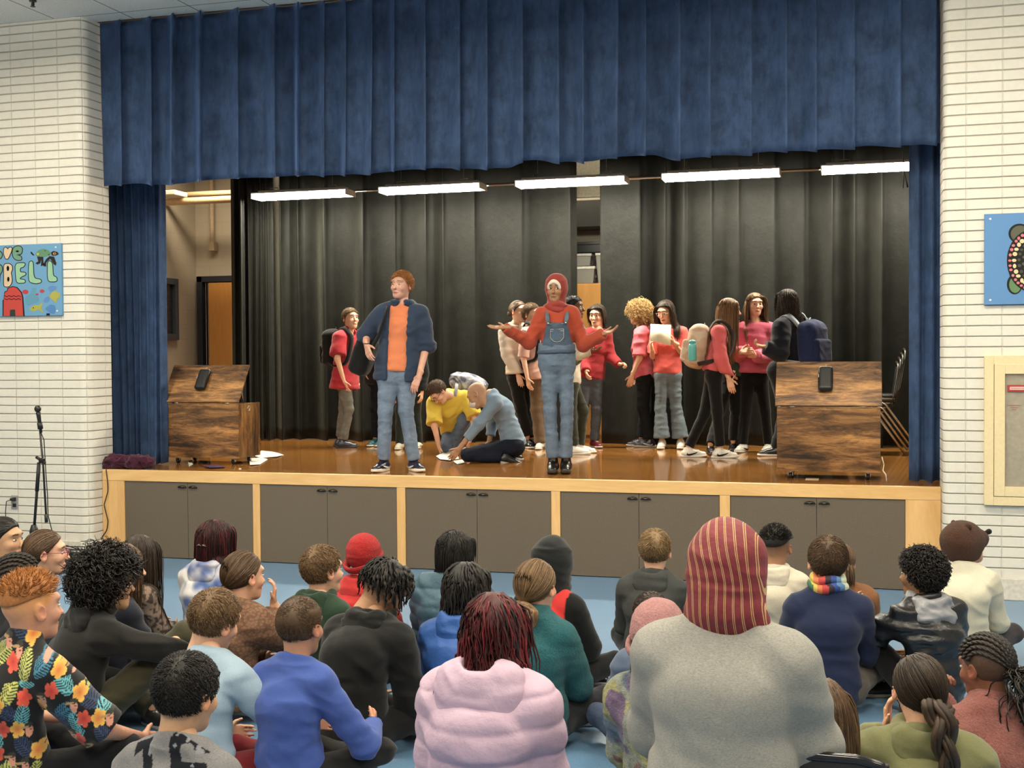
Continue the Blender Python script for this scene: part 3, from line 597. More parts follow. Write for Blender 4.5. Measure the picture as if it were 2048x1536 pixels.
def make_strands(H, hc, hs, style, rs, n, L_, c1, c2, rad, K=8, coll=None, grav=.25, lift=.010, part=0., front=.075, nape=-.055, wig=.0, curl=0., gather=None, whorl=(.01, -.05, .11), topbias=0., mexp=1., back=.5):
    p = scalp_roots(rs, n, front, nape); roots = p.copy()
    if style == 'short': d = (p - CR_C) / CR_R - unit((np.array(whorl) - CR_C) / CR_R); d = d + .35 * np.cross((p - CR_C) / CR_R, V(0, 0, 1)) + V(0, .35, 0)
    elif style == 'up': d = (p - CR_C) / CR_R + rs.randn(n, 3) * .25 + V(0, .3, .2)
    elif style == 'gather': d = np.array(gather) - p
    else:
        sx = np.sign(p[:, 0] - part + 1e-6); fw = np.clip((p[:, 1] + .03) / .06, 0, 1); d = np.stack([sx * (.10 + .75 * fw) + (1 - fw) * p[:, 0] * 3, -back * np.ones(n) * (.4 + fw), -.35 - .5 * (1 - fw)], 1)
    d = d + rs.randn(n, 3) * .10; P = [p]; Ln = L_ * (.75 + .5 * rs.rand(n)) if style != 'gather' else np.linalg.norm(np.array(gather) - p, axis=1) * 1.15
    if topbias: Ln = Ln * (1 - topbias * np.clip((.10 - roots[:, 2]) / .15, 0, 1))
    seg = (Ln / (K - 1))[:, None]; nrm = (p - CR_C) / CR_R ** 2; nrm /= np.linalg.norm(nrm, axis=1)[:, None]
    down = H.T @ V(0, 0, -1)
    for k in range(1, K):
        nrm = (p - CR_C) / CR_R ** 2; nrm /= np.linalg.norm(nrm, axis=1)[:, None]
        if style == 'gather': d = np.array(gather) - p
        if style != 'up' or k > 2: d = d - nrm * np.minimum((d * nrm).sum(1), 0)[:, None] * .9
        if style == 'short': d = d - nrm * (d * nrm).sum(1)[:, None] * 1.0 + nrm * .02
        d /= np.linalg.norm(d, axis=1)[:, None] + 1e-9
        d = d + down * grav + (rs.randn(n, 3) * wig if wig else 0); d /= np.linalg.norm(d, axis=1)[:, None] + 1e-9
        p = p + d * seg; mg = .004 + lift * (.35 + .65 * k / K) * (.5 + rs.rand(n)[:, None] * .8)
        if style == 'gather': mg = mg * 0 + .006
        p = push_out(p, CR_C, CR_R, mg)
        if style == 'short':
            e_ = np.linalg.norm((p - CR_C) / (CR_R + mg), axis=1)[:, None]; p = np.where(e_ > 1, CR_C + (p - CR_C) / e_ * (1 + .0 * e_), p)
        p = push_out(p, V(0, .018, -.045), V(.056, .062, .07), .006)
        if style in ('long', 'locs'):
            fm = (p[:, 1] > .015) & (p[:, 2] < .088) & (p[:, 2] > -.14); lim = .060 + .012 * rs.rand(n); sgx = np.where(roots[:, 0] - part >= 0, 1., -1.); p[:, 0] = np.where(fm & (p[:, 0] * sgx < lim), sgx * lim, p[:, 0]); p[:, 1] = np.where(fm, np.minimum(p[:, 1], .060), p[:, 1])
        if style == 'short':
            fm = (p[:, 1] > .035) & (np.abs(p[:, 0]) < .066) & (p[:, 2] < .066); p[:, 2] = np.where(fm, .066 + .010 * rs.rand(n), p[:, 2])
        if coll is not None:
            wp = hc + hs * (p @ H.T)
            for (a, b, r, sd, ks) in coll:
                ab = b - a; t = np.clip(((wp - a) @ ab) / (ab @ ab), 0, 1); q = wp - a - t[:, None] * ab
                if sd is not None: sc_ = (q @ sd)[:, None] * sd; q2 = q - sc_ * (1 - 1 / ks)
                else: q2 = q
                dd = np.linalg.norm(q2, axis=1)[:, None]; R_ = r + .012 * (.2 + rs.rand(n)[:, None] * .6); mv = q * (R_ / (dd + 1e-6) - 1); ml_ = np.linalg.norm(mv, axis=1)[:, None]; mv = mv * np.minimum(1, .03 / (ml_ + 1e-6)); wp = np.where(dd < R_, wp + mv, wp)
            p = ((wp - hc) / hs) @ H
        P.append(p); d = P[-1] - P[-2] + 1e-6
        if style not in ('short', 'up'): d = d + down * seg * .6
    P = np.stack(P, 1)
    if curl:
        t = np.linspace(0, 1, K); ph = rs.rand(n, 1) * 6.28; nt_ = 2 * PI * (1.5 + rs.rand(n, 1) * 1.5); A = curl * np.sin(t * PI * .5 + .2)
        P = P + np.stack([A * np.cos(ph + nt_ * t), A * np.sin(ph + nt_ * t), A * np.cos(ph * 2 + nt_ * t * 1.1)], -1)
    W = hc + hs * (P @ H.T); t = np.linspace(0, 1, K); r = rad * hs * (1 - .75 * t ** 3)[None] * (.7 + .6 * rs.rand(n, 1))
    m = rs.rand(n, 1) ** mexp; c = np.array(c1) * (1 - m) + np.array(c2) * m; c = c * (.75 + .5 * rs.rand(n, 1)); return W, r, c
def braid_path(pts, K): 
    pts = np.array(pts, float); s = np.concatenate([[0], np.cumsum(np.linalg.norm(np.diff(pts, axis=0), axis=1))]); t = np.linspace(0, s[-1], K)
    return np.stack([np.interp(t, s, pts[:, i]) for i in range(3)], 1)
def add_braid(mb, pts, r, col, col2=None, side=None, tip=.15):
    K = 90; P = braid_path(pts, K); Ltot = np.linalg.norm(np.diff(P, axis=0), axis=1).sum(); T = np.gradient(P, axis=0); T /= np.linalg.norm(T, axis=1)[:, None]
    sd = unit(side if side is not None else V(1, 0, 0)); out = np.cross(T, sd); t = np.linspace(0, 1, K); env = np.minimum(1, (1 - t) / tip + .25) * (1 - .35 * t)
    for k in range(3):
        ph = 2 * PI * k / 3; a = t * Ltot / (r * 5.2) * 2 * PI / 2 + ph
        Q = P + (env * r * .95 * np.sin(a))[:, None] * sd + (env * r * .5 * np.sin(2 * a))[:, None] * out
        for q in range(5):
            off = .42 * r * np.stack([math.cos(q * 1.2566) * env, math.sin(q * 1.2566) * env], 1)
            c = np.array(col if q % 2 or col2 is None else col2) * (.8 + .12 * q); mb.tube(Q + off[:, :1] * sd + off[:, 1:] * out, r * .42 * env + .0008, 6, c)
# ================================================================== the person
def head_basis(a, pitch=0., roll=0.):
    """columns right, forward, up.  a = heading in degrees (0 = towards the stage, 90 = image right, 180 = to the hall)"""
    a = math.radians(a); f = V(math.sin(a), math.cos(a), 0); r = V(math.cos(a), -math.sin(a), 0); u = V(0, 0, 1.); B = np.stack([r, f, u], 1)
    return B @ Rx(math.radians(pitch)) @ Ry(math.radians(roll))
def hand_sdf(sd, W, f, n, hs, thumb=1, curl=.35, spread=.12, right=True, point=None):
    """W wrist, f finger direction, n palm normal; thumb side follows from handedness"""
    f = unit(f); n = unit(n - f * (n @ f)); t = np.cross(f, n) * (1 if right else -1); s = hs / .175; k_ = .006 * s
    kn = []
    for i, (x, ln) in enumerate([(.027, .066), (.009, .074), (-.010, .068), (-.027, .053)]):
        K0 = W + (f * (.084 - .004 * abs(i - 1)) + t * x) * s; kn.append(K0)
        sd.cap(W + (f * .012 + t * x * .55) * s, K0, .013 * s, .0115 * s, .010 * s, n, .95)
        c = curl if np.isscalar(curl) else curl[i]; d = unit(f + t * x * spread * 40 * .25); P = K0; ang = 0
        for j, fr in enumerate((.45, .32, .25)):
            ang += c * (.9, 1.1, .8)[j]; dd = unit(d * math.cos(ang) + n * math.sin(ang)); Q = P + dd * ln * fr * s * 1.02
            sd.cap(P, Q, (.0092, .0084, .0075)[j] * s, (.0084, .0075, .0062)[j] * s, k_ * .5); P = Q
    b = W + (f * .022 + t * .024 + n * .004) * s; d = unit(f * .62 + t * .72 * thumb + n * .25); m = b + d * .036 * s; d2 = unit(f * .85 + t * .42 * thumb + n * .3)
    sd.cap(W + f * .01 * s, b, .015 * s, .013 * s, .008 * s); sd.cap(b, m, .0125 * s, .0098 * s, .006 * s); sd.cap(m, m + d2 * .030 * s, .0095 * s, .0072 * s, .003 * s)
HAIRC = {'black': ((.008, .007, .007), (.030, .024, .020)), 'dark': ((.014, .009, .006), (.055, .033, .020)), 'brown': ((.045, .024, .012), (.14, .078, .038)), 'lbrown': ((.09, .050, .022), (.26, .155, .075)),
         'blond': ((.30, .17, .06), (.62, .40, .17)), 'ginger': ((.30, .11, .03), (.62, .28, .09)), 'redblack': ((.012, .006, .006), (.16, .014, .018)), 'auburn': ((.13, .055, .02), (.33, .17, .07)), 'copper': ((.20, .075, .025), (.48, .22, .08))}
SKIN = {'pale': (.72, .42, .29), 'fair': (.66, .38, .25), 'tan': (.46, .25, .14), 'olive': (.52, .30, .17), 'brown': (.34, .175, .09), 'dark': (.12, .055, .028), 'dbrown': (.16, .075, .035)}
def C_(c):
    if max(c) <= 1.01: return np.array(c, float)
    a = lin(c); g_ = a @ V(.3, .6, .1); return (a * .88 + g_ * .12) * .80
RPERSON = [0]
def torso_prims(sd, J, S, off, g=1., ks=1.32, neck=False, hem=0., k=.035):
    sv = unit(J['shR'] - J['shL']); P, Cc, Nk = J['pelvis'], J['chest'], J['neck']; mid = (P + Cc) / 2 + J.get('belly', 0) * 1.
    sd.cap(P, mid, (.098 * S + off) * g, (.088 * S + off) * g, k, sv, ks); sd.cap(mid, Cc, (.088 * S + off) * g, (.100 * S + off) * g, k, sv, ks * 1.02)
    sd.cap(J['shL'] * .88 + J['shR'] * .12, J['shR'] * .88 + J['shL'] * .12, .052 * S + off, None, k * 1.3)
    sd.cap(Cc, (J['shL'] + J['shR']) / 2, .092 * S + off, .070 * S + off, k * 1.3, sv, ks)
    up = unit(Nk - Cc)
    for q in ('shL', 'shR'): sd.cap(Nk - up * .012 * S, J[q] * .9 + Nk * .1, .044 * S + off * .8, .044 * S + off * .8, k * 1.4)
def slv(o, q):
    if not o: return 0
    sl = o.get('sleeve', 1.0); return sl[q] if isinstance(sl, dict) else sl
def person(label, J, S=.9, g=1., skin='fair', head=(0, 0, 0), hs=1., face=True, hair=None, top=None, over=None, bottom=None, shoes=None, hands=None, group='seated children in the audience', lips=None, brow=None, extras=None, gaze=0., look=0, eyes=(.05, .025, .012), lid=.0, hres=None, mouth=0., mask=False, body_h=.013, fadec=None):
    RPERSON[0] += 1; seed = RPERSON[0] * 7 + 3; rs = np.random.RandomState(seed); sk = C_(SKIN.get(skin, skin)) if isinstance(skin, str) else C_(skin)
    org = V(J['pelvis'][0], J['pelvis'][1], J['floor']); H = head_basis(*head); hc = J['head']; sv = unit(J['shR'] - J['shL']); upv = unit(J['chest'] - J['pelvis']); fv = np.cross(upv, sv); Rb = np.stack([sv, fv, upv], 1)
    mb = MB()
    # ---- body
    sd = Sdf(); torso_prims(sd, J, S, -.004, g)
    sd.cap(J['hipL'], J['hipR'], .088 * S * g, None, .04)
    sd.cap(J['neck'] - upv * .02 * S, hc + hs * (H @ V(0, -.012, -.045)), .047 * S, .046 * S, .03)
    for q in 'LR':
        sl_ = max(slv(top, q), slv(over, q)); ua, fa = (.006 if sl_ >= .5 else 0), (.006 if sl_ >= .95 else 0); lg = .012 if bottom else 0
        sd.cap(J['sh' + q], J['el' + q], .046 * S - ua, .037 * S - fa, .025); sd.cap(J['el' + q], J['wr' + q], .037 * S - fa, .024 * S, .02)
        sd.cap(J['hip' + q], J['kn' + q], .074 * S * g - lg, .048 * S - lg, .02); sd.cap(J['kn' + q], J['an' + q], .048 * S - lg, .032 * S - lg * .3, .02)
        up_ = J.get('sole' + q); up_ = V(0, 0, 1.) if up_ is None else unit(up_); sd.cap(J['an' + q], J['an' + q] - up_ * .035 * S, .030 * S, .026 * S, .02)
    v, f = sd.mesh(body_h); mb.raw(v, f, sk)
    # ---- head
    s2 = Sdf(); s2.ell(CR_C - V(0, 0, .002), CR_R - .004, k=.02); s2.ell((0, .022, -.030), (.0575, .068, .076), k=.03)
    s2.cap((-.013, .060, -.083), (.013, .060, -.083), .021, None, .03); s2.cap((0, .045, -.06), (0, .068, -.088), .03, .018, .02)
    s2.ell((0, .070, .036), (.052, .020, .016), k=.02)
    s2.ell((.036, .060, -.022), (.024, .024, .022), k=.02); s2.ell((-.036, .060, -.022), (.024, .024, .022), k=.02)
    for x in (-.030, .030): s2.ell((x, .096, .009), (.019, .016, .012), k=.012, op=1)
    s2.cap((0, .084, .010), (0, .104, -.022), .0075, .0095, .010); s2.ell((0, .102, -.026), (.016, .011, .009), k=.008)
    s2.cap((-.014, .0855, -.0565), (.014, .0855, -.0565), .0058, None, .006); s2.cap((-.011, .086, -.0650), (.011, .086, -.0650), .0066, None, .006)
    for x in (-.018, .018): s2.cap((0, .088, -.0555), (x, .083, -.0575), .0062, .004, .005)
    for x in (-1, 1):
        Re = Rz(-x * .35) @ Rx(.15); s2.ell((x * .080, -.006, -.004), (.0075, .019, .031), Re, k=.010); s2.ell((x * .0865, -.002, .000), (.005, .011, .018), Re, k=.004, op=1)
    s2.cap((0, -.015, -.03), (0, -.022, -.12), .048, .048, .03)
    v, f = s2.mesh(hres or (.0042 if face else .0065)); c = np.tile(sk, (len(v), 1)); x, y, z = v.T
    rosy = np.exp(-(((np.abs(x) - .04) / .018) ** 2 + ((z + .024) / .018) ** 2)) * (y > .03); c = c * (1 - rosy[:, None] * V(.0, .14, .12)); ear = (np.abs(x) > .079); c[ear] = c[ear] * V(1, .82, .78)
    lp = C_(lips) if lips is not None else sk * V(.80, .56, .54); ml = (y > .074) & ((x / .0235) ** 2 + ((z + .0608) / .0098) ** 2 < 1); c[ml] = lp; c[(y > .074) & (np.abs(x) < .023) & (np.abs(z + .0608) < .0021)] = lp * .30
    ca, cb = HAIRC[(hair or {}).get('c', 'dark')] if not isinstance((hair or {}).get('c', 'dark'), tuple) else hair['c']
    bc = C_(brow) if brow is not None else np.array(ca) * .6 + sk * .12; ax = np.abs(x); mbz = (y > .045) & (ax > .012) & (ax < .050) & (np.abs(z - (.0335 + .004 * np.sin((ax - .012) / .038 * PI))) < .0045 - .055 * np.maximum(ax - .034, 0)); c[mbz] = bc
    c[(y > .092) & (np.abs(ax - .0075) < .0042) & (np.abs(z + .0335) < .0032)] = sk * .35
    if fadec is not None:                               # clipped hair shading into skin on sides and nape
        tt = np.clip((z - fadec[0]) / fadec[1], 0, 1); hm = hairline(v, .070, -.062) & (ax < .081); c = np.where(hm[:, None], c * (1 - tt[:, None] * fadec[2]) + np.array(cb) * tt[:, None] * fadec[2], c)
    mb.raw(hc + hs * (v @ H.T), f, c)
    if face and lid < .9:
        u = np.linspace(0, PI, 13); w_ = np.linspace(0, 2 * PI, 25)[:-1]; th, ph = np.meshgrid(u, w_, indexing='ij')
        sp = np.stack([np.sin(th) * np.cos(ph), np.cos(th), np.sin(th) * np.sin(ph)], -1).reshape(-1, 3); n2 = 24
        ff = np.array([(i * n2 + j, i * n2 + (j + 1) % n2, (i + 1) * n2 + (j + 1) % n2, (i + 1) * n2 + j) for i in range(12) for j in range(n2)])
        for x0 in (-.030, .030):
            e = sp * V(.0140, .0080, .0074 * (1 - lid)) + V(x0, .0778, .0085); lx = e[:, 0] - x0 - gaze * .006; lz = e[:, 2] - .0085 + look * .003; cc = np.tile(V(.62, .60, .56), (len(e), 1)); rr = np.hypot(lx, lz)
            cc[rr < .0066] = C_(eyes); cc[rr < .003] = (.005, .004, .004); cc[(e[:, 2] - .0085) > .0050 * (1 - lid)] = np.array(ca) * .4; mb.raw(hc + hs * (e @ H.T), ff, cc)
    # ---- hands
    hd = hands or {}
    for q in 'LR':
        o = hd.get(q, {});
        if o is None: continue
        fd = unit(o.get('f', J['wr' + q] - J['el' + q])); pn = o.get('n', -sv * (1 if q == 'R' else -1)); s3 = Sdf(); hand_sdf(s3, J['wr' + q], fd, np.array(pn, float), .172 * S * o.get('s', 1.02), curl=o.get('curl', .35), right=(q == 'R'), thumb=o.get('thumb', 1))
        s3.cap(J['wr' + q] - fd * .04, J['wr' + q] + fd * .01, .0235 * S, .019 * S, .012, np.cross(fd, pn), 1.15); v, f = s3.mesh(.0042 if face else .006); mb.raw(v, f, sk * V(1, .96, .94))
    body = mb.build('person', M['skin'], None, True, org); setp(body, label, 'person', group)
    # ---- clothes
    coll = [(J['pelvis'], J['chest'], .105 * S * g + .02, sv, 1.3), (J['shL'], J['shR'], .062 * S + .02, None, 1), (J['chest'], J['neck'], .075 * S + .015, sv, 1.25), (J['neck'], hc, .05 * S, None, 1)]
    for q in 'LR': coll.append((J['sh' + q], J['el' + q], .05 * S + .015, None, 1))
    def upper(o, name, seedo):
        off = o.get('off', .012); s_ = Sdf(); torso_prims(s_, J, S, off, g * o.get('g', 1.)); P = J['pelvis']; hem = o.get('hem', .05) * S; bell = o.get('bell', 0.)
        if hem > 0: s_.cap(P + upv * .06, P - upv * (hem + .06), (.103 * S + off) * g, (.108 * S + off + bell) * g, .03, sv, 1.42)
        for q in 'LR':
            sl = o.get('sleeve', 1.0); sl = sl[q] if isinstance(sl, dict) else sl; ro = off + o.get('so', .004); sh, el, wr = J['sh' + q], J['el' + q], J['wr' + q]
            if sl <= .5:
                e = sh + (el - sh) * sl * 2; s_.cap(sh, e, .048 * S + ro, .047 * S + ro + .006, .02, cut=True)
            else:
                s_.cap(sh, el, .048 * S + ro, .042 * S + ro, .03); e = el + (wr - el) * (sl - .5) * 2; s_.cap(el, e, .042 * S + ro, .031 * S + ro * .9 + o.get('cuff', 0), .02, cut=True)
        if hem > 0: s_.plane(P - upv * hem, -upv, .01)
        if o.get('collar'): s_.cap(J['neck'] - upv * .01, J['neck'] + unit(hc - J['neck']) * .045 * S, .054 * S + off * .6, .050 * S + off * .6, .02, cut=True)
        elif o.get('neckcut', True): s_.plane(J['neck'] + upv * (.012 * S) + fv * 0, upv - fv * -.45, .008)
        if o.get('open'):                                # open down the front
            c0 = J['chest'] * .5 + P * .5 + fv * .14; s_.box(c0, (o['open'], .10, .6), Rb, .01, .01, 1)
        if o.get('vneck'): s_.ell(J['neck'] + fv * .09 * S - upv * .0, (.045, .06, .06), Rb, .01, 1)
        v, f = s_.mesh(o.get('h', .0095)); v = fold(v, f, o.get('amp', .010), Rb, org, seed + seedo, o.get('fs', 1.), o.get('quilt', 0))
        c = C_(o['c']); cols = np.tile(c, (len(v), 1))
        if o.get('cfn'): l = (v - J['chest']) @ Rb; cols = o['cfn'](v, l, c)
        ob = np_obj(name, v, [f], M[o.get('m', 'cloth')], body, cols, True, org)
        if o.get('label'): ob['label'] = o['label']
        return ob
    def hood(o, seedo, up_=False):
        s_ = Sdf(); nk = J['neck'] + upv * .01; hk = o.get('hk', 1.); r = .026 * S * hk; R0 = .078 * S * (.6 + .4 * hk); pts = []
        for a in np.linspace(-2.6, 2.6, 13): pts.append(nk + sv * R0 * 1.02 * math.sin(a) - fv * R0 * .95 * math.cos(a) + upv * (-.020 - .012 * math.cos(a)) * S)
        for a, b in zip(pts[:-1], pts[1:]): s_.cap(a, b, r, r, .02)
        s_.ell(nk - fv * .112 * S - upv * .062 * S, V(.118, .045, .088) * S * hk, Rb @ Rx(-.35), .03); s_.ell(nk - fv * .075 * S - upv * .005 * S, V(.105, .05, .04) * S * hk, Rb, .03)
        s_.ell(nk - fv * .085 * S + upv * .035 * S, V(.060, .05, .03) * S, Rb, .02, 1); s_.ell(nk + upv * .03 * S, V(.060, .062, .07) * S, Rb, .012, 1)
        v, f = s_.mesh(.008); v = fold(v, f, o.get('amp', .007) * .8, Rb, org, seed + seedo, .6); col = np.tile(C_(o.get('hc', o['c'])), (len(v), 1))
        if o.get('hcfn'): col = o['hcfn'](v, (v - J['neck']) @ Rb, C_(o['c']))
        return np_obj('hood', v, [f], M[o.get('m', 'cloth')], body, col, True, org)
    if top: upper(top, top.get('name', 'shirt'), 1); top.get('hood') and hood(top, 11)
    if over: upper(over, over.get('name', 'jacket'), 2); over.get('hood') and hood(over, 12)
    if bottom:
        o = bottom; off = o.get('off', .008); s_ = Sdf(); s_.cap(J['hipL'], J['hipR'], .090 * S * g + off, None, .04); ro = off + o.get('roff', 0); s_.cap(J['pelvis'], J['pelvis'] + upv * (o.get('rise', .06) + .02) * S, .095 * S * g + ro, .092 * S * g + ro, .015, sv, 1.33, cut=True)
        for q in 'LR':
            s_.cap(J['hip' + q], J['kn' + q], .080 * S * g + off, .054 * S + off, .03); e = J['kn' + q] + (J['an' + q] - J['kn' + q]) * o.get('len', 1.); s_.cap(J['kn' + q], e, .053 * S + off, o.get('ank', .046) * S + off, .02, cut=True)
        v, f = s_.mesh(o.get('h', .0095)); v = fold(v, f, o.get('amp', .007), Rb if J.get('stand') else np.eye(3), org, seed + 5, o.get('fs', .8)); cols = np.tile(C_(o['c']), (len(v), 1))
        if o.get('cfn'): cols = o['cfn'](v, v - org, C_(o['c']))
        np_obj(o.get('name', 'trousers'), v, [f], M[o.get('m', 'cloth')], body, cols, True, org)
    if shoes:
        for q in 'LR':
            if shoes.get('only') and q not in shoes['only']: continue
            make_shoe(J['an' + q], J['to' + q], J.get('sole' + q), S * shoes.get('s', 1.), shoes, body, org, seed, J['floor'])
    if hair: make_hair(hair, H, hc, hs, rs, coll, body, org, Rb, J, S)
    return dict(o=body, J=J, H=H, hc=hc, hs=hs, S=S, Rb=Rb, org=org, coll=coll, sv=sv, fv=fv, upv=upv)
def make_shoe(an, to, up, S, o, body, org, seed, fl):
    up = V(0, 0, 1.) if up is None else unit(up); d = to - an; d = unit(d - up * (d @ up)); sd_ = np.cross(d, up); R = np.stack([sd_, d, up], 1)
    base = an - up * ((an - V(0, 0, fl)) @ V(0, 0, 1) if abs(up[2] - 1) < 1e-6 else .055 * S); hl = base - d * .045 * S; tp = base + d * .150 * S; s_ = Sdf(); th = o.get('th', .026) * S
    s_.cap(hl + up * .040 * S, tp + up * .026 * S, .036 * S, .030 * S, .02, sd_, 1.18); s_.cap(base + up * .05 * S - d * .012, base + up * (o.get('h', .100)) * S - d * .014, .040 * S, .038 * S, .02, cut=True); s_.cap(base + up * .055 * S, base + d * .08 * S + up * .042 * S, .040 * S, .032 * S, .03)
    s_.plane(base + up * th * .8, -up, .003); v, f = s_.mesh(.006); cols = np.tile(C_(o['c']), (len(v), 1)); l = (v - base) @ R
    if o.get('cfn'): cols = o['cfn'](v, l / S, C_(o['c']))
    sh = np_obj(o.get('name', 'sneaker'), v, [f], M[o.get('m', 'gloss')], body, cols, True, org)
    mb = MB(); n = 28; a = np.linspace(0, 2 * PI, n, endpoint=False); L0, L1 = -.092, .192; pts = []
    for q in a:
        y = (L0 + L1) / 2 + (L1 - L0) / 2 * math.cos(q); wv = (.040 + .008 * math.cos(q)) * abs(math.sin(q)) ** .6 * np.sign(math.sin(q)); pts.append((wv, y))
    for z in (0, .35, 1.0):
        sc = 1.0 if z else .95
    v = np.concatenate([base + np.array([sd_ * x * S * sc + d * (y * S * sc) + up * (z * th + o.get('rock', .008) * S * max(0, (y - .11)) / .08 * (1 - z)) for x, y in pts]) for z, sc in ((0, .94), (.3, 1.), (1., .97))]); i = np.arange(n); j = (i + 1) % n
    mb.raw(v, [np.concatenate([np.stack([k * n + j, k * n + i, (k + 1) * n + i, (k + 1) * n + j], 1) for k in range(2)]), np.array([i]), np.array([2 * n + i[::-1]])], C_(o.get('sole', (230, 226, 214))))
    mb.build('sole', M['rubber'], sh, True, org)
    if o.get('swoosh') is not None:
        mb = MB(); t = np.linspace(0, 1, 12); top = np.stack([-.055 + .135 * t, .052 - .030 * np.sin(t * PI * .5) * (1 - t) * 2 - .018 * (1 - t) + .012 * t], 1); 
        out = [(.088, .062), (.04, .040), (.0, .026), (-.03, .020), (-.052, .024), (-.060, .036), (-.052, .052), (-.050, .040), (-.035, .036), (0, .042), (.04, .052)]
        for sg in (-1, 1):
            P = np.array(out) * S; pl = []
            for y, z in P: pl.append(base + d * (y + .02 * S) + up * z + sd_ * sg * .12)
            pl = np.array(pl)                             # shrink onto the upper
            for it in range(14):
                dist = s_.at(pl) - .0012; pl = pl - sd_ * sg * dist[:, None] * .9
            cen = pl.mean(0); vv = np.concatenate([pl, pl + sd_ * sg * .002]); m_ = len(pl); bm = bmesh.new(); q1 = [bm.verts.new(p) for p in vv[m_:]]
            fc = bm.faces.new(q1 if sg > 0 else q1[::-1]); bmesh.ops.triangulate(bm, faces=[fc]); bm.verts.index_update(); mb._bm(bm, col=C_(o['swoosh']))
        mb.build('side_mark', M['paint'], sh, False, org)
    if o.get('laces') is not None:
        mb = MB()
        for k in range(4):
            y = .03 + .022 * k; P = np.array([base + d * y * S + sd_ * x * S + up * .12 for x in (-.02, -.008, .008, .02)])
            for it in range(10): P = P - up * ((s_.at(P) - .002)[:, None]) * .9
            mb.tube(P, .0028 * S, 5, C_(o['laces']))
        mb.build('laces', M['cloth'], sh, True, org)
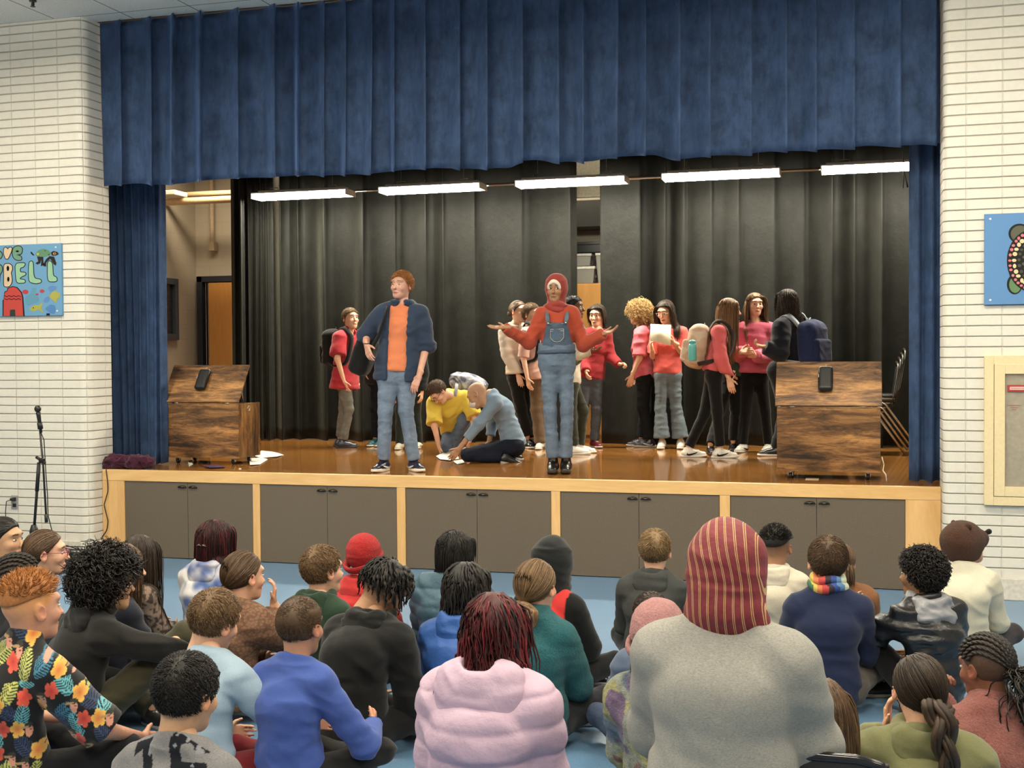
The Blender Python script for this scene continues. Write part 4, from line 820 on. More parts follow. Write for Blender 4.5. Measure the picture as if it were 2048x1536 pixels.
def make_hair(o, H, hc, hs, rs, coll, body, org, Rb, J, S):
    ca, cb = HAIRC[o['c']] if isinstance(o['c'], str) else o['c']; ca, cb = np.array(ca), np.array(cb); t = o.get('t', 'short'); mb = MB(); L0 = lambda p: hc + hs * (H @ np.array(p, float))
    def cap(off, front=.075, nape=-.055, nz=.004, col=None, sc=(1, 1, 1), frq=30):
        s_ = Sdf(); s_.ell(CR_C, (CR_R + off) * V(*sc), k=.01); n_ = unit(V(0, -.115, .090)); s_.plane(V(0, .070, front + .012) - n_ * .004, -n_, .006); s_.plane((0, 0, nape), (0, .35, -1), .008)
        v, f = s_.mesh(.006); nn = vnormals(v, f); v = v + nn * (nz * noise(v * frq, 3))[:, None]; mb.raw(hc + hs * (v @ H.T), f, (ca * .65 + cb * .35) if col is None else col)
    def st(style, n, L_, rad, **k):
        c1 = k.pop('c1', ca); c2 = k.pop('c2', cb); W, r, c = make_strands(H, hc, hs, style, rs, n, L_, c1, c2, rad, **k); v, f, cc = tubes(W, r, c, k.get('ns', 3) if False else 3); mb.raw(v, f, cc)
    fr = o.get('front', .075); np_ = o.get('nape', -.055)
    if t == 'short':
        cap(.004 + .25 * o.get('lift', .012), fr, np_); st('short', o.get('n', 1800), o.get('L', .05), o.get('rad', .0016), K=7, lift=o.get('lift', .012), front=fr, nape=np_, wig=o.get('wig', .08), topbias=o.get('tb', .4), grav=.08, curl=o.get('curl', 0), whorl=o.get('whorl', (.012, -.055, .10)))
    elif t == 'fade':
        cap(.007, fr - .002, o.get('fz', .045), .002, ca * .8 + cb * .2, (.96, .98, 1.06)); st('up', o.get('n', 900), o.get('L', .022), .0018, K=4, lift=.012, front=fr, nape=o.get('fz', .045), wig=.15, grav=0)
    elif t == 'curly':
        cap(o.get('vol', .02) * .6, fr, np_, .012, frq=60); st('up', o.get('n', 1000), o.get('L', .06), o.get('rad', .003), K=14, lift=o.get('vol', .02) * 1.6, front=fr, nape=np_, wig=.3, curl=o.get('curl', .007), grav=o.get('grav', .12))
    elif t == 'locs':
        cap(.008, fr, np_); st('long', o.get('n', 90), o.get('L', .13), o.get('rad', .0055), K=10, lift=o.get('lift', .03), front=fr, nape=np_, wig=.10, grav=o.get('grav', .35), coll=coll, back=o.get('back', 0.), curl=o.get('curl', .003), mexp=o.get('mexp', 1.))
    elif t == 'long':
        cap(.008, fr, np_, .002); st('long', int(o.get('n', 750) * 1.7), o.get('L', .35), o.get('rad', .0023), K=o.get('K', 14), lift=.012, front=fr, nape=np_, wig=o.get('wig', .03), grav=o.get('grav', .30), coll=coll, part=o.get('part', 0), back=o.get('back', .35), curl=o.get('curl', 0), mexp=o.get('mexp', 1.))
    elif t in ('tie', 'bun', 'braid', 'puff', 'cornrow'):
        T = np.array(o.get('tie', (0, -.105, .0)), float); cap(.0045, fr, np_, .0015, col=V(.085, .048, .032) if t == 'cornrow' else None)
        if t == 'cornrow':
            for k in range(11):                           # raised plaits running back to the tie
                a0 = (k - 5) / 5 * 1.35; d0 = unit(V(math.sin(a0) * 1.0, .80 * math.cos(a0) - .05, .62 - .55 * abs(math.sin(a0)))); d1 = unit((T - CR_C) / CR_R); om = math.acos(np.clip(d0 @ d1, -1, 1)); tt = np.linspace(0, .97, 22)[:, None]
                dm = V(math.sin(a0) * 1.15, -.15, 1.75 * math.cos(a0 * .8)); Q = (1 - tt) ** 2 * d0 + 2 * tt * (1 - tt) * dm + tt ** 2 * d1; Q /= np.linalg.norm(Q, axis=1)[:, None]
                P = CR_C + (CR_R + .0085) * Q; add_braid(mb, hc + hs * (P @ H.T), .0058 * hs, ca + (cb - ca) * .5, cb, side=H @ V(1, 0, 0), tip=.02)
        else: st('gather', o.get('n', 700), 1, .0022, K=10, front=fr, nape=np_, gather=T, grav=.0)
        if t == 'tie':
            n = 160; K = 10; P0 = T + rs.randn(n, 3) * .008; P = [P0]; d = np.tile(V(0, -.8, -.5), (n, 1)) + rs.randn(n, 3) * .15; seg = o.get('L', .16) / (K - 1); dn = H.T @ V(0, 0, -1)
            for k in range(K - 1): d = d + dn * .35; d /= np.linalg.norm(d, axis=1)[:, None]; P.append(push_out(P[-1] + d * seg, CR_C, CR_R, .01))
            P = np.stack(P, 1); m = rs.rand(n, 1); v, f, cc = tubes(hc + hs * (P @ H.T), np.full((n, K), .003 * hs) * (1 - .5 * np.linspace(0, 1, K) ** 2), (ca * (1 - m) + cb * m) * (.7 + .6 * rs.rand(n, 1))); mb.raw(v, f, cc)
        if t == 'bun':
            for k in range(26): 
                a = rs.rand(3) * 6.28; R_ = Rx(a[0]) @ Rz(a[1]); q = np.linspace(0, 5, 14); r0 = o.get('br', .024); P = T + V(0, -.6 * r0, 0) + np.stack([np.cos(q), np.sin(q), .3 * np.sin(2 * q)], 1) @ R_.T * r0 * (.7 + .3 * rs.rand()); mb.tube(hc + hs * (P @ H.T), .0055 * hs, 6, ca + (cb - ca) * rs.rand())
        if t in ('puff', 'cornrow'):
            n = 260; K = 12; d = rs.randn(n, 3) * .6 + np.array(o.get('pd', (.1, -1., -.6))); d /= np.linalg.norm(d, axis=1)[:, None]; tt = np.linspace(0, 1, K); Lp = o.get('pL', .10) * (.5 + .7 * rs.rand(n, 1, 1)); P = T + d[:, None] * tt[None, :, None] * Lp + (H.T @ V(0, 0, -1)) * (tt ** 2)[None, :, None] * Lp * .8
            ph = rs.rand(n, 1) * 6; P = P + .008 * np.stack([np.cos(ph + 16 * tt), np.sin(ph + 16 * tt), np.cos(ph + 14 * tt)], -1); m = rs.rand(n, 1); v, f, cc = tubes(hc + hs * (P @ H.T), np.full((n, K), .0028 * hs), (ca * (1 - m) + cb * m)); mb.raw(v, f, cc)
        if t == 'braid':
            pts = [L0(T)] + [np.array(p, float) for p in o['path']]; add_braid(mb, pts, o.get('r', .020), ca * .5 + cb * .5, cb, side=o.get('bside', Rb[:, 0]))
    ob = mb.build('hair', M['hair'], body, True, org); return ob
# ---- pose builders
def seated(px, py, s, a=0., lean=0., tilt=0., legs='cross', slump=.02, k=None, over=None, sh=1.):
    """px,py = crown of the head in the photograph; s = pixels per metre there; a = heading"""
    T = at(px, py, FPX / s); k = k or T[2] / .757; ar = math.radians(a); F = V(math.sin(ar), math.cos(ar), 0); R_ = V(math.cos(ar), -math.sin(ar), 0); U = V(0, 0, 1.)
    B = np.stack([R_, F, U], 1); l = dict(pelvis=V(0, -.02, .10), chest=V(0, .0 - slump, .36), neck=V(0, .025, .525), head=V(0, .058, .628))
    l['shL'] = V(-.145 * sh, .005, .435); l['shR'] = V(.145 * sh, .005, .435); l['elL'] = V(-.185 * sh, .10, .23); l['elR'] = V(.185 * sh, .10, .23); l['wrL'] = V(-.10, .25, .20); l['wrR'] = V(.10, .25, .20)
    if legs == 'cross': lg = dict(hip=V(.085, .0, .10), kn=V(.235, .25, .14), an=V(-.04, .30, .075), to=V(-.15, .32, .06))
    elif legs == 'up': lg = dict(hip=V(.085, .0, .10), kn=V(.12, .30, .40), an=V(.11, .42, .075), to=V(.12, .55, .03))
    elif legs == 'kneel': lg = dict(hip=V(.08, -.0, .30), kn=V(.11, .22, .06), an=V(.09, -.14, .05), to=V(.09, -.26, .03))
    elif legs == 'chair': lg = dict(hip=V(.09, .0, .0), kn=V(.11, .42, .0), an=V(.10, .45, -.42), to=V(.10, .60, -.47))
    elif legs == 'upkneel': lg = dict(hip=V(.085, .0, .09), kn=V(.11, .20, -.24), an=V(.09, -.16, -.27), to=V(.09, -.28, -.28))
    for j, p in lg.items():
        for q, sg in (('L', -1), ('R', 1)): l[j + q] = p * V(sg, 1, 1)
    la, ti = math.radians(-lean), math.radians(tilt); M_ = Ry(ti) @ Rx(la)
    up = ('chest', 'neck', 'head', 'shL', 'shR', 'elL', 'elR', 'wrL', 'wrR')
    for j in up: l[j] = l['pelvis'] + M_ @ (l[j] - l['pelvis'])
    for j, p in (over or {}).items(): l[j] = V(*p)
    top = l['head'] + V(0, 0, .118 / 1.0); base = T - B @ (top * k); base[2] = T[2] - .749 * k if lean or tilt else 0.0
    base[2] = 0.0 if legs not in ('chair', 'upkneel') else T[2] - .749 * k
    if (lean or tilt): base[2] = 0.0 if abs((top * k)[2] - T[2]) > .001 and legs not in ('chair', 'upkneel') else base[2]
    kk = k if not (lean or tilt) or legs in ('chair', 'upkneel') else T[2] / top[2]
    if kk != k: base = T - B @ (top * kk); base[2] = 0
    J = {j: base + B @ (p * kk) for j, p in l.items()}; J['floor'] = 0.0; J['k'] = kk; return J
def stand(fx, fy, hy, a=180., over=None, hx=None, Hm=None, floor=DECK, dd=0., bend=0.):
    """fx,fy = where the feet stand in the photograph, hy = crown; over: joint -> (px, py, depth offset) or ('w', x, y, z local)"""
    B0 = on_z(fx, fy, floor); d0 = depth(B0) + dd; s = FPX / d0; Hm = Hm or (fy - hy) / s * 1.0; hx = fx if hx is None else hx
    ar = math.radians(a); F = V(math.sin(ar), math.cos(ar), 0); R_ = V(math.cos(ar), -math.sin(ar), 0); B = np.stack([R_, F, V(0, 0, 1.)], 1); q = Hm
    l = dict(pelvis=V(0, 0, .525 * q), chest=V(0, .0, .72 * q), neck=V(0, -.005, .852 * q), head=V(0, .015, .925 * q)); hw = .102 * q
    for sd, sg in (('L', -1), ('R', 1)):
        l['sh' + sd] = V(sg * hw, 0, .79 * q); l['el' + sd] = V(sg * (hw + .025), -.015, .62 * q); l['wr' + sd] = V(sg * (hw + .03), .05, .475 * q)
        l['hip' + sd] = V(sg * .052 * q, 0, .50 * q); l['kn' + sd] = V(sg * .056 * q, .015, .275 * q); l['an' + sd] = V(sg * .06 * q, -.02, .055 * q); l['to' + sd] = V(sg * .075 * q, .11, .02)
    sh = (hx - fx) / s; top = B0 + V(0, 0, 0)
    J = {}
    for j, p in l.items():
        w_ = B0 + B @ p; w_ = w_ + RW[:, 0] * sh * np.clip((p[2] / q - .45) / .5, 0, 1); J[j] = w_
    for j, p in (over or {}).items():
        if p[0] == 'd': J[j] = J[j] + B @ V(*p[1:])
        else: J[j] = at(p[0], p[1], d0 + (p[2] if len(p) > 2 else 0))
    J['floor'] = floor; J['stand'] = True; J['H'] = Hm; J['d0'] = d0; J['s'] = s; return J
# ================================================================== things people wear on the head, glasses, backpacks
def part_mesh(P, name, s_, h, mat, col, amp=0, parent=None, cfn=None, local=None, label=None, fs=1., quilt=0):
    v, f = s_.mesh(h)
    if local == 'head': v = P['hc'] + P['hs'] * (v @ P['H'].T)
    if amp: v = fold(v, f, amp, P['Rb'] if local != 'head' else P['H'], P['org'], 5, fs, quilt)
    c = np.tile(C_(col), (len(v), 1))
    if cfn: c = cfn(v, ((v - P['hc']) @ P['H']) / P['hs'], C_(col))
    o = np_obj(name, v, [f], M[mat], parent or P['o'], c, True, P['org'])
    if label: o['label'] = label
    return o
def hl(P, p): return P['hc'] + P['hs'] * (P['H'] @ np.array(p, float))
def beanie(P, col, name='beanie', mat='fleece', pts=True, low=.030, cuff=True, sc=1.0):
    s_ = Sdf(); s_.ell(CR_C + V(0, -.004, .010), (CR_R + .014) * V(1, 1, 1.04) * sc, k=.02); n_ = unit(V(0, -.11, .115)); s_.plane(V(0, .09, low + .03), -n_, .008)
    if cuff:
        s_.plane((0, 0, -.045), (0, .15, -1), .006)
    ob = part_mesh(P, name, s_, .005, mat, col, .004, local='head', fs=.6)
    mb = MB()
    if cuff:
        pts_ = []
        for a in np.linspace(0, 2 * PI, 40, endpoint=True):
            d = V(math.sin(a), math.cos(a), 0); z = .006 + .040 * math.cos(a) - .016; p = V(d[0] * (CR_R[0] + .014) * sc, -.014 + d[1] * (CR_R[1] + .012) * sc, z); pts_.append(hl(P, p))
        mb.tube(pts_, .013 * P['hs'], 10, C_(col) * .92, caps=False, flat=1.9)
        c = mb.build('cuff', M[mat], ob, True, P['org'])
    return ob
def hood_up(P, col, mat='cloth'):
    s_ = Sdf(); s_.ell(CR_C + V(0, -.012, .008), CR_R + .022, k=.03); s_.cap((0, -.02, -.02), (0, -.045, -.115), .085, .082, .05); s_.cap((0, .02, -.03), (0, .005, -.12), .07, .078, .04)
    s_.cap((0, .06, -.01), (0, .2, -.01), .062, .09, .02, op=1); return part_mesh(P, 'hood', s_, .006, mat, col, .008, local='head', fs=.7)
def glasses(P, col, label, mat='gloss', w=.022, z=.006, round_=False):
    mb = MB(); c = C_(col)
    for x0 in (-.031, .031):
        a = np.linspace(0, 2 * PI, 25); r = np.stack([x0 + w * np.sign(np.cos(a)) * np.abs(np.cos(a)) ** .8, np.full(25, .104), z + .017 * np.sign(np.sin(a)) * np.abs(np.sin(a)) ** .8], 1)
        mb.tube(P['hc'] + P['hs'] * (r @ P['H'].T), .0019, 6, c, caps=False)
    mb.tube([hl(P, (-.010, .106, z + .006)), hl(P, (0, .108, z + .008)), hl(P, (.010, .106, z + .006))], .0018, 6, c)
    for s in (-1, 1): mb.tube([hl(P, (s * .052, .102, z + .006)), hl(P, (s * .072, .080, z + .006)), hl(P, (s * .087, .0, z + .006)), hl(P, (s * .086, -.018, z - .012))], .0020, 6, c)
    return setp(mb.build('glasses', M[mat], None, True, hl(P, (0, .1, z))), label, 'glasses')
def face_mask(P, col=(232, 230, 228), below=False):
    s_ = Sdf(); s_.ell((0, .055, -.045), (.050, .060, .048), k=.01); s_.plane((0, .05, -.01), (0, .35, 1), .01); s_.plane((0, .030, 0), (0, -1, -.2), .005); s_.cap((0, .095, -.02), (0, .112, -.035), .012, .010, .02)
    ob = part_mesh(P, 'face_mask', s_, .005, 'cloth', col, .002, local='head')
    mb = MB()
    for s in (-1, 1):
        mb = MB(); mb.tube([hl(P, (s * .044, .050, -.020)), hl(P, (s * .072, .02, 0)), hl(P, (s * .088, -.014, .018)), hl(P, (s * .090, -.022, -.004)), hl(P, (s * .086, -.012, -.030)), hl(P, (s * .072, .02, -.052)), hl(P, (s * .044, .050, -.075))], .0018, 5, C_(col)); mb.build('ear_loop', M['cloth'], ob, True, P['org'])
    return ob
def backpack(P, col, label, size=(.15, .085, .21), off=(0, -.04), mat='cloth', trim=None, cfn=None, straps=True, tilt=0., pocket=True, sag=0.):
    J, S, sv, fv, up = P['J'], P['S'], P['sv'], P['fv'], P['upv']; R = np.stack([sv, fv, up], 1) @ Rx(tilt); c = J['chest'] - fv * (.10 * S + size[1]) + sv * off[0] + up * off[1]; o0 = c - up * size[2]
    s_ = Sdf(); s_.box(c, size, R, min(size) * .8, .02); s_.ell(c + up * size[2] * .55, V(size[0] * .95, size[1] * .95, size[2] * .55), R, .04); v, f = s_.mesh(.008); v = fold(v, f, .008, R, c, 9, 1.); cc = np.tile(C_(col), (len(v), 1))
    if cfn: cc = cfn(v, (v - c) @ R, C_(col))
    root = np_obj('backpack', v, [f], M[mat], None, cc, True, o0); setp(root, label, 'backpack')
    if pocket:
        s_ = Sdf(); s_.box(c - R[:, 1] * size[1] * .95 - R[:, 2] * size[2] * .28, (size[0] * .78, size[1] * .42, size[2] * .52), R, .03, .02); v, f = s_.mesh(.008); v = fold(v, f, .006, R, c, 4, 1.)
        np_obj('pocket', v, [f], M[mat], root, cfn(v, (v - c) @ R, C_(col)) if cfn else np.tile(C_(col) * .85, (len(v), 1)), True, o0)
    t_ = C_(trim if trim is not None else (25, 25, 28)); mb = MB(); pts = [c + R @ V(size[0] * .9 * math.sin(a), -size[1] * .35, size[2] * (.15 + .75 * math.cos(a))) + R @ V(0, -.004, 0) for a in np.linspace(-2.0, 2.0, 18)]
    for it in range(3):
        pts = [np.array(p) for p in pts]
    mb.tube([p + (p - c) * .07 for p in pts], .0045, 6, t_); mb.tube([c + R @ V(-.03, .3 * size[1], size[2] * .98), c + R @ V(0, .2 * size[1], size[2] * 1.18), c + R @ V(.03, .3 * size[1], size[2] * .98)], .007, 6, t_); mb.build('zip_and_handle', M['cloth'], root, True, o0)
    if straps:
        for q, sg in (('L', -1), ('R', 1)):
            if straps in ('L', 'R') and q != straps: continue
            mb = MB(); b = J['sh' + q] * .62 + J['neck'] * .38; r = .060 * S + .018; path = [c + sv * sg * .06 + up * size[2] * .7 + fv * size[1] * .8, b - fv * .07 * S + up * (r * .75), b + up * (r + .006), b + fv * .075 * S + up * r * .6, b + fv * (.125 * S + .014) - up * .05 * S, J['chest'] * .6 + J['pelvis'] * .4 + sv * sg * .125 * S + fv * .115 * S, J['chest'] * .45 + J['pelvis'] * .55 + sv * sg * .165 * S + fv * .0, c + sv * sg * size[0] * .9 - up * size[2] * .7 + fv * size[1] * .5]
            P_ = np.array(path); t = np.linspace(0, len(P_) - 1, 40); i = np.clip(t.astype(int), 0, len(P_) - 2); u = (t - i)[:, None]; g_ = lambda k: P_[np.clip(i + k, 0, len(P_) - 1)]
            Q = .5 * (2 * g_(0) + (g_(1) - g_(-1)) * u + (2 * g_(-1) - 5 * g_(0) + 4 * g_(1) - g_(2)) * u ** 2 + (-g_(-1) + 3 * g_(0) - 3 * g_(1) + g_(2)) * u ** 3)
            T = np.gradient(Q, axis=0); T /= np.linalg.norm(T, axis=1)[:, None]; N_ = Q - (J['chest'] * .5 + (J['shL'] + J['shR']) * .25); N_ -= T * (N_ * T).sum(1)[:, None]; N_ /= np.linalg.norm(N_, axis=1)[:, None]; W_ = np.cross(T, N_); hw = .026 * S
            vs = np.stack([Q - W_ * hw, Q - W_ * hw + N_ * .012, Q + W_ * hw + N_ * .012, Q + W_ * hw], 1).reshape(-1, 3); ff = [(4 * k + a_, 4 * k + (a_ + 1) % 4, 4 * k + 4 + (a_ + 1) % 4, 4 * k + 4 + a_) for k in range(39) for a_ in range(4)]
            mb.raw(vs, [np.array(ff)], t_); mb.build('strap', M['cloth'], root, True, o0)
    return root
def stripes_mat(name, stops, period, rough=.7):
    """colour bands across a smooth coordinate stored on the mesh (attribute Col, red channel)"""
    m, t, b = nt(name); a = N(t, 'ShaderNodeAttribute', attribute_name='Col'); sp = N(t, 'ShaderNodeSeparateColor'); L(t, a.outputs['Color'], sp.inputs[0])
    d = N(t, 'ShaderNodeMath', operation='DIVIDE'); L(t, sp.outputs[0], d.inputs[0]); d.inputs[1].default_value = period; fr = N(t, 'ShaderNodeMath', operation='FRACT'); L(t, d.outputs[0], fr.inputs[0])
    r = t.nodes.new('ShaderNodeValToRGB'); L(t, fr.outputs[0], r.inputs[0]); r.color_ramp.interpolation = 'CONSTANT'; e = r.color_ramp.elements
    while len(e) < len(stops): e.new(.5)
    for q, (p, c) in zip(e, stops): q.position = p; q.color = (*C_(c), 1)
    nf = noise_tex(t, objco(t), 200, 2); L(t, mixc(t, 1., r.outputs[0], ramp(t, nf, [(.3, .88), (.7, 1.)]), 'MULTIPLY'), b.inputs['Base Color']); b.inputs['Roughness'].default_value = rough; b.inputs['Sheen Weight'].default_value = .03
    bump(t, b, noise_tex(t, objco(t), 22, 3), .5, .012); return m
# ================================================================== the cast on the stage
G1 = 'young performers on the stage'
UPZ = V(0, 0, 1.)
def cast(label, J, S, **k): k.setdefault('group', G1); k.setdefault('body_h', .012); return person(label, J, S=S, **k)
BLUEJ = (126, 146, 170); jeans = lambda c=BLUEJ, **k: dict(c=c, m='denim', name='jeans', amp=.007, fs=.75, **k)
# boy in red polo
J = stand(690, 895, 610, a=135, over=dict(head=(701, 638, 0), neck=(695, 662, .0), chest=(693, 692, 0), pelvis=(690, 762, 0), shR=(680, 677, -.10), shL=(711, 675, .12), elR=(675, 718, -.17), wrR=(688, 763, -.15), elL=(718, 722, .16), wrL=(714, 762, .10), hipR=(689, 770, -.06), hipL=(692, 770, .07), knR=(697, 820, -.05), knL=(687, 820, .10), anR=(686, 879, -.05), anL=(680, 874, .12), toR=(706, 890, -.02), toL=(702, 886, .16)))
P = cast('boy in a red short sleeved polo and grey jeans, leftmost on stage', J, .86, head=(125, 4, 0), skin='fair', hair=dict(t='short', c='lbrown', L=.05, lift=.009, wig=.12, tb=.6), top=dict(c=(176, 22, 38), name='polo_shirt', sleeve=.42, off=.030, hem=.10, bell=.025, so=.014, collar=1, vneck=1), bottom=jeans((132, 128, 118)), shoes=dict(c=(52, 56, 70), sole=(58, 62, 78)), gaze=.3)
backpack(P, (20, 19, 18), 'black backpack on the boy in the red polo', (.14, .09, .20), trim=(16, 16, 18))
# tall red-haired boy
J = stand(795, 942, 535, a=175, hx=801, over=dict(head=(803, 572, 0), neck=(805, 606, .01), chest=(800, 655, 0), pelvis=(796, 738, .0), shR=(764, 628, .02), shL=(842, 630, .0), elR=(733, 672, .10), wrR=(733, 690, -.10), elL=(853, 690, .02), wrL=(838, 752, -.13), hipR=(777, 750, 0), hipL=(815, 750, 0), knR=(771, 822, -.05), knL=(812, 822, -.03), anR=(767, 918, 0), anL=(828, 920, 0), toR=(749, 938, -.15), toL=(842, 938, -.13)))
ORANGE = (238, 132, 78)
P = cast('tall boy with short red hair, orange t-shirt and open navy hoodie, blue jeans', J, 1.0, g=1.10, head=(192, 2, -2), skin=(226, 168, 142), hs=1.04, hair=dict(t='short', c='ginger', L=.05, lift=.013, wig=.12, curl=.003, n=2400, rad=.0015, tb=.8), lid=.35, look=1., lips=(196, 120, 104), top=dict(c=ORANGE, name='t_shirt', sleeve=.12, off=.006, hem=.02, amp=.008, fs=.8, m='cloth'), over=dict(c=(50, 66, 92), name='hoodie', sleeve=.55, off=.026, hem=.10, open=.080, hood=1, amp=.012, so=.010, cuff=.012), bottom=jeans((132, 152, 178)), shoes=dict(c=(30, 34, 58), sole=(236, 226, 205), laces=(30, 34, 58), swoosh=(225, 225, 225), th=.032), hands=dict(R=dict(f=V(.35, -.35, -.8), n=V(.3, .8, .2), curl=.25), L=dict(f=V(-.35, -.2, -.9), n=V(.2, .9, -.1), curl=.25)))
mb = MB(); mb.tube([J['wrR'] + V(.033 * math.cos(a), .030 * math.sin(a), .012) for a in np.linspace(0, 2 * PI, 20)], .003, 6, (.01, .01, .01)); setp(mb.build('bracelet', M['rubber'], None, True, J['wrR']), 'thin black bracelet on the wrist of the tall red-haired boy', 'bracelet')
sd_ = Sdf(); c = at(727, 712, J['d0'] + .16); sd_.box(c, (.085, .10, .17), Ry(.35), .06, .02); v, f = sd_.mesh(.009); v = fold(v, f, .01, np.eye(3), c, 3)
bag = np_obj('backpack', v, [f], M['cloth'], None, np.tile(C_((17, 17, 17)), (len(v), 1)), True, c - V(0, 0, .17)); setp(bag, 'black bag slung at the right hip of the tall red-haired boy', 'backpack')
mb = MB(); mb.tube([at(776, 612, J['d0'] - .10), at(768, 640, J['d0'] - .15), at(757, 672, J['d0'] - .13), at(742, 700, J['d0'] + .02), c], .017, 8, C_((22, 22, 24)), flat=.35); mb.build('strap', M['cloth'], bag, True, c - V(0, 0, .17))
# two performers mostly hidden behind him
J = stand(752, 892, 640, a=200, over=dict(head=(800, 640, .1), wrR=(738, 742, -.02), elR=(747, 712, .1), anR=(751, 874, 0), toR=(738, 884, -.12), knR=(750, 815, 0), hipR=(757, 760, 0)))
cast('person in dark jeans and teal running shoes, mostly hidden behind the tall red-haired boy', J, .85, face=False, skin='fair', hair=dict(t='short', c='brown'), top=dict(c=(16, 16, 18), name='sweatshirt', g=.8), bottom=dict(c=(22, 24, 32), m='denim', name='jeans'), shoes=dict(c=(54, 104, 116), sole=(232, 222, 200)))
J = stand(822, 898, 660, a=185, over=dict(anR=(800, 888, 0), anL=(838, 889, .1), knR=(800, 820, 0), knL=(832, 820, .1)))
cast('person in dark green trousers and white sneakers, hidden behind the jeans of the tall boy', J, .80, face=False, skin='fair', hair=dict(t='short', c='dark'), top=dict(c=(24, 24, 26), name='sweatshirt', g=.75), bottom=dict(c=(38, 46, 42), name='trousers'), shoes=dict(c=(222, 214, 196)))
# yellow shirt boy kneeling
J = stand(900, 908, 700, a=200, Hm=1.5, over=dict(head=(877, 784, -.02), neck=(900, 790, .10), chest=(903, 815, .16), pelvis=(915, 862, .38), shR=(868, 806, .10), shL=(933, 795, .12), elR=(869, 852, .0), wrR=(878, 893, -.04), elL=(950, 838, .02), wrL=(940, 880, .02), hipR=(903, 868, .36), hipL=(926, 868, .36), knL=(928, 838, .12), anL=(905, 893, .22), toL=(895, 902, .08), knR=(893, 893, .10), anR=(915, 895, .48), toR=(925, 900, .60)))
P = cast('boy in a yellow t-shirt kneeling over papers on the stage floor', J, .92, g=1.05, head=(215, -62, 12), skin='fair', hair=dict(t='short', c='brown', L=.06, lift=.012, wig=.15, n=1100), top=dict(c=(236, 200, 28), name='t_shirt', sleeve=.46, off=.020, hem=.03, so=.014, amp=.013, collar=1), bottom=jeans((112, 128, 150), off=.014), shoes=dict(c=(60, 60, 66)), lid=.6)
glasses(P, (30, 22, 20), 'dark framed glasses worn by the kneeling boy in yellow')
def camo(v, l, c): n = noise(l * V(22, 22, 22) + 3 * noise(l * 8, 2)[:, None], 4); return np.where(n[:, None] > .25, C_((190, 188, 186)), np.where(n[:, None] < -.25, C_((84, 86, 118)), C_((140, 140, 152))))
J2 = P['J']; c = at(937, 768, J['d0'] + .26); s_ = Sdf(); R = np.stack([unit(V(1, .1, -.28)), unit(V(.1, 1, 0)), unit(V(.28, 0, 1))], 1); s_.box(c, (.205, .12, .085), R, .08, .02); s_.ell(c + V(.0, 0, .03), V(.17, .11, .075), R, .05); v, f = s_.mesh(.008); v = fold(v, f, .014, R, c, 2, .9)
bp = np_obj('backpack', v, [f], M['shiny'], None, camo(v, v - c, None), True, c - V(0, 0, .09)); setp(bp, 'grey and violet patterned backpack on the back of the kneeling boy in yellow', 'backpack')
mb = MB(); a0 = J['shL']; mb.tube([c + V(-.10, -.06, .03), at(913, 775, J['d0'] + .06), at(910, 790, J['d0'] + .03), at(914, 808, J['d0'] + .05), at(920, 830, J['d0'] + .16)], .018, 8, C_((150, 150, 156)), flat=.35); mb.build('strap', M['cloth'], bp, True, c - V(0, 0, .09))
# person in light blue
J = stand(960, 925, 760, a=250, Hm=1.5, over=dict(head=(955, 790, .0), neck=(980, 787, .02), chest=(1005, 820, .12), pelvis=(1028, 885, .14), shL=(990, 806, -.06), shR=(984, 797, .22), elL=(958, 848, -.10), wrL=(918, 898, -.10), elR=(985, 850, .28), wrR=(978, 885, .24), hipL=(1029, 893, .05), hipR=(1027, 890, .22), knL=(935, 910, -.05), anL=(1012, 916, -.02), toL=(1046, 917, .0), knR=(950, 905, .25), anR=(1015, 905, .30), toR=(1040, 905, .34)))
J['soleL'] = V(.25, 0, 1.); J['soleR'] = V(.25, 0, 1.)
P = cast('person with shaved head, white mask and light blue top kneeling on the stage', J, .92, g=.98, head=(262, -38, 10), skin=(196, 146, 108), fadec=(-.06, .05, .10), top=dict(c=(132, 158, 182), name='long_sleeve_top', sleeve=.80, off=.012, hem=.05, so=.004, amp=.011, fs=.8), bottom=dict(c=(30, 36, 54), m='denim', name='jeans', off=.010, len=.86), shoes=dict(c=(22, 24, 26), sole=(222, 222, 218), only='LR'), lid=.7)
face_mask(P); mb = MB()
# cream blouse girl
J = stand(1062, 896, 597, a=130, over=dict(head=(1037, 624, 0), neck=(1030, 648, .02), chest=(1031, 682, 0), pelvis=(1036, 745, 0), shR=(1009, 665, -.06), shL=(1050, 660, .10), elR=(1014, 708, -.10), wrR=(1036, 750, -.14), elL=(1058, 700, .14), wrL=(1060, 735, .1), hipR=(1030, 755, -.03), hipL=(1043, 755, .06), knR=(1041, 815, 0), knL=(1053, 815, .08), anR=(1054, 872, .0), anL=(1063, 874, .1), toR=(1062, 888, -.10), toL=(1075, 888, .02)))
P = cast('girl with dark hair in a low bun, cream blouse and black trousers, looking right', J, .86, g=.9, head=(118, 0, 0), skin='fair', hair=dict(t='bun', c='brown', tie=(0, -.112, -.015), br=.026), top=dict(c=(226, 205, 180), name='blouse', off=.018, hem=.01, so=.010, cuff=.006, amp=.010), bottom=dict(c=(17, 15, 15), rise=.12, off=.014, ank=.055), shoes=dict(c=(26, 25, 25), sole=(220, 214, 200), laces=(220, 214, 200)), hands=dict(R=dict(f=V(.35, -.2, -.9), n=V(-.3, .9, 0), curl=.2)))
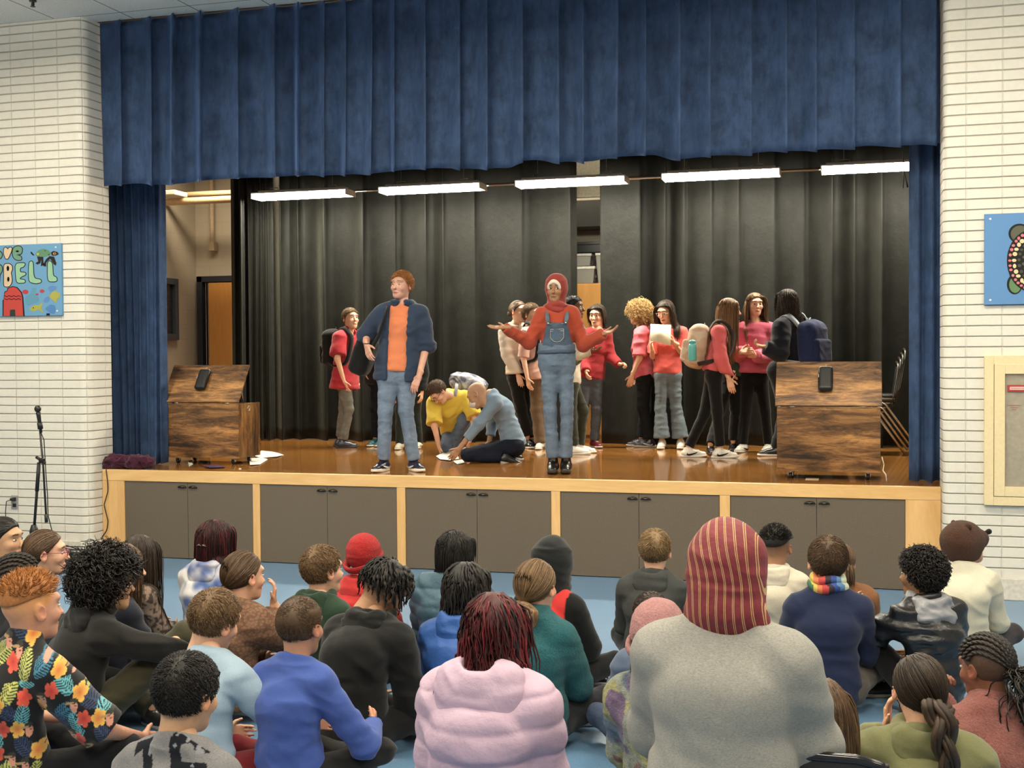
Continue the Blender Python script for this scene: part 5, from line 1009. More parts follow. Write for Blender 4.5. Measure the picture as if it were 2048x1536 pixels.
# boy behind
def galaxy(v, l, c): n = noise(v * 16, 5); n2 = noise(v * 30, 8); return np.where((n > .35)[:, None], C_((170, 60, 70)), np.where((n2 > .3)[:, None], C_((70, 74, 120)), C_((20, 24, 50))))
J = stand(1075, 898, 602, a=120, over=dict(head=(1063, 630, 0), neck=(1068, 655, 0), chest=(1072, 690, 0), pelvis=(1078, 750, 0), anR=(1080, 886, 0), knR=(1073, 820, 0), hipR=(1074, 758, 0)))
P = cast('boy with light brown fringe in khaki trousers, behind the girl in the cream blouse', J, .84, head=(115, 0, 0), skin='fair', hair=dict(t='short', c='lbrown', L=.06, lift=.014), top=dict(c=(222, 170, 150), name='t_shirt', sleeve=.5), bottom=dict(c=(112, 88, 62), name='trousers', off=.018), shoes=dict(c=(230, 226, 214)))
backpack(P, (24, 28, 56), 'dark blue backpack with a red and blue galaxy pattern behind the overalls', (.13, .085, .19), cfn=galaxy, off=(-.04, -.07))
# girl in overalls and headscarf
RUST = (190, 70, 34)
J = stand(1116, 945, 547, a=172, hx=1113, over=dict(head=(1112, 580, 0), neck=(1114, 618, .015), chest=(1113, 655, 0), pelvis=(1113, 722, 0), shR=(1084, 632, 0), shL=(1144, 630, 0), elR=(1058, 684, .0), wrR=(1010, 655, -.14), elL=(1167, 690, .0), wrL=(1206, 668, -.14), hipR=(1098, 732, 0), hipL=(1130, 732, 0), knR=(1100, 820, -.02), knL=(1134, 818, -.02), anR=(1106, 915, 0), anL=(1132, 915, 0), toR=(1104, 940, -.14), toL=(1131, 940, -.14)))
P8 = P = cast('person in rust headscarf and blue denim overalls with both arms held out', J, .93, g=.95, head=(180, 0, 0), skin='brown', hs=1.0, top=dict(c=RUST, name='sweater', off=.016, hem=0, so=.004, amp=.011, collar=1), bottom=jeans((118, 138, 162), rise=.14, roff=.030, len=1.0, ank=.054, off=.004), shoes=dict(c=(22, 18, 16), sole=(52, 40, 30), name='ankle_boot', h=.15, th=.034, s=1.12), gaze=-.9, eyes=(.02, .012, .008), hands=dict(R=dict(f=V(-1, -.05, .02), n=V(0, -.35, 1), curl=.10), L=dict(f=V(.95, -.1, .25), n=V(0, -.4, 1), curl=.28)), lips=(150, 92, 72))
Rb = P['Rb']; Cc = J['chest']; s_ = Sdf(); torso_prims(s_, J, .93, .030, .95); s_.plane(Cc + P['upv'] * .035, P['upv'], .004); s_.plane(Cc + P['sv'] * .092, P['sv'] + P['upv'] * .25, .004); s_.plane(Cc - P['sv'] * .092, -P['sv'] + P['upv'] * .25, .004); s_.plane(Cc + P['fv'] * .05, -P['fv'], .004); s_.plane(J['pelvis'] + P['upv'] * .08, -P['upv'], .004)
bib = part_mesh(P, 'bib', s_, .008, 'denim', (92, 112, 134), .003)
s_ = Sdf(); torso_prims(s_, J, .93, .036, .95); s_.plane(Cc - P['upv'] * .015, P['upv'], .003); s_.plane(Cc + P['sv'] * .062, P['sv'], .003); s_.plane(Cc - P['sv'] * .062, -P['sv'], .003); s_.plane(Cc + P['fv'] * .06, -P['fv'], .003); s_.plane(Cc - P['upv'] * .125, -P['upv'], .02)
o = part_mesh(P, 'bib_pocket', s_, .007, 'denim', (98, 120, 144), .002, parent=bib)
for sg in (-1, 1):
    mb = MB(); p = [Cc + P['sv'] * sg * .072 + P['fv'] * .150 + P['upv'] * .03, Cc + P['sv'] * sg * .080 + P['fv'] * .128 + P['upv'] * .075, J['neck'] + P['sv'] * sg * .085 + P['fv'] * .055 - P['upv'] * .00, J['neck'] + P['sv'] * sg * .08 - P['fv'] * .04 + P['upv'] * .01, Cc + P['sv'] * sg * .05 - P['fv'] * .14 + P['upv'] * .03]
    mb.tube(p, .019, 8, C_((120, 134, 150)), flat=.30); mb.build('shoulder_strap', M['denim'], bib, True, P['org'])
    mb = MB(); mb.cyl(p[0] + P['fv'] * .004, p[0] + P['fv'] * .012, .010, 12, (.4, .38, .32)); mb.build('button', M['steel'], bib, True, P['org'])
mb = MB(); b0 = J['pelvis'] + P['upv'] * .075; mb.tube([b0 + P['sv'] * .148 * math.sin(a) + P['fv'] * (.118 * math.cos(a)) for a in np.linspace(0, 2 * PI, 40)], .015, 8, C_((88, 108, 132)), caps=False, flat=1.2); mb.build('waistband', M['denim'], bib, True, P['org'])
mb = MB(); pk = Cc + P['fv'] * .165
def stitch(pts):
    Q = []
    for x, z in pts:
        q = Cc + P['sv'] * x + P['upv'] * z + P['fv'] * .22
        for it in range(14): q = q - P['fv'] * (s_.at(q[None])[0] - .002) * .9
        Q.append(q)
    mb.tube(Q, .0022, 5, C_((205, 200, 186)))
s_ = Sdf(); torso_prims(s_, J, .93, .037, .95); stitch([(-.055, -.02), (-.055, -.09), (-.03, -.118), (0, -.126), (.03, -.118), (.055, -.09), (.055, -.02), (-.055, -.02)]); stitch([(-.055, -.035), (.055, -.035)]); stitch([(-.08, .025), (.08, .025)]); mb.build('stitching', M['cloth'], bib, True, P['org'])
def hijab(P, col, mat='cloth', drape='wrap', cfn=None, h=.005, pad=.019):
    s_ = Sdf(); s_.ell(CR_C + V(0, -.006, .004), CR_R + pad, k=.03); s_.cap((0, -.005, -.03), (0, -.02, -.11), .080, .068, .04)
    s_.cap((0, -.015, -.12), (0, -.012, -.155), .066, .080, .03, V(1, 0, 0), 1.15); s_.cap((-.03, .045, -.125), (.03, .045, -.125), .030, None, .03)
    s_.ell((0, .122, -.016), (.080, .088, .112), k=.008, op=1)
    for z, r, y in ((-.135, .026, .0), (-.160, .024, .006)):
        pts = [V(.085 * math.sin(a), .080 * math.cos(a) + y - .01, z + .014 * math.cos(a * 2 + z * 90)) for a in np.linspace(0, 2 * PI, 16)]
        for a, b in zip(pts[:-1], pts[1:]): s_.cap(a, b, r, None, .012)
    return part_mesh(P, 'headscarf', s_, h, mat, col, .004, local='head', cfn=cfn, fs=.6)
hijab(P, (168, 58, 48))
s_ = Sdf(); s_.ell(CR_C + V(0, .002, .002), CR_R + .011, k=.02); s_.ell((0, .118, -.034), (.062, .072, .097), k=.006, op=1); s_.plane((0, .03, 0), (0, -1, .1), .004); s_.plane((0, 0, .0), (0, 0, -1), .01); part_mesh(P, 'undercap', s_, .005, 'cloth', (238, 226, 206), 0, local='head')
# dark haired person behind her, profile to the right
J = stand(1158, 908, 590, a=95, over=dict(head=(1148, 616, 0), neck=(1140, 645, 0), chest=(1140, 690, 0), pelvis=(1140, 760, 0), shR=(1146, 662, -.14), shL=(1146, 662, .14), elR=(1158, 710, -.14), wrR=(1180, 702, -.12), elL=(1160, 705, .14), wrL=(1184, 690, .10), hipR=(1140, 770, -.06), hipL=(1142, 770, .06), knR=(1142, 830, -.06), anR=(1148, 890, -.06), toR=(1172, 902, -.06), anL=(1160, 888, .1), toL=(1176, 898, .1)))
P = cast('person with short black hair in profile and cream sleeves, half hidden behind the rust headscarf', J, .88, head=(95, 0, 0), skin='dbrown', hair=dict(t='short', c='black', L=.03, lift=.008), top=dict(c=(208, 194, 168), name='sweatshirt'), bottom=dict(c=(52, 54, 38), name='trousers'), shoes=dict(c=(232, 226, 212)), hands=dict(R=dict(f=V(.9, -.2, .1), n=V(0, 0, 1), curl=.3), L=dict(f=V(.9, -.1, .2), n=V(0, 0, 1), curl=.3)))
backpack(P, (70, 78, 58), 'olive backpack on the person half hidden behind the rust headscarf', (.12, .07, .17), trim=(86, 92, 74))
# red long sleeve
J = stand(1176, 895, 603, a=178, over=dict(head=(1194, 632, 0), neck=(1193, 658, 0), chest=(1190, 695, 0), pelvis=(1181, 748, 0), shR=(1172, 672, 0), shL=(1213, 672, 0), elR=(1166, 715, .02), wrR=(1172, 742, -.12), elL=(1221, 714, -.02), wrL=(1238, 728, -.12), hipR=(1172, 758, 0), hipL=(1192, 758, 0), knR=(1166, 820, -.02), knL=(1193, 820, -.02), anR=(1160, 880, 0), anL=(1189, 880, 0), toR=(1158, 889, -.12), toL=(1199, 889, -.12)))
P = cast('person in a red long sleeved shirt, grey jeans and maroon sneakers, short dark hair', J, .88, g=.98, head=(190, -6, 0), skin='fair', hair=dict(t='long', c='dark', L=.10, n=600, part=.02), top=dict(c=(164, 26, 36), name='long_sleeve_shirt', off=.016, hem=.05), bottom=jeans((96, 102, 112)), shoes=dict(c=(112, 30, 40), sole=(212, 200, 190), laces=(220, 214, 206)), hands=dict(L=dict(f=V(.9, -.3, 0), n=V(0, -.2, -.6), curl=1.0)))
# curly blond, pink t-shirt, profile left
PINK = (232, 96, 112)
def tie_pink(v, l, c): n = noise(v * 14, 3); n2 = noise(v * 30, 6); return c * (1 + .35 * np.clip(n + n2 * .5, -.5, 1)[:, None]) + np.clip(n, 0, 1)[:, None] * .10
J = stand(1283, 894, 594, a=-82, over=dict(head=(1277, 627, 0), neck=(1283, 655, 0), chest=(1283, 695, 0), pelvis=(1288, 748, 0), shL=(1283, 668, -.15), shR=(1286, 666, .15), elL=(1279, 716, -.18), wrL=(1264, 752, -.16), elR=(1283, 712, .18), wrR=(1270, 750, .16), hipL=(1289, 758, -.07), hipR=(1288, 758, .07), knL=(1286, 815, -.06), knR=(1291, 815, .08), anL=(1298, 877, -.04), anR=(1283, 874, .10), toL=(1276, 889, -.04), toR=(1256, 886, .10)))
P = cast('person with curly blond hair in a pink tie-dye t-shirt and black jeans, facing left', J, .88, g=.95, head=(-82, -4, 0), skin='fair', hair=dict(t='curly', c='blond', L=.11, vol=.026, curl=.012, n=1500, rad=.0032, grav=.5), top=dict(c=PINK, name='t_shirt', sleeve=.45, off=.020, hem=.06, so=.014, cfn=tie_pink, amp=.012), bottom=dict(c=(26, 28, 30), m='denim', name='jeans', off=.012), shoes=dict(c=(48, 32, 44), sole=(190, 176, 164), laces=(200, 190, 190), swoosh=(200, 200, 205)), hands=dict(L=dict(f=V(-.3, 0, -1), curl=.35)))
# girl reading
CORAL = (232, 88, 78)
J = stand(1339, 897, 594, a=195, over=dict(head=(1331, 624, 0), neck=(1336, 652, .02), chest=(1337, 690, 0), pelvis=(1335, 742, 0), shR=(1313, 668, 0), shL=(1363, 665, 0), elR=(1306, 712, .0), wrR=(1303, 694, -.22), elL=(1367, 712, .0), wrL=(1348, 686, -.22), hipR=(1325, 750, 0), hipL=(1347, 750, 0), knR=(1321, 815, 0), knL=(1352, 815, 0), anR=(1324, 880, 0), anL=(1361, 880, 0), toR=(1320, 890, -.12), toL=(1360, 890, -.12)))
P = cast('girl with glasses, coral t-shirt and flared jeans reading a sheet of paper', J, .88, g=.95, head=(198, -20, 0), skin='fair', hair=dict(t='long', c='dark', L=.32, part=0., n=800), top=dict(c=CORAL, name='t_shirt', sleeve=.46, off=.016, hem=.03, so=.012), bottom=jeans((126, 142, 152), ank=.085, len=.93, off=.012), shoes=dict(c=(226, 216, 198), laces=(235, 230, 215)), hands=dict(R=dict(f=V(.0, -.5, .5), n=V(1, .2, 0), curl=.5), L=dict(f=V(-.7, -.3, .35), n=V(-.5, .6, .5), curl=.5)), lid=.5)
glasses(P, (190, 150, 120), 'thin pale framed glasses on the girl reading the paper')
d = J['d0'] - .36; a, b, c2, e = at(1301, 648, d + .04), at(1342, 650, d), at(1341, 691, d - .04), at(1300, 681, d - .02); nn = unit(np.cross(b - a, e - a)); mb = MB(); mb.raw([a, b, c2, e, a + nn * .0012, b + nn * .0012, c2 + nn * .0012, e + nn * .0012], [np.array([(3, 2, 1, 0), (4, 5, 6, 7), (0, 1, 5, 4), (1, 2, 6, 5), (2, 3, 7, 6), (3, 0, 4, 7)])], C_((244, 232, 196))); setp(mb.build('script_sheet', M['paint'], None, True, a), 'sheet of cream paper held up by the girl with glasses in coral', 'paper')
# girl with cream backpack, facing right
J = stand(1430, 915, 587, a=72, over=dict(head=(1459, 622, 0), neck=(1448, 652, 0), chest=(1437, 692, 0), pelvis=(1427, 740, 0), shR=(1437, 665, -.15), shL=(1444, 662, .14), elR=(1441, 716, -.19), wrR=(1458, 758, -.18), elL=(1462, 705, .16), wrL=(1480, 705, .05), hipR=(1428, 752, -.07), hipL=(1426, 752, .07), knR=(1434, 820, -.08), knL=(1409, 828, .08), anR=(1440, 892, -.06), anL=(1378, 893, .06), toR=(1466, 910, -.06), toL=(1405, 908, .08)))
P = cast('girl with long auburn hair and coral long sleeves, wearing the cream backpack', J, .93, g=.92, head=(70, -2, 0), skin='fair', hair=dict(t='long', c='auburn', L=.46, n=950, K=16, back=.2), top=dict(c=(228, 92, 94), name='long_sleeve_top', off=.014, hem=.02, so=.008), bottom=dict(c=(15, 13, 14), name='leggings', rise=.12, off=.004, amp=.002), shoes=dict(c=(238, 232, 220), sole=(240, 236, 226), swoosh=(18, 18, 18), h=.10, laces=(236, 232, 222)), hands=dict(R=dict(f=V(.25, 0, -1), curl=.25), L=dict(f=V(.9, -.3, .2), n=V(0, -.5, .5), curl=.6)))
BPC = backpack(P, (216, 178, 146), 'cream and pink backpack with a bottle pocket on the girl with auburn hair', (.15, .10, .20), trim=(60, 48, 42), off=(0, -.05), cfn=lambda v, l, c: np.where((noise(l * 18, 3) > .4)[:, None], C_((228, 200, 172)), c))
mb = MB(); c = at(1385, 722, J['d0'] - .22); mb.lathe([(.0, 0), (.034, .0), (.038, .01), (.038, .13), (.036, .15), (.030, .165)], c, 24, C_((88, 190, 186))); o = mb.build('water_bottle', M['gloss'], None, True, c); setp(o, 'turquoise water bottle in the side pocket of the cream backpack', 'bottle')
mb = MB(); mb.lathe([(.031, .165), (.033, .168), (.033, .185), (.02, .195), (.0, .197)], c, 24, C_((70, 170, 170))); mb.build('cap', M['gloss'], o, True, c)
# girl facing camera in pink
J = stand(1508, 904, 576, a=172, over=dict(head=(1510, 610, 0), neck=(1511, 643, .02), chest=(1510, 685, 0), pelvis=(1508, 742, 0), shR=(1484, 662, 0), shL=(1537, 660, 0), elR=(1474, 712, .02), wrR=(1480, 704, -.22), elL=(1548, 712, .0), wrL=(1512, 712, -.20), hipR=(1496, 752, 0), hipL=(1520, 752, 0), knR=(1492, 820, 0), knL=(1530, 820, 0), anR=(1486, 888, 0), anL=(1537, 888, 0), toR=(1476, 900, -.10), toL=(1529, 900, -.12)))
P = cast('girl with long light brown hair in a pink sweatshirt, facing the hall', J, .92, g=1.0, head=(158, -2, 0), skin='fair', hair=dict(t='long', c='lbrown', L=.42, n=950, K=16, part=0.), top=dict(c=(214, 90, 116), name='sweatshirt', off=.024, hem=.02, so=.012), bottom=dict(c=(14, 12, 13), name='leggings', rise=.12, off=.005, amp=.002), shoes=dict(c=(238, 232, 220), swoosh=(20, 20, 20), h=.10, laces=(236, 232, 222)), hands=dict(R=dict(f=V(.9, -.2, .1), n=V(.2, .8, 0), curl=.5), L=dict(f=V(-.8, -.2, .2), n=V(0, .8, .2), curl=.6)), mouth=1)
# hidden one between
J = stand(1425, 909, 640, a=150, over=dict(head=(1462, 640, .30), neck=(1466, 660, .30), chest=(1466, 700, .3), pelvis=(1466, 745, .3), shR=(1456, 675, .3), shL=(1478, 675, .3), elR=(1455, 720, .3), elL=(1470, 720, .3), wrR=(1462, 740, .25), wrL=(1470, 740, .25), hipR=(1456, 755, .3), hipL=(1470, 755, .3), knR=(1440, 820, .2), knL=(1470, 820, .3), anR=(1421, 888, .0), anL=(1466, 880, .3), toR=(1424, 899, -.1), toL=(1464, 890, .2)))
cast('person in dark clothes and black shoes, hidden behind the girl with the cream backpack', J, .80, face=False, skin='fair', hair=dict(t='short', c='dark'), top=dict(c=(60, 88, 74), name='shirt', g=.8), bottom=dict(c=(15, 15, 16)), shoes=dict(c=(22, 20, 22), sole=(60, 30, 30)))
# navy hoodie, back turned
J = stand(1568, 912, 570, a=-50, over=dict(head=(1573, 604, 0), neck=(1583, 636, 0), chest=(1588, 680, 0), pelvis=(1590, 750, 0), shL=(1562, 655, -.13), shR=(1606, 652, .12), elL=(1560, 707, -.18), wrL=(1530, 694, -.20), elR=(1590, 705, .2), wrR=(1570, 705, .2), anL=(1552, 896, 0), toL=(1530, 910, .0), knL=(1570, 822, 0)))
P = cast('person with long black hair in a navy sweatshirt behind the right wooden chest', J, .95, g=1.05, head=(-52, 0, 0), skin='olive', hair=dict(t='long', c='dark', L=.24, n=850, curl=.006, back=.2), top=dict(c=(22, 24, 36), name='sweatshirt', off=.026, hem=.06, so=.016, hood=0), bottom=dict(c=(20, 20, 24)), shoes=dict(c=(24, 24, 24), sole=(228, 222, 208), laces=(230, 226, 214)), hands=dict(L=dict(f=V(-.9, -.2, .2), n=V(0, -.3, .8), curl=.7)))
backpack(P, (30, 42, 84), 'royal blue backpack with pale trim on the person in the navy sweatshirt', (.155, .10, .22), trim=(176, 180, 190), off=(.02, -.06))
# ================================================================== the seated audience on the hall floor (back rows of heads nearest the stage first)
def kid(label, px, py, s, a, head=None, lean=0., tilt=0., legs='cross', slump=.03, over=None, sh=.87, Sx=1., **k):
    J = seated(px, py, s, a, lean, tilt, legs, slump, k.pop('kfix', None), over, sh); S = .755 * J['k'] * Sx; h = head or (a, -4, 0); k.setdefault('face', False); k.setdefault('hs', J['k'] * .97)
    k.setdefault('bottom', dict(c=(30, 30, 34))); k.setdefault('shoes', dict(c=(40, 40, 42)))
    return person(label, J, S=S, head=h, **k)
T = dict
# --- left side
kid('child at the left edge with slicked dark hair and cream top, in profile', 8, 1030, 345, 60, head=(84, -2, 0), face=True, skin='olive', hair=T(t='bun', c='black', tie=(0, -.11, -.01), br=.02), top=T(c=(214, 200, 172), name='shirt'))
P = kid('girl with brown ponytail and pink glasses in a dark teal hoodie', 92, 1055, 366, 50, head=(58, -2, 0), face=True, skin='fair', hair=T(t='tie', c='brown', tie=(0, -.105, -.035), L=.12), top=T(c=(26, 52, 66), name='hoodie', off=.026, hood=1))
glasses(P, (150, 40, 90), 'pink framed glasses on the girl in the teal hoodie')
P = kid('child with black braided hair behind the red-haired boy, left edge', 36, 1104, 415, 30, head=(40, -5, 0), skin='olive', hair=T(t='cornrow', c='black', tie=(-.03, -.10, -.02), pL=.10), top=T(c=(30, 30, 34), name='shirt'))
kid('girl with long brown hair in a dark navy hoodie, near the cable pile', 244, 1082, 398, 25, head=(38, -4, 0), hair=T(t='long', c='brown', L=.27, n=800), top=T(c=(40, 42, 56), name='hoodie', off=.024, hood=1))
kid('girl with very long dark hair over a tan patterned top, beside the cabinets', 280, 1070, 352, 20, head=(15, -4, 0), hair=T(t='long', c='dark', L=.46, n=850, K=16), sh=.95, tilt=8, top=T(c=(150, 126, 108), name='patterned_top', cfn=lambda v, l, c: np.where((noise(v * 60, 3) > .15)[:, None], C_((70, 54, 48)), c)))
P = kid('child with black curly hair and black hoodie resting an arm on a raised knee', 215, 1112, 428, 30, head=(42, -4, 0), skin='olive', hair=T(t='curly', c='black', L=.075, vol=.030, n=1500, curl=.009, rad=.0034), lean=8, over=T(knR=V(.22, .36, .40), anR=V(.16, .42, .07), toR=V(.18, .55, .03), elR=V(.24, .22, .38), wrR=V(.25, .42, .41)), top=T(c=(31, 30, 29), name='hoodie', off=.026, hood=1, amp=.014), bottom=T(c=(70, 66, 44), off=.016, amp=.010))
glasses(P, (20, 20, 22), 'dark glasses on the child with black curly hair')
def tiedye(v, l, c): n = noise(v * 11, 3) + .5 * noise(v * 24, 5); t = np.clip(n * 1.3 + .35, 0, 1)[:, None]; return C_((228, 226, 226)) * (1 - t) + C_((84, 110, 172)) * t
P = kid('girl with black and dark red hair in a blue and white tie-dye hoodie', 432, 1036, 345, 10, head=(28, -4, 0), hair=T(t='long', c='redblack', L=.20, n=900, part=-.01, mexp=4.), skin='fair', top=T(c=(160, 170, 200), name='hoodie', off=.028, hood=1, cfn=tiedye, hcfn=tiedye, amp=.012))
mb = MB(); c = hl(P, (.035, -.108, -.015)); mb.tube([c + V(-.03, -.01, .006), c + V(-.015, -.012, .012), c, c + V(.015, -.012, .010), c + V(.03, -.01, .002)], [.004, .012, .006, .012, .004], 8, C_((84, 66, 50)), flat=.5); setp(mb.build('hair_clip', M['gloss'], None, True, c), 'tan butterfly shaped clip in the black and red hair', 'hair clip')
kid('girl with smooth brown hair in a tan cable knit sweater, hand by her chin', 487, 1097, 408, 20, head=(30, -4, 0), face=True, skin='fair', hair=T(t='tie', c='brown', tie=(-.01, -.098, -.048), L=.06), over=T(elR=V(.17, .26, .32), wrR=V(.07, .17, .50)), hands=T(R=T(f=V(.1, .1, 1), n=V(-1, -.5, 0), curl=.4)), top=T(c=(136, 100, 76), name='sweater', off=.030, so=.022, m='knit', amp=.010), bottom=T(c=(150, 142, 124)))
kid('boy with light brown hair in a pale blue t-shirt, head tilted to the right', 428, 1178, 494, 8, head=(22, -14, 12), skin='fair', hair=T(t='short', c='lbrown', L=.06, lift=.009, n=3800, rad=.0013, wig=.05, tb=.3), lean=6, tilt=-4, sh=0.95, over=T(elR=V(.22, .16, .25), wrR=V(.08, .30, .27)), top=T(c=(158, 184, 204), name='t_shirt', sleeve=.45, off=.018, amp=.014), bottom=T(c=(132, 24, 34)))
# --- boy in the floral shirt
rsF = np.random.RandomState(12)
FL = [(-.12, .05, 0), (.01, .02, 1), (.09, -.09, 1), (-.15, -.13, 0), (-.02, -.17, 0), (.14, .03, 0), (-.08, -.30, 1), (.08, -.27, 0), (.17, -.19, 1), (-.19, -.02, 1), (.02, -.08, 0)]
LV = [(-.06, .07, 2.2), (-.07, -.04, .4), (.07, .06, .9), (.05, -.01, 2.6), (.12, -.04, 1.2), (-.13, -.21, 1.0), (.02, -.24, .6), (.11, -.16, 2.3), (-.02, -.10, 1.9), (-.16, -.28, .5), (.15, -.28, 1.3), (-.11, -.08, 2.8), (.17, .10, .4)]
FC = [(-.02, -.02, 1), (-.05, -.15, 1), (.05, -.20, 1), (.14, -.10, 1), (.11, -.23, 1), (-.14, -.24, -1), (-.17, .02, 1), (-.01, -.31, 1)]
def floral(v, l, c):
    cols = np.tile(c, (len(v), 1)); x = l[:, 0] + l[:, 1] * .9; z = l[:, 2]; x = (x + .20) % .40 - .20; z = (z + .33) % .42 - .33
    for k, (u, w_, a) in enumerate(LV):
        dx, dz = x - u, z - w_; p = dx * math.cos(a) + dz * math.sin(a); q = -dx * math.sin(a) + dz * math.cos(a); aq = np.abs(q); m = (p > -.055) & (p < .055) & (aq < .034 * np.sqrt(np.clip(1 - (p / .056) ** 2, 0, 1))) & ((np.abs(((p - aq * .8) / .0125) % 1 - .5) < .28) | (aq < .002)); cols[m] = C_([(104, 190, 200), (60, 130, 160), (196, 200, 96), (58, 74, 110)][k % 4])
    for u, w_, t in FL:
        dx, dz = x - u, z - w_; r = np.hypot(dx, dz); a = np.arctan2(dz, dx) + u * 9; R = .036 * (.62 + .38 * np.abs(np.cos(a * 2.5)) ** .7); m = r < R; g_ = np.clip(r / .036, 0, 1)[:, None]
        cc = (C_((236, 96, 60)) * g_ + C_((200, 40, 40)) * (1 - g_)) if t == 0 else (C_((246, 196, 60)) * g_ + C_((224, 110, 40)) * (1 - g_)); cols[m] = cc[m]
    for u, w_, sg in FC:
        dx, dz = (x - u) * sg, z - w_; m = (dx / .017) ** 2 + ((dz + .006) / .024) ** 2 < 1; cols[m] = C_((222, 150, 124)); m = ((dx - .006) / .006) ** 2 + ((dz + .004) / .003) ** 2 < 1; cols[m] = C_((110, 60, 50)); m = ((dx) / .019) ** 2 + ((dz - .016) / .012) ** 2 < 1; cols[m] = C_((60, 60, 52)); m = ((dx + .020) / .022) ** 2 + ((dz - .010) / .005) ** 2 < 1; cols[m] = C_((186, 146, 96))
    return cols
kid('boy with short strawberry blond hair in a black tropical flower print shirt', 62, 1140, 500, 16, head=(26, -2, 0), skin=(222, 160, 128), face=True, sh=1.03, Sx=1.06, slump=.05, fadec=(-.07, .11, .85), hair=T(t='fade', c='ginger', L=.030, fz=.055, front=.078), over=T(elR=V(.25, .14, .24), wrR=V(.20, .34, .15)), top=T(c=(27, 27, 31), name='tropical_shirt', off=.024, sleeve=.50, so=.016, cfn=floral, h=.0045, amp=.008, fs=1.4, collar=1), bottom=T(c=(26, 26, 30), cfn=lambda v, l, c: np.where(((v[:, 2] > .13) & (np.abs(((v[:, 0] + v[:, 1] * .3) / .018) % 1 - .5) < .22) & False)[:, None], 1., c)))
# --- boy with the number 16
def six(v, l, c):
    cols = np.tile(c, (len(v), 1)); x, z = (l[:, 0] + .45 * (l[:, 2] - .12)) / 1.35, (l[:, 2] - .125) / 1.35; x = x - .02; bk = l[:, 1] < .03; ink = np.where((noise(v * V(60, 60, 40), 5) > .5)[:, None], C_((150, 152, 160)), C_((34, 36, 44)))
    X = x + .055; one = (np.abs(X - .0) < .014) & (np.abs(z) < .072) | ((X > -.040) & (X < 0) & (np.abs(z - (.052 + (X) * .6)) < .016)) | ((np.abs(X) < .032) & (z < -.056) & (z > -.076))
    Y = x - .052; ro = (np.abs(Y) / .043) ** 3 + (np.abs(z) / .074) ** 3; ri = (np.abs(Y) / .018) ** 3 + (np.abs(z) / .050) ** 3; ring = (ro < 1) & (ri > 1); bar = (np.abs(z - .002) < .013) & (np.abs(Y) < .036); gap = (Y > .012) & (z > .014) & (z < .030); s6 = (ring & ~gap) | bar
    m = bk & (one | s6); cols[m] = ink[m]; return cols
kid('boy with thick black hair in a grey shirt with a large number 16', 372, 1295, 650, 4, head=(14, -10, 4), skin='olive', hs=1.06, sh=0.95, hair=T(t='short', c='black', L=.055, lift=.010, n=4200, rad=.0013, wig=.06, tb=.3, front=.07, nape=-.045), fadec=(-.08, .07, .8), top=T(c=(140, 138, 140), name='t_shirt', sleeve=.5, off=.018, h=.0042, cfn=six, m='heather', amp=.009))
# --- blue shirt
kid('boy with short dark brown hair in a royal blue long sleeved shirt', 600, 1187, 500, 10, head=(10, -5, 0), skin=(206, 146, 112), hair=T(t='short', c='brown', L=.026, lift=.0035, n=4500, rad=.0010, wig=.05, tb=0), sh=0.90, over=T(elR=V(.24, .12, .20), wrR=V(.16, .30, .22)), top=T(c=(66, 94, 176), name='long_sleeve_shirt', off=.018, h=.007, amp=.012, fs=.8), bottom=T(c=(36, 35, 34)), shoes=T(c=(44, 42, 42), sole=(200, 190, 160)))
kid('boy with tousled brown hair in a dark green hoodie', 645, 1087, 398, 12, head=(34, -2, 0), face=True, skin='fair', hair=T(t='short', c='lbrown', L=.06, lift=.012, n=2800, rad=.0014, wig=.07), top=T(c=(36, 62, 42), name='hoodie', off=.026, hood=1))
P = kid('child in a bright red fleece beanie and red hoodie', 730, 1070, 362, 10, head=(18, 0, 0), hair=None, top=T(c=(214, 38, 36), name='hoodie', off=.026, hood=1), bottom=T(c=(30, 30, 34)))
beanie(P, (226, 26, 28))
P = kid('boy with short locs on top bending forward in a plain black hoodie', 768, 1120, 436, 15, head=(40, -34, 10), lean=16, slump=.06, face=True, skin='tan', fadec=(-.08, .09, .8), hair=T(t='locs', c='black', L=.09, n=170, rad=.0062, lift=.02, nape=.02), Sx=1.05, sh=0.97, top=T(c=(22, 22, 22), name='hoodie', off=.028, hood=1, amp=.014, hem=.06), bottom=T(c=(24, 23, 23)))
kid('child with straight black hair in a teal quilted puffer jacket', 910, 1058, 368, 8, head=(14, -4, 0), hair=T(t='long', c='black', L=.10, n=900), top=T(c=(58, 94, 112), name='puffer_jacket', off=.040, quilt=.010, m='puffy', collar=1, so=.02), sh=0.95)
kid('child with dark shoulder length locs in a bright blue hooded raincoat', 930, 1120, 434, 6, head=(10, -8, 0), skin='dark', hair=T(t='locs', c='black', L=.15, n=260, rad=.0065, lift=.012, back=.3), top=T(c=(44, 96, 176), name='raincoat', off=.030, hood=1, m='puffy', amp=.013), bottom=T(c=(40, 30, 34), cfn=lambda v, l, c: np.where((noise(v * 22, 3) > .2)[:, None], C_((210, 110, 30)), c)))
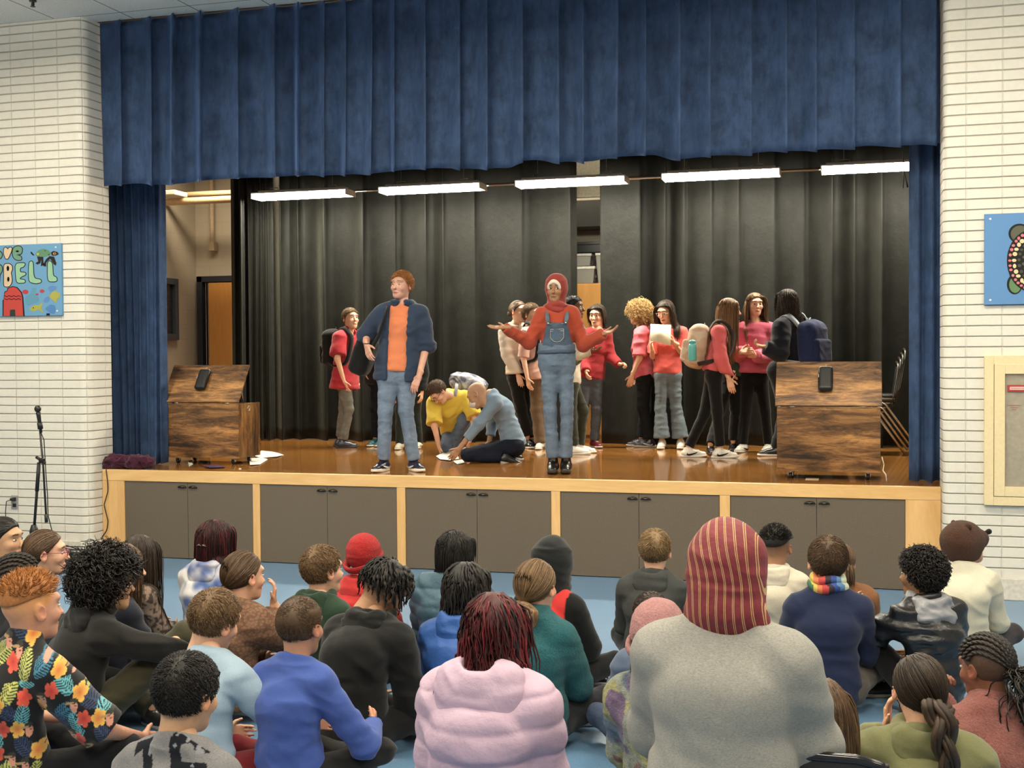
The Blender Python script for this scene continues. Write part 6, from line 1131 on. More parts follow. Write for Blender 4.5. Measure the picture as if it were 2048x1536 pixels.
P = kid('girl with dark red box braids in a pale pink hooded puffer jacket, near the front', 985, 1180, 665, 4, head=(2, -10, 0), legs='upkneel', kfix=1.04, skin='dark', Sx=1.1, hs=.95, sh=.95, slump=.04, hair=T(t='locs', c='redblack', L=.24, n=420, rad=.0042, lift=.012, curl=.006, back=.35, mexp=1.6), over=T(elL=V(-.155, .04, .24), elR=V(.155, .04, .24), wrL=V(-.12, .20, .18), wrR=V(.12, .20, .18)), top=T(c=(204, 172, 196), name='puffer_jacket', off=.032, so=.010, hood=1, hk=1.4, m='puffy', quilt=.010, amp=.012, fs=1.2, h=.008), bottom=T(c=(60, 58, 66)))
kid('girl with streaked light brown hair in one braid and a teal fleece', 1072, 1113, 440, 4, head=(16, -4, 0), skin='fair', hair=T(t='braid', c='lbrown', tie=(-.005, -.105, -.055), r=.020, path=[at(1068, 1225, FPX / 440 - .16), at(1058, 1262, FPX / 440 - .17)]), Sx=1.04, top=T(c=(38, 122, 130), name='fleece_jacket', off=.030, m='fleece', collar=1, hood=0), bottom=T(c=(32, 34, 40)))
P = kid('child with a black hood up and a red raglan top with black sleeves', 1108, 1076, 388, 12, head=(16, 0, 0), hair=None, top=T(c=(214, 36, 30), name='raglan_top', off=.024, cfn=lambda v, l, c: np.where((np.abs(l[:, 0]) > .120)[:, None], C_((18, 18, 18)), c)), bottom=T(c=(24, 24, 25)))
hood_up(P, (34, 37, 38))
kid('boy with streaky light brown hair and dark grey hoodie before the cabinet doors', 1310, 1054, 364, 4, head=(2, -4, 0), skin='fair', hair=T(t='short', c=((.10, .06, .025), (.42, .27, .13)), L=.07, lift=.008, n=3200, rad=.0013, wig=.05, tb=.2), top=T(c=(78, 80, 78), name='hoodie', off=.026, hood=1, m='heather'), bottom=T(c=(22, 22, 24)), shoes=T(c=(30, 30, 32)))
kid('child with dark hair between the grey hoodie and the pink beanie', 1302, 1179, 462, -14, head=(-12, -8, 0), skin='olive', hair=T(t='short', c='dark', L=.05, lift=.006, n=1100), top=T(c=(96, 112, 140), name='shirt'), bottom=T(c=(84, 100, 128), m='denim'))
def pastel(v, l, c):
    n = noise(v * 9, 2)[:, None]; m = noise(v * 13, 6)[:, None]; b = C_((176, 184, 168)); b = np.where(n > .2, C_((200, 196, 130)), b); b = np.where(n < -.25, C_((120, 142, 168)), b); b = np.where(m > .35, C_((150, 124, 160)), b); b = np.where(m < -.45, C_((170, 120, 110)), b); return b * (.85 + .3 * noise(v * 70, 4)[:, None])
P = kid('child in a pale pink beanie and pastel mottled sherpa jacket', 1318, 1212, 530, 6, head=(14, -4, 0), hair=T(t='long', c='brown', L=.16, n=300), tilt=-6, top=T(c=(180, 184, 170), name='sherpa_jacket', off=.034, cfn=pastel, m='fleece', so=.016, h=.007), bottom=T(c=(92, 108, 140)))
beanie(P, (226, 158, 156), low=.024, sc=1.06)
# --- adult in the foreground
J = seated(1456, 1040, 762, 6, legs='chair', k=1.12, sh=.97, slump=.02)
P = person('adult in a dark red striped headscarf and grey sweater, largest figure in front', J, S=.98, g=1.08, head=(2, -2, 0), face=False, hs=1.02, skin='brown', body_h=.014, top=dict(c=(172, 169, 161), name='sweater', off=.028, so=.012, m='heather', amp=.010, fs=1.3, hem=.08, h=.009, collar=1), bottom=dict(c=(40, 40, 44)), shoes=dict(c=(30, 30, 30)), group='adults in the audience')
M['scarf_stripes'] = stripes_mat('scarf_stripes', [(0, (132, 18, 34)), (.56, (206, 164, 96)), (.64, (136, 20, 36)), (.74, (206, 164, 96)), (.82, (132, 18, 34))], .021)
s_ = Sdf(); s_.ell(CR_C + V(0, -.010, .006), CR_R + .018, k=.03); s_.cap((0, -.025, .0), (0, -.035, -.095), .086, .074, .05); s_.cap((0, -.035, -.06), (0, -.055, -.085), .082, .086, .05); s_.cap((.02, -.06, -.06), (.085, -.06, -.115), .045, .024, .04); s_.cap((-.03, -.05, -.06), (-.100, -.03, -.135), .045, .018, .04); s_.ell((0, .115, -.03), (.060, .07, .085), k=.01, op=1)
o = part_mesh(P, 'headscarf', s_, .004, 'scarf_stripes', (1, 1, 1), .006, local='head', fs=.8, cfn=lambda v, l, c: np.stack([1 + l[:, 0] * 1.0 + .16 * l[:, 2] + .014 * noise(l * 9, 3), l[:, 1], l[:, 2]], 1))
# --- right side
kid('boy with black faded hair in a cream hoodie behind the striped headscarf', 1552, 1047, 356, 6, head=(12, -2, 0), skin=(190, 136, 100), fadec=(-.06, .12, .9), hair=T(t='fade', c='black', L=.020, fz=.05, n=1200), top=T(c=(216, 206, 184), name='hoodie', off=.028, hood=1))
P = kid('boy with combed brown hair in a navy sweater and rainbow striped neck warmer', 1655, 1066, 404, -4, head=(-14, 2, 0), skin='fair', hair=T(t='short', c='brown', L=.08, lift=.009, n=3600, rad=.0013, wig=.05, whorl=(-.03, -.02, .11), tb=.2), sh=0.90, top=T(c=(32, 42, 76), name='sweater', off=.022, amp=.009), bottom=T(c=(96, 88, 78)), shoes=T(c=(60, 56, 50), sole=(216, 200, 160)))
M['rainbow'] = stripes_mat('rainbow_stripes', [(0, (60, 120, 80)), (.08, (214, 190, 60)), (.16, (226, 120, 50)), (.26, (206, 50, 44)), (.40, (52, 34, 50)), (.52, (44, 80, 160)), (.64, (90, 140, 190)), (.74, (210, 220, 190)), (.86, (120, 190, 170)), (.93, (60, 120, 80))], .26)
nk = P['J']['neck'] + P['upv'] * .012; mb = MB()
for k, (z, r, R0) in enumerate([(.000, .026, .072), (.034, .022, .064)]):
    a = np.linspace(-PI, PI, 41); mb.tube([nk + P['sv'] * R0 * math.sin(q) * 1.05 - P['fv'] * R0 * math.cos(q) + V(0, 0, z + .008 * math.sin(3 * q + k)) for q in a], r, 12, caps=False)
v = np.concatenate(mb.v); l = (v - nk) @ P['Rb']; np_obj('neck_warmer', v, mb.f, M['rainbow'], P['o'], np.stack([1.144 + l[:, 0] * 1.15 + .02 * (l[:, 2] > .02), l[:, 1], l[:, 2]], 1), True, P['org'])
kid('child in an orange brown fuzzy jacket behind the boy in navy', 1682, 1088, 360, -10, head=(-8, -14, 0), hair=T(t='tie', c='brown', tie=(.04, -.10, -.03), L=.10), sh=0.95, tilt=5, top=T(c=(176, 112, 60), name='fuzzy_jacket', off=.034, m='fleece', so=.016), bottom=T(c=(70, 60, 52)))
P = kid('boy with tight black curls in a shiny black jacket with grey hood', 1843, 1095, 408, -30, head=(-58, -2, 0), face=True, skin='brown', hair=T(t='curly', c='black', L=.030, vol=.012, n=1700, curl=.005, rad=.003), over=T(knL=V(-.20, .36, .40), anL=V(-.15, .46, .07), toL=V(-.16, .60, .03), elL=V(-.20, .20, .32), wrL=V(-.15, .36, .42)), top=T(c=(24, 25, 28), name='jacket', off=.032, m='shiny', amp=.022, fs=.9, hood=1, hk=1.2, hc=(150, 150, 154)), bottom=T(c=(18, 18, 20)), shoes=T(c=(28, 26, 26), sole=(222, 206, 176), laces=(40, 38, 38)))
P = kid('child in a brown bear hat and cream long sleeved shirt by the right wall', 1930, 1048, 352, 10, head=(58, 12, 0), skin='olive', slump=.07, lean=6, hair=None, top=T(c=(214, 208, 184), name='long_sleeve_shirt', off=.022, amp=.013), bottom=T(c=(60, 56, 60)))
s_ = Sdf(); s_.ell(CR_C + V(0, -.008, .006), CR_R + .022, k=.03); s_.cap((0, -.02, -.01), (0, -.02, -.045), .088, .080, .04); s_.cap((0, .05, .02), (0, .098, .015), .070, .048, .05); s_.plane((0, 0, -.075), (0, -.1, -1), .01)
o = part_mesh(P, 'bear_hat', s_, .006, 'fleece', (98, 62, 42), .004, local='head', cfn=lambda v, l, c: np.tile(c, (len(v), 1)))
for sg in (-1, 1):
    s_ = Sdf(); s_.ell((sg * .062, .0, .118), (.026, .011, .022), k=.01); s_.ell((sg * .062, .012, .118), (.017, .008, .013), k=.004, op=1); part_mesh(P, 'bear_ear', s_, .005, 'fleece', (92, 58, 40), local='head', parent=o)
s_ = Sdf(); s_.cap((0, .140, .035), (0, .168, .038), .012, .016, .01); part_mesh(P, 'nose', s_, .005, 'cloth', (26, 20, 20), local='head', parent=o)
P = kid('girl with cornrows and a curly ponytail in a dusty pink fleece', 1972, 1256, 585, -18, head=(-44, -10, 0), face=True, skin=(150, 94, 66), hs=.94, hair=T(t='cornrow', c='black', tie=(.015, -.108, -.015), pL=.15, pd=(.25, -1., -.3)), over=T(elL=V(-.16, .28, .30), wrL=V(-.10, .19, .50)), hands=T(L=T(f=V(.25, -.05, 1), n=V(.6, -.8, 0), curl=.9)), sh=0.97, top=T(c=(186, 112, 102), name='fleece_top', off=.034, so=.014, m='fleece', amp=.014, collar=1, h=.008), bottom=T(c=(50, 44, 48)))
P = kid('girl with dark hair in one thick braid and an olive green hoodie', 1838, 1297, 622, -4, head=(-10, -8, 0), skin='fair', hs=.97, sh=0.95, slump=.05, hair=T(t='braid', c='dark', tie=(.055, -.075, -.075), r=.030, path=[at(1872, 1415, FPX / 622 - .17), at(1886, 1450, FPX / 622 - .20), at(1890, 1500, FPX / 622 - .21), at(1902, 1560, FPX / 622 - .20)]), over=T(elL=V(-.19, .24, .28), wrL=V(-.08, .17, .48)), hands=T(L=T(f=V(0, 0, 1), n=V(1, -.3, 0), curl=.4)), top=T(c=(122, 122, 78), name='hoodie', off=.034, so=.012, hood=1, amp=.013, h=.008), bottom=T(c=(40, 42, 44)))
kid('child with very long straight dark brown hair low beside the grey sweater', 1640, 1352, 640, -6, head=(-4, -10, 0), hs=.96, Sx=.9, hair=T(t='long', c='brown', L=.50, n=1300, K=18, rad=.0034, back=.5), top=T(c=(70, 60, 52), name='shirt'), bottom=T(c=(40, 40, 40)))
# ================================================================== rolling wooden chests
def chest(x0, x1, y, label, case_label):
    o0 = V((x0 + x1) / 2, y + .2, DECK); t = empty('rolling_chest', o0, label, 'chest', 'rustic rolling chests'); zb, zt = DECK + .062, 1.335; D = .42; th = .016
    mb = MB(); mb.box((x0, y, zb), (x1, y + th, zt), .0015); mb.build('front_panel', M['rustic'], t, origin=o0)
    mb = MB(); mb.box((x0 + th, y + D - th, zb), (x1 - th, y + D, zt - .01), .0015); mb.build('back_panel', M['rustic'], t, origin=o0)
    mb = MB(); mb.box((x0 + th, y + th, zb), (x1 - th, y + D - th, zb + .016)); mb.build('bottom_panel', M['rustic'], t, origin=o0)
    for xa in (x0, x1 - th):
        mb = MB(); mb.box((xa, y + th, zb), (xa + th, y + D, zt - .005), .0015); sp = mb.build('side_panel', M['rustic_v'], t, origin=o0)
        sx = xa - .001 if xa == x0 else xa + th + .001; mb = MB(); c = V(sx, y + .20, zt - .055); mb.tube([c + V(0, .020 * math.cos(a), .022 * math.sin(a)) for a in np.linspace(0, 2 * PI, 22)], .0035, 8, caps=False); mb.build('ring_pull', M['steel'], sp, True, origin=o0)
    ang = math.atan2(.335, .22); R = Rx(ang); p = V(0, y - .004, zt + .004); w_ = .012
    mb = MB(); mb.box((x0 - w_, y - .004, zt + .004), (x1 + w_, y + .40, zt + .022), .002, rot=R, piv=p); ld = mb.build('lid', M['rustic'], t, origin=o0)
    for hx in (x0 + .12, x1 - .12):
        mb = MB(); mb.cyl((hx - .03, y - .006, zt + .002), (hx + .03, y - .006, zt + .002), .004, 8); mb.build('hinge', M['steel'], ld, True, origin=o0)
    for sx in (x0 + .06, x1 - .06):
        mb = MB(); mb.cyl((sx, y + .25, zt - .09), (sx, y + .15, zt + .19), .005, 8); mb.build('lid_stay', M['steel'], t, True, origin=o0)
    for cx in (x0 + .10, x1 - .09):
        for cy in (y + .06, y + D - .06):
            cs = MB(); cs.box((cx - .028, cy - .028, zb - .006), (cx + .028, cy + .028, zb), .002); cs.cyl((cx, cy, zb - .006), (cx, cy, zb - .016), .012, 12); cs.box((cx - .020, cy - .004, zb - .040), (cx - .014, cy + .022, zb - .012), .001); cs.box((cx + .014, cy - .004, zb - .040), (cx + .020, cy + .022, zb - .012), .001)
            c = cs.build('caster', M['steel'], t, True, origin=o0); mb = MB(); mb.lathe([(.004, -.012), (.022, -.012), (.0255, -.008), (.0255, .008), (.022, .012), (.004, .012)], (cx, cy + .010, zb - .0355), 20, axis=0); mb.build('wheel', M['black'], c, True, origin=o0)
    # hard case hung on the lid
    cx = (x0 + x1) / 2 - .02; n_ = R @ V(0, 0, 1.); u = R @ V(0, 1., 0); c = V(cx, y, zt) + u * .225 + n_ * .055; s_ = Sdf(); RR = np.stack([V(1, 0, 0), u, n_], 1); s_.box(c, (.056, .108, .026), RR, .024, .01); v, f = s_.mesh(.0045)
    cb = np_obj('hard_case', v, [f], M['black'], None, None, True, c); setp(cb, case_label, 'case', 'black hard cases on the chests')
    mb = MB(); mb.box(c + V(-.040, -.07, -.054), c + V(.040, .085, -.020), .01, rot=R @ np.eye(3), piv=c); mb.build('rear_pouch', M['cloth'], cb, origin=c)
    a = np.linspace(0, 2 * PI, 48, endpoint=True); mb = MB(); mb.tube([c + RR @ V(.0545 * np.sign(math.cos(q)) * abs(math.cos(q)) ** .45, .1065 * np.sign(math.sin(q)) * abs(math.sin(q)) ** .35, .004) for q in a], .0022, 6, (.03, .03, .03), caps=False); mb.build('zip', M['rubber'], cb, True, origin=c)
    mb = MB(); mb.tube([c + u * .105, c + u * .125 + n_ * .004, c + u * .122 + V(.015, 0, 0)], .003, 6, (.4, .4, .38)); mb.build('loop', M['rubber'], cb, True, origin=c)
    mb = MB(); mb.box(c + V(-.054, .0, .018), c + V(-.050, .03, .024), .001, (.5, .5, .5), rot=R, piv=c); mb.build('tag', M['paint'], cb, origin=c)
chest(-6.158, -5.395, .60, 'rustic wooden rolling chest with raised lid at the left end of the stage', 'small black hard case on the raised lid of the left chest')
chest(-.572, .205, .36, 'rustic wooden rolling chest with raised lid at the right end of the stage', 'small black hard case on the raised lid of the right chest')
# ================================================================== cloth bundle, scraps and papers on the deck
def heap(name, c, size, col, label, cat, seed, mat='cloth', amp=.025, h=.008):
    s_ = Sdf(); rs = np.random.RandomState(seed)
    for k in range(9):
        p = c + V((k / 8 - .5) * size[0] * 1.7, (rs.rand() - .5) * size[1], size[2] * (.25 + .35 * rs.rand())); s_.cap(p - V(.05, .02, .0), p + V(.06 + .05 * rs.rand(), .05 * (rs.rand() - .5), .01), size[2] * (.35 + .25 * rs.rand()), size[2] * .3, .03)
    s_.plane(c + V(0, 0, .003), V(0, 0, -1)); v, f = s_.mesh(h); nn = vnormals(v, f); d = (.6 - 2 * np.abs(noise(v * V(14, 9, 16), seed))) + .5 * (.5 - 2 * np.abs(noise(v * 34, seed + 1))); v = v + nn * (d * amp)[:, None]; v[:, 2] = np.maximum(v[:, 2], c[2] + .001)
    return setp(np_obj(name, v, [f], M[mat], None, np.tile(C_(col), (len(v), 1)), True, c), label, cat)
c = on_z(285, 931, DECK); c[1] = .14; heap('cloth_bundle', c, (.22, .12, .13), (74, 26, 50), 'crumpled plum cloth bundle lying by the left navy curtain', 'cloth', 3)
for k, (px, py) in enumerate([(259, 935), (275, 936)]):
    p = on_z(px, py, DECK); mb = MB(); mb.tube([p + V(-.028, 0, .014), p + V(0, .002, .018), p + V(.03, .004, .015)], [.010, .014, .011], 10, C_((214, 170, 122))); setp(mb.build('wooden_peg', M['paint'], None, True, p), ['left of two pale wooden pegs lying in front of the plum cloth', 'right of two pale wooden pegs lying in front of the plum cloth'][k], 'peg', 'wooden pegs')
def paper(pts, label, col=(232, 226, 214), name='paper_sheet', seed=0, z=DECK + .002):
    P = np.array([on_z(x, y, DECK) for x, y in pts]); c = P.mean(0); n = len(P); rs = np.random.RandomState(seed); mid = (P + c) / 2; v = np.concatenate([[c], mid, P]); v[:, 2] = z + .012 * rs.rand(len(v)); v2 = v.copy(); v2[:, 2] += .0015; i = np.arange(n); j = (i + 1) % n
    tri = np.concatenate([np.stack([0 * i, 1 + i, 1 + j], 1)]); quad = np.stack([1 + i, 1 + n + i, 1 + n + j, 1 + j], 1); N0 = len(v)
    rim = np.stack([1 + n + i, N0 + 1 + n + i, N0 + 1 + n + j, 1 + n + j], 1); o = np_obj(name, np.concatenate([v, v2]), [tri + N0, quad + N0, tri[:, ::-1], quad[:, ::-1], rim], M['paint'], None, np.tile(C_(col), (2 * N0, 1)), False, c); return setp(o, label, 'paper', 'papers on the stage floor')
paper([(523, 903), (545, 905), (556, 908), (568, 911), (552, 916), (536, 915), (524, 918), (510, 914)], 'crumpled white cloth or paper on the deck right of the left chest', seed=1)
paper([(498, 918), (524, 917), (536, 920), (520, 930), (500, 932)], 'white scrap of paper under the right corner of the left chest', seed=2)
paper([(376, 925), (384, 920), (386, 930), (378, 934)], 'small white scrap between the wheels of the left chest', seed=3)
paper([(405, 934), (428, 930), (446, 933), (450, 936), (420, 938)], 'flat purple fabric scrap under the left chest', (84, 60, 96), 'fabric_scrap', 4)
paper([(872, 914), (888, 905), (914, 908), (918, 918), (900, 923), (880, 920)], 'white sheet between the hands of the two kneeling performers', (238, 234, 226), seed=5)
paper([(906, 924), (926, 921), (929, 927), (914, 930)], 'small paper corner in front of the kneeling person in light blue', (228, 222, 214), seed=6)
p = on_z(480, 938, DECK); mb = MB(); mb.box(p + V(-.01, -.006, 0), p + V(.01, .008, .006), .002, C_((236, 230, 220))); setp(mb.build('paper_scrap', M['paint'], origin=p), 'tiny white scrap near the stage edge right of the left chest', 'paper')
p = on_z(1624, 960, DECK); mb = MB(); mb.box(p + V(-.05, -.02, 0.0005), p + V(.05, .13, .003), .001, C_((206, 180, 140))); setp(mb.build('tape_strip', M['paint'], origin=p), 'strip of pale tape on the deck under the right chest', 'tape')
mb = MB(); P = [on_z(x, y, DECK) + V(0, 0, .004) for x, y in ((1764, 915), (1768, 930), (1766, 942), (1772, 950), (1773, 962))]; mb.tube(P, .0035, 6, C_((226, 214, 196))); setp(mb.build('white_cord', M['rubber'], None, True, P[0]), 'thin white cord on the deck right of the right chest', 'cord')
# ================================================================== stacked chairs behind the right curtain
def stack_chair(o, k, label):
    R = Rz(.0); t = empty('stacking_chair', o, label, 'chair', 'black stacking chairs')
    def W(p): return o + np.array(p, float)
    lz = .42
    mb = MB(); mb.box(W((-.20, -.22, lz)), W((.22, .22, lz + .035)), .012); mb.build('seat', M['black'], t, True, o)
    mb = MB(); mb.box(W((.215, -.20, lz + .17)), W((.24, .20, lz + .43)), .010, rot=Ry(.12), piv=W((.22, 0, lz))); mb.build('backrest', M['black'], t, True, o)
    for s in (-1, 1):
        mb = MB(); mb.tube([W((-.26, s * .235, .01)), W((-.10, s * .225, lz - .04)), W((-.06, s * .225, lz - .005)), W((.18, s * .215, lz - .005))], .011, 10); mb.build('leg', M['steel'], t, True, o)
        mb = MB(); mb.tube([W((.34, s * .235, .01)), W((.10, s * .225, lz - .06)), W((.02, s * .22, lz - .012))], .011, 10); mb.build('leg', M['steel'], t, True, o)
        mb = MB(); mb.tube([W((.16, s * .215, lz - .02)), W((.23, s * .21, lz + .10)), W((.285, s * .205, lz + .41)), W((.275, s * .15, lz + .46)), W((.27, 0, lz + .47))], .013, 10); mb.build('back_frame', M['darkmetal'], t, True, o)
for k in range(4): stack_chair(V(.14 + .022 * k, 3.0, DECK + .042 * k), k, ['lowest chair of the black stack behind the right curtain', 'second chair up in the black stack behind the right curtain', 'third chair up in the black stack behind the right curtain', 'topmost chair of the black stack behind the right curtain'][k])
# ================================================================== microphone stand, cables, socket
o0 = V(-6.29, -1.10, 0); D0 = depth(o0 + V(0, 0, .8)); A = lambda x, y, dd=0: at(x, y, D0 + dd)
t = empty('microphone_stand', o0, 'black microphone stand with folded boom against the left brick wall', 'microphone stand')
hub = A(68, 1062); top = A(78, 925); mb = MB(); mb.cyl(hub, top, .011, 12); mb.cyl(hub * .42 + top * .58, top, .015, 12); mb.build('shaft', M['black'], t, True, o0)
mb = MB(); mb.tube([hub - V(0, 0, .04), hub + V(0, 0, .0), hub + V(0, 0, .05)], [.03, .036, .02], 14); mb.build('leg_hub', M['black'], t, True, o0)
for k, q in enumerate((.5, 2.6, 4.7)):
    e = V(hub[0] + .34 * math.cos(q), hub[1] + .34 * math.sin(q), .012); mb = MB(); mb.cyl(hub + (e - hub) * .05, e, .009, 10); l_ = mb.build('leg', M['black'], t, True, o0); mb = MB(); mb.cyl(e + (hub - e) * .06, e, .014, 10); mb.build('rubber_foot', M['rubber'], l_, True, o0)
b1, b2 = A(80, 862, -.02), A(93, 1045, -.05); mb = MB(); mb.tube([b1, A(86, 925, -.03), b2], .008, 10); mb.cyl(b2 + (b1 - b2) * .09, b2, .013, 12); mb.build('boom_arm', M['black'], t, True, o0)
mb = MB(); mb.box(A(84, 921, -.02) - V(.02, .02, .02), A(84, 921, -.02) + V(.02, .02, .02), .008); mb.cyl(A(72, 914, -.02), A(84, 921, -.02), .012, 12); mb.cyl(A(91, 925, -.02), A(84, 925, -.02), .013, 12); mb.build('clutch', M['darkmetal'], t, True, o0)
m0, m1 = A(81, 858, -.02), A(75, 815, -.04); ax = unit(m1 - m0); mb = MB(); mb.tube([m0 - ax * .03, m0, m0 + ax * .11, m0 + ax * .135], [.011, .012, .017, .019], 14); mic = mb.build('microphone', M['black'], None, True, m0); setp(mic, 'black handheld microphone clipped to the top of the stand', 'microphone')
s_ = Sdf(); s_.ell(m0 + ax * .162, (.026, .026, .028)); v, f = s_.mesh(.004); np_obj('grille', v, [f], M['darkmetal'], mic, None, True, m0)
mb = MB(); mb.cyl(m0 - ax * .0, m0 + ax * .05, .021, 12); mb.build('mic_clip', M['black'], t, True, o0)
mb = MB(); mb.tube([m0 - ax * .03, A(88, 880, .0), A(90, 915, .0), A(92, 950, -.02), A(95, 990, -.04), A(96, 1030, -.04), A(103, 1058, -.02), V(-6.15, -1.0, .25), V(-6.2, -.8, .01)], .004, 8); setp(mb.build('microphone_cable', M['black'], None, True, m0), 'thin black cable running down the microphone stand', 'cable')
rs = np.random.RandomState(6); cc_ = on_z(165, 1118, 0); cc_[1] -= .42; mb = MB()
for k in range(16):
    r = .18 + .30 * rs.rand(); e_ = .25 + .3 * rs.rand(); ph = rs.rand() * 6.3; ox, oy = rs.randn(2) * [.16, .05]; z0 = .008 + .008 * k
    mb.tube([V(cc_[0] + ox + r * math.cos(q + ph), cc_[1] + .10 + oy + r * e_ * math.sin(q + ph), z0 + .02 * (1 + math.sin(q * 2 + k)) * rs.rand()) for q in np.linspace(0, 5.2 + rs.rand(), 26)], .0045, 6)
for k in range(4):
    y0 = cc_[1] + .05 * k; mb.tube([V(cc_[0] - .3 + .6 * q, y0 + .05 * math.sin(q * 5 + k), .008) for q in np.linspace(-.9, .9, 20)], .0055, 6)
setp(mb.build('cable_pile', M['black'], None, True, cc_), 'tangled pile of black cables on the floor by the brick corner', 'cables')
p0 = on_z(225, 928, DECK); fr_ = lambda x, y: on_y(x, y, -.012); P = [p0 + V(.06, .05, .006), p0 + V(0, 0, .010), fr_(212, 940), fr_(215, 962), fr_(216, 982), fr_(208, 1010), fr_(216, 1042), fr_(214, 1060), fr_(200, 1080)]; P += [V(P[-1][0] - .09, -.06, .12), V(P[-1][0] - .16, -.25, .02), V(P[-1][0] - .2, -.38, .012)]
mb = MB(); mb.tube(braid_path(P, 60), .0045, 8); setp(mb.build('hanging_cable', M['black'], None, True, P[1]), 'black cable hanging from the stage edge down the left maple post', 'cable')
t = empty('wall_outlet', V(-7.19, YW - .006, .48), 'grey duplex wall outlet low on the left brick wall', 'outlet'); o0 = V(-7.19, YW - .006, .48)
mb = MB(); mb.box((-7.226, YW - .009, .42), (-7.154, YW + .002, .54), .003); mb.build('plate', plain('grey_plate', (.28, .28, .27), .4), t, origin=o0)
for z in (.507, .453):
    mb = MB(); mb.box((-7.208, YW - .013, z - .016), (-7.172, YW - .008, z + .016), .004); mb.build('socket', M['black'], t, origin=o0)
mb = MB(); mb.box((-7.212, YW - .045, .495), (-7.172, YW - .012, .520), .006); mb.tube([(-7.20, YW - .04, .505), (-7.245, YW - .045, .49), (-7.26, YW - .04, .40), (-7.262, YW - .035, .2), (-7.3, YW - .05, .012)], .004, 8); setp(mb.build('power_plug', M['black'], None, True, V(-7.19, YW - .03, .5)), 'black plug and cord in the grey wall outlet', 'plug')
# ================================================================== painted boards on the brick walls
YB = YW - .024
class Board:
    def __init__(s, name, x0, x1, z0, z1, label, col):
        s.o0 = V((x0 + x1) / 2, YB, z0); mb = MB(); mb.box((x0, YB, z0), (x1, YW - .001, z1), .002, C_(col)); s.root = setp(mb.build(name, M['paint'], None, False, s.o0), label, 'painting'); s.n = 0
    def shape(s, name, pts, col, lay=1):
        pts = np.array([on_y(x, y, YB)[[0, 2]] for x, y in pts]); mb = MB(); mb.poly(pts, (0, YB - .0008 * lay, 0), (1, 0, 0), (0, 0, 1), .0006, C_(col)); return mb
    def add(s, name, shapes):
        mb = MB()
        for k, (pts, col, lay) in enumerate(shapes):
            q = s.shape(name, pts, col, lay)
            for v_, c_ in zip(q.v, q.c): pass
            off = mb.n; mb.v += q.v; mb.c += q.c; mb.f += [f + off for f in q.f]; mb.n += q.n
        return mb.build(name, M['paint'], s.root, False, s.o0)
BX = lambda x, y: (x / 8.53, 470 + y / 8.53)       # board sketch grid -> photo pixels
def grid(L_): return [BX(*p) for p in L_]
def grow(L_, d):
    P = np.array(L_, float); c = P.mean(0); n = len(P); a = P - np.roll(P, 1, 0); b = np.roll(P, -1, 0) - P; area_ = 0.5 * np.sum(P[:, 0] * np.roll(P[:, 1], -1) - np.roll(P[:, 0], -1) * P[:, 1])
    na = np.stack([a[:, 1], -a[:, 0]], 1); nb = np.stack([b[:, 1], -b[:, 0]], 1); na /= np.linalg.norm(na, axis=1)[:, None] + 1e-9; nb /= np.linalg.norm(nb, axis=1)[:, None] + 1e-9; nn = na + nb; nn /= np.maximum(np.linalg.norm(nn, axis=1)[:, None], .7); nn *= (1 if area_ > 0 else -1); return [tuple(p) for p in P + nn * d]
BL = Board('painted_board', -7.40, -6.652, 2.135, 2.765, 'blue painted board with letters, a red castle and fish, left brick wall', (104, 164, 208))
K = (26, 30, 34); GR = (112, 160, 128); TN = (226, 196, 158); LG = (150, 200, 160)
def soft(L_, it=2):
    P = np.array(L_, float)
    for _ in range(it): Q = np.roll(P, -1, 0); P = np.stack([P * .8 + Q * .2, P * .2 + Q * .8], 1).reshape(-1, 2)
    return [tuple(p) for p in P]
def letter(name, pts, col, holes=(), lay=1):
    g_ = soft(grid(pts), 1 if name == 'letter_v' else 2); sh = [(grow(g_, 1.6), K, lay), (g_, col, lay + 1)] + [(grid(h_), hc, lay + 2) for h_, hc in holes]; BL.add(name, sh)
SKY = (104, 164, 208)
ell = lambda cx, cy, rx, ry, n=18: [(cx + rx * math.cos(a), cy + ry * math.sin(a)) for a in np.linspace(0, 2 * PI, n, endpoint=False)]
letter('letter_o', ell(-12, 340, 48, 62), GR, [(ell(-8, 330, 18, 22), SKY)])
letter('letter_v', [(72, 225), (105, 210), (135, 250), (160, 212), (205, 215), (198, 270), (140, 405), (100, 408), (66, 320)], TN)
letter('letter_e', [(240, 215), (290, 190), (350, 195), (382, 235), (372, 300), (355, 325), (300, 330), (275, 345), (360, 360), (372, 425), (290, 428), (235, 390), (215, 320), (218, 260)], GR, [(ell(298, 278, 28, 16), K), (ell(298, 280, 18, 9), (235, 235, 230))])
letter('letter_p', [(-60, 520), (0, 505), (36, 540), (38, 610), (12, 660), (-5, 680), (-10, 830), (-60, 830)], GR)
letter('letter_b', [(68, 500), (150, 488), (205, 520), (212, 590), (185, 645), (198, 690), (208, 790), (170, 870), (120, 884), (68, 870), (72, 700)], TN, [(ell(138, 570, 22, 45), K), (ell(138, 568, 11, 28), (120, 130, 140)), (ell(145, 755, 20, 42), K), (ell(148, 756, 10, 24), (120, 130, 140))])
letter('letter_e', [(262, 485), (415, 475), (430, 500), (400, 545), (345, 560), (340, 635), (430, 640), (445, 675), (350, 720), (335, 755), (425, 765), (430, 815), (290, 820), (272, 700)], LG)
letter('letter_l', [(500, 465), (540, 445), (565, 470), (575, 740), (700, 760), (705, 810), (610, 830), (500, 800), (490, 640)], LG)
letter('letter_l', [(815, 470), (850, 440), (895, 480), (905, 700), (965, 720), (975, 780), (930, 795), (815, 790)], LG)
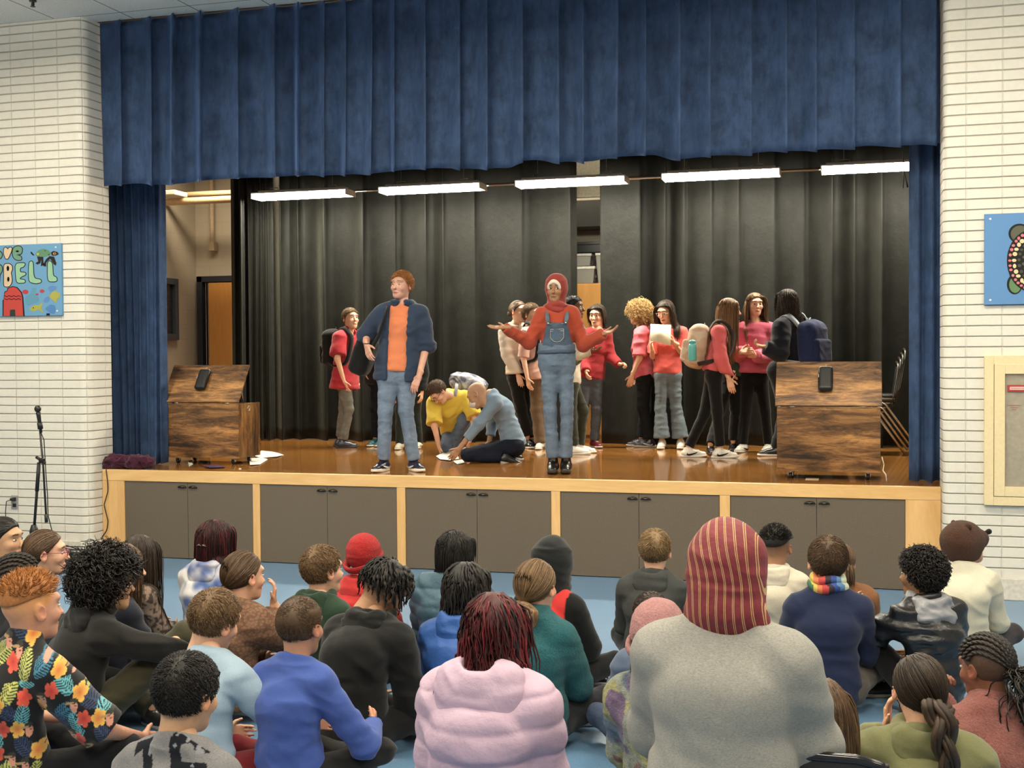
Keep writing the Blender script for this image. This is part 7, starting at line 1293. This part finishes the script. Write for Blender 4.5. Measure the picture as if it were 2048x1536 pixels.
BL.add('painted_turtle', [(soft(grid([(600, 330), (650, 262), (740, 232), (820, 255), (875, 310), (850, 350), (760, 378), (620, 360)])), (96, 146, 110), 1), (grid(ell(648, 325, 22, 20)), (200, 180, 80), 2), (grid(ell(770, 268, 14, 12)), (110, 90, 40), 2), (grid(ell(835, 335, 16, 14)), (100, 80, 40), 2), (grid([(870, 300), (910, 272), (985, 290), (1005, 325), (960, 350), (890, 352)]), (52, 36, 24), 3), (grid(ell(935, 318, 26, 18)), (232, 180, 90), 4), (grid(ell(938, 320, 13, 10)), (40, 26, 20), 5), (grid([(522, 282), (545, 290), (590, 345), (570, 352), (530, 320)]), K, 2), (grid([(635, 365), (740, 375), (745, 480), (770, 500), (700, 535), (710, 400), (690, 480), (640, 505), (605, 480), (655, 450)]), (44, 34, 30), 2), (grid([(850, 360), (925, 370), (965, 480), (955, 522), (920, 500), (860, 405), (790, 470), (790, 540), (740, 530), (740, 500), (790, 410)]), (44, 34, 30), 2)])
BL.add('painted_castle', [(grid([(45, 1385), (45, 1110), (62, 1100), (75, 970), (120, 945), (125, 905), (220, 870), (300, 890), (375, 975), (400, 1060), (410, 1200), (425, 1385)]), K, 1), (grid([(65, 1382), (66, 1120), (84, 985), (130, 955), (140, 912), (225, 885), (290, 905), (358, 985), (380, 1065), (398, 1382)]), (206, 62, 52), 2), (grid([(170, 1382), (176, 1275), (260, 1270), (268, 1382)]), (50, 58, 52), 3)] + [(grid([(80 + 40 * k, y + (12 if k % 2 else -8)) for k in range(8)] + [(80 + 40 * k, y + 14 + (12 if k % 2 else -8)) for k in range(7, -1, -1)]), K, 3) for y in (950 + 85, 1085)])
BL.add('painted_fish', [(grid([(505, 1262), (560, 1205), (640, 1195), (690, 1180), (722, 1140), (722, 1200), (700, 1240), (745, 1320), (715, 1325), (665, 1270), (590, 1302), (540, 1300)]), (172, 176, 60), 1), (grid(ell(572, 1243, 10, 10)), K, 2)])
BL.add('painted_fish', [(grid([(830, 1045), (880, 985), (945, 945), (990, 985), (1025, 985), (1020, 1075), (975, 1090), (970, 1145), (935, 1150), (880, 1090)]), (176, 172, 62), 1)])
for pts, col in (([(550, 905), (625, 895), (615, 970), (585, 1000), (650, 1060), (670, 1130), (600, 1160), (520, 1180), (480, 1220), (430, 1150), (430, 1050), (520, 1010), (535, 960)], (92, 158, 186)), ([(810, 900), (870, 860), (960, 870), (970, 920), (900, 960), (850, 970)], (92, 144, 204)), ([(760, 1260), (860, 1180), (940, 1200), (950, 1290), (930, 1350), (850, 1330), (800, 1290)], (78, 136, 200)), ([(730, 1130), (780, 1060), (840, 1040), (850, 1120), (780, 1165)], (92, 144, 204))): BL.add('paint_patch', [(soft(grid(pts)), col, 1)])
for cx, cy, rx, ry in ((435, 970, 52, 38), (635, 1012, 26, 16), (720, 958, 38, 30)): BL.add('painted_red_fish', [(grid(ell(cx, cy, rx, ry)), (200, 56, 66), 2)])
BL.add('corner_mark', [(grid([(795, 1336), (852, 1336), (852, 1375), (795, 1375)]), (18, 22, 50), 2)])
for cx, cy in ((952, 208), (978, 1292)): BL.add('screw', [(grid(ell(cx, cy, 14, 14, 12)), (240, 238, 230), 2)])
BR = Board('painted_board', .892, 1.62, 2.085, 2.722, 'blue painted board with a dotted dark turtle, right brick wall', (94, 150, 208))
GX = lambda x, y: (1948 + x / 6.4, 400 + y / 6.4); gr = lambda L_: [GX(*p) for p in L_]
def fin(cx, cy, rx, ry, col): BR.add('turtle_flipper', [(gr(ell(cx, cy, rx, ry, 24)), K, 1), (gr(ell(cx + 6, cy + 4, rx - 24, ry - 22, 24)), col, 2)])
fin(585, 430, 145, 128, (98, 100, 78)); fin(520, 1080, 100, 128, (104, 142, 88)); fin(900, 430, 120, 120, (98, 100, 78)); fin(940, 1080, 110, 120, (104, 142, 88))
BR.add('turtle_shell', [(gr(ell(745, 780, 325, 400, 40)), (26, 20, 22), 3)])
rs = np.random.RandomState(3); dots = []
for ring, (R1, R2, n, r, col) in enumerate([(288, 362, 34, 21, (228, 120, 130)), (232, 305, 26, 27, (240, 216, 160)), (170, 235, 20, 24, (72, 80, 70)), (110, 160, 13, 22, (90, 96, 84)), (50, 80, 7, 22, (72, 80, 70))]):
    for k in range(n): a = 2 * PI * (k + .3 * rs.rand()) / n; dots.append((gr(ell(745 + R1 * math.cos(a), 780 + R2 * math.sin(a), r * (.8 + .4 * rs.rand()), r * (.7 + .4 * rs.rand()), 12)), col, 4))
BR.add('shell_dots', dots)
for cx, cy in ((208, 242), (208, 1280)): BR.add('screw', [(gr(ell(cx, cy, 16, 13, 12)), (240, 240, 236), 1)])
# ================================================================== recessed extinguisher cabinet, right wall
o0 = V(1.3, YW - .03, .672); t = empty('extinguisher_cabinet', o0, 'cream metal extinguisher cabinet with a glazed door on the right brick wall', 'cabinet'); yf = YW - .034
def frame(x0, x1, z0, z1, w_, ya, yb, bev=.003):
    mb = MB(); mb.box((x0, ya, z0), (x0 + w_, yb, z1), bev); mb.box((x1 - w_, ya, z0), (x1, yb, z1), bev); mb.box((x0 + w_, ya, z1 - w_), (x1 - w_, yb, z1), bev); mb.box((x0 + w_, ya, z0), (x1 - w_, yb, z0 + w_), bev); return mb
frame(.893, 1.72, .672, 1.728, .062, yf, YW + .01).build('frame', M['cream'], t, origin=o0)
dr = frame(.958, 1.655, .737, 1.668, .070, yf - .004, YW + .0).build('door', M['cream'], t, origin=o0)
mb = MB(); mb.box((1.028, YW - .022, .807), (1.585, YW - .018, 1.598)); 
def glass():
    m, tt, b = nt('clear_glass'); b.inputs['Base Color'].default_value = (.9, .9, .88, 1); b.inputs['Roughness'].default_value = .04; b.inputs['Transmission Weight'].default_value = .92; b.inputs['IOR'].default_value = 1.2; return m
M['glass'] = glass(); mb.build('pane', M['glass'], dr, origin=o0)
mb = MB(); mb.box((1.028, YW - .0165, .807), (1.585, YW - .014, 1.598)); mb.build('back_panel', plain('cabinet_back', (.52, .44, .31), .6), t, origin=o0)
mb = MB(); mb.box((1.045, YW - .030, 1.475), (1.40, YW - .0225, 1.520), .001, C_((196, 52, 44))); mb.box((1.060, YW - .0315, 1.487), (1.175, YW - .0300, 1.508), .0003, C_((238, 214, 200))); mb.box((1.20, YW - .0315, 1.487), (1.38, YW - .0300, 1.508), .0003, C_((238, 214, 200)))
for k in range(12): mb.box((1.066 + .009 * k, YW - .0320, 1.494), (1.072 + .009 * k, YW - .0315, 1.501), .0001, C_((196, 90, 80)))
mb.build('red_label', M['paint'], dr, origin=o0)
mb = MB()
for z, w_ in ((1.375, .09), (1.36, .05), (1.345, .03)): mb.box((1.09 - w_ / 2, YW - .0228, z), (1.09 + w_ / 2, YW - .0222, z + .004), .0001, C_((170, 100, 80)))
mb.build('small_print', M['paint'], dr, origin=o0)
s_ = Sdf(); c = V(1.13, YW - .016, 1.0)
mb = MB(); mb.lathe([(.0, 0), (.052, 0), (.058, .012), (.058, .40), (.045, .445), (.018, .47), (.018, .50)], V(1.36, YW + .05, .83), 24, C_((180, 30, 24)))
# ================================================================== black folding chair in the foreground
dF = 3.05; L_, Rr = at(1530, 1540, dF), at(1780, 1530, dF); o0 = V((L_[0] + Rr[0]) / 2, L_[1], 0); t = empty('folding_chair', o0, 'black folding chair whose top edge shows at the bottom right', 'chair'); zt_ = at(1650, 1514, dF)[2]; cc2 = at(1655, 1524, dF); o0 = V(cc2[0], cc2[1], 0); t.location = o0; xm = cc2[0]; hw = .16; yb = cc2[1]
Q = [V(xm - hw, yb, zt_ - .40), V(xm - hw, yb, zt_ - .05), V(xm - hw + .03, yb, zt_ - .012), V(xm - hw + .09, yb, zt_), V(xm + hw - .09, yb, zt_), V(xm + hw - .03, yb, zt_ - .012), V(xm + hw, yb, zt_ - .05), V(xm + hw, yb, zt_ - .40)]
mb = MB(); mb.tube(Q, .013, 14); mb.build('back_frame', plain('glossy_black', (.012, .012, .015), .12), t, True, o0)
mb = MB(); mb.box((xm - hw + .01, yb - .006, zt_ - .20), (xm + hw - .01, yb + .012, zt_ - .006), .006); mb.build('backrest', M['black'], t, True, o0)
mb = MB(); mb.box((xm - .20, yb + .04, zt_ - .40), (xm + .20, yb + .42, zt_ - .375), .01); mb.build('seat', M['black'], t, True, o0)
for sx in (-1, 1):
    mb = MB(); mb.cyl((xm + sx * hw, yb + .0, zt_ - .38), (xm + sx * hw, yb + .42, .01), .012, 12); mb.build('leg', M['black'], t, True, o0)
    mb = MB(); mb.cyl((xm + sx * (hw - .02), yb + .40, zt_ - .38), (xm + sx * (hw - .02), yb - .12, .01), .012, 12); mb.build('leg', M['black'], t, True, o0)
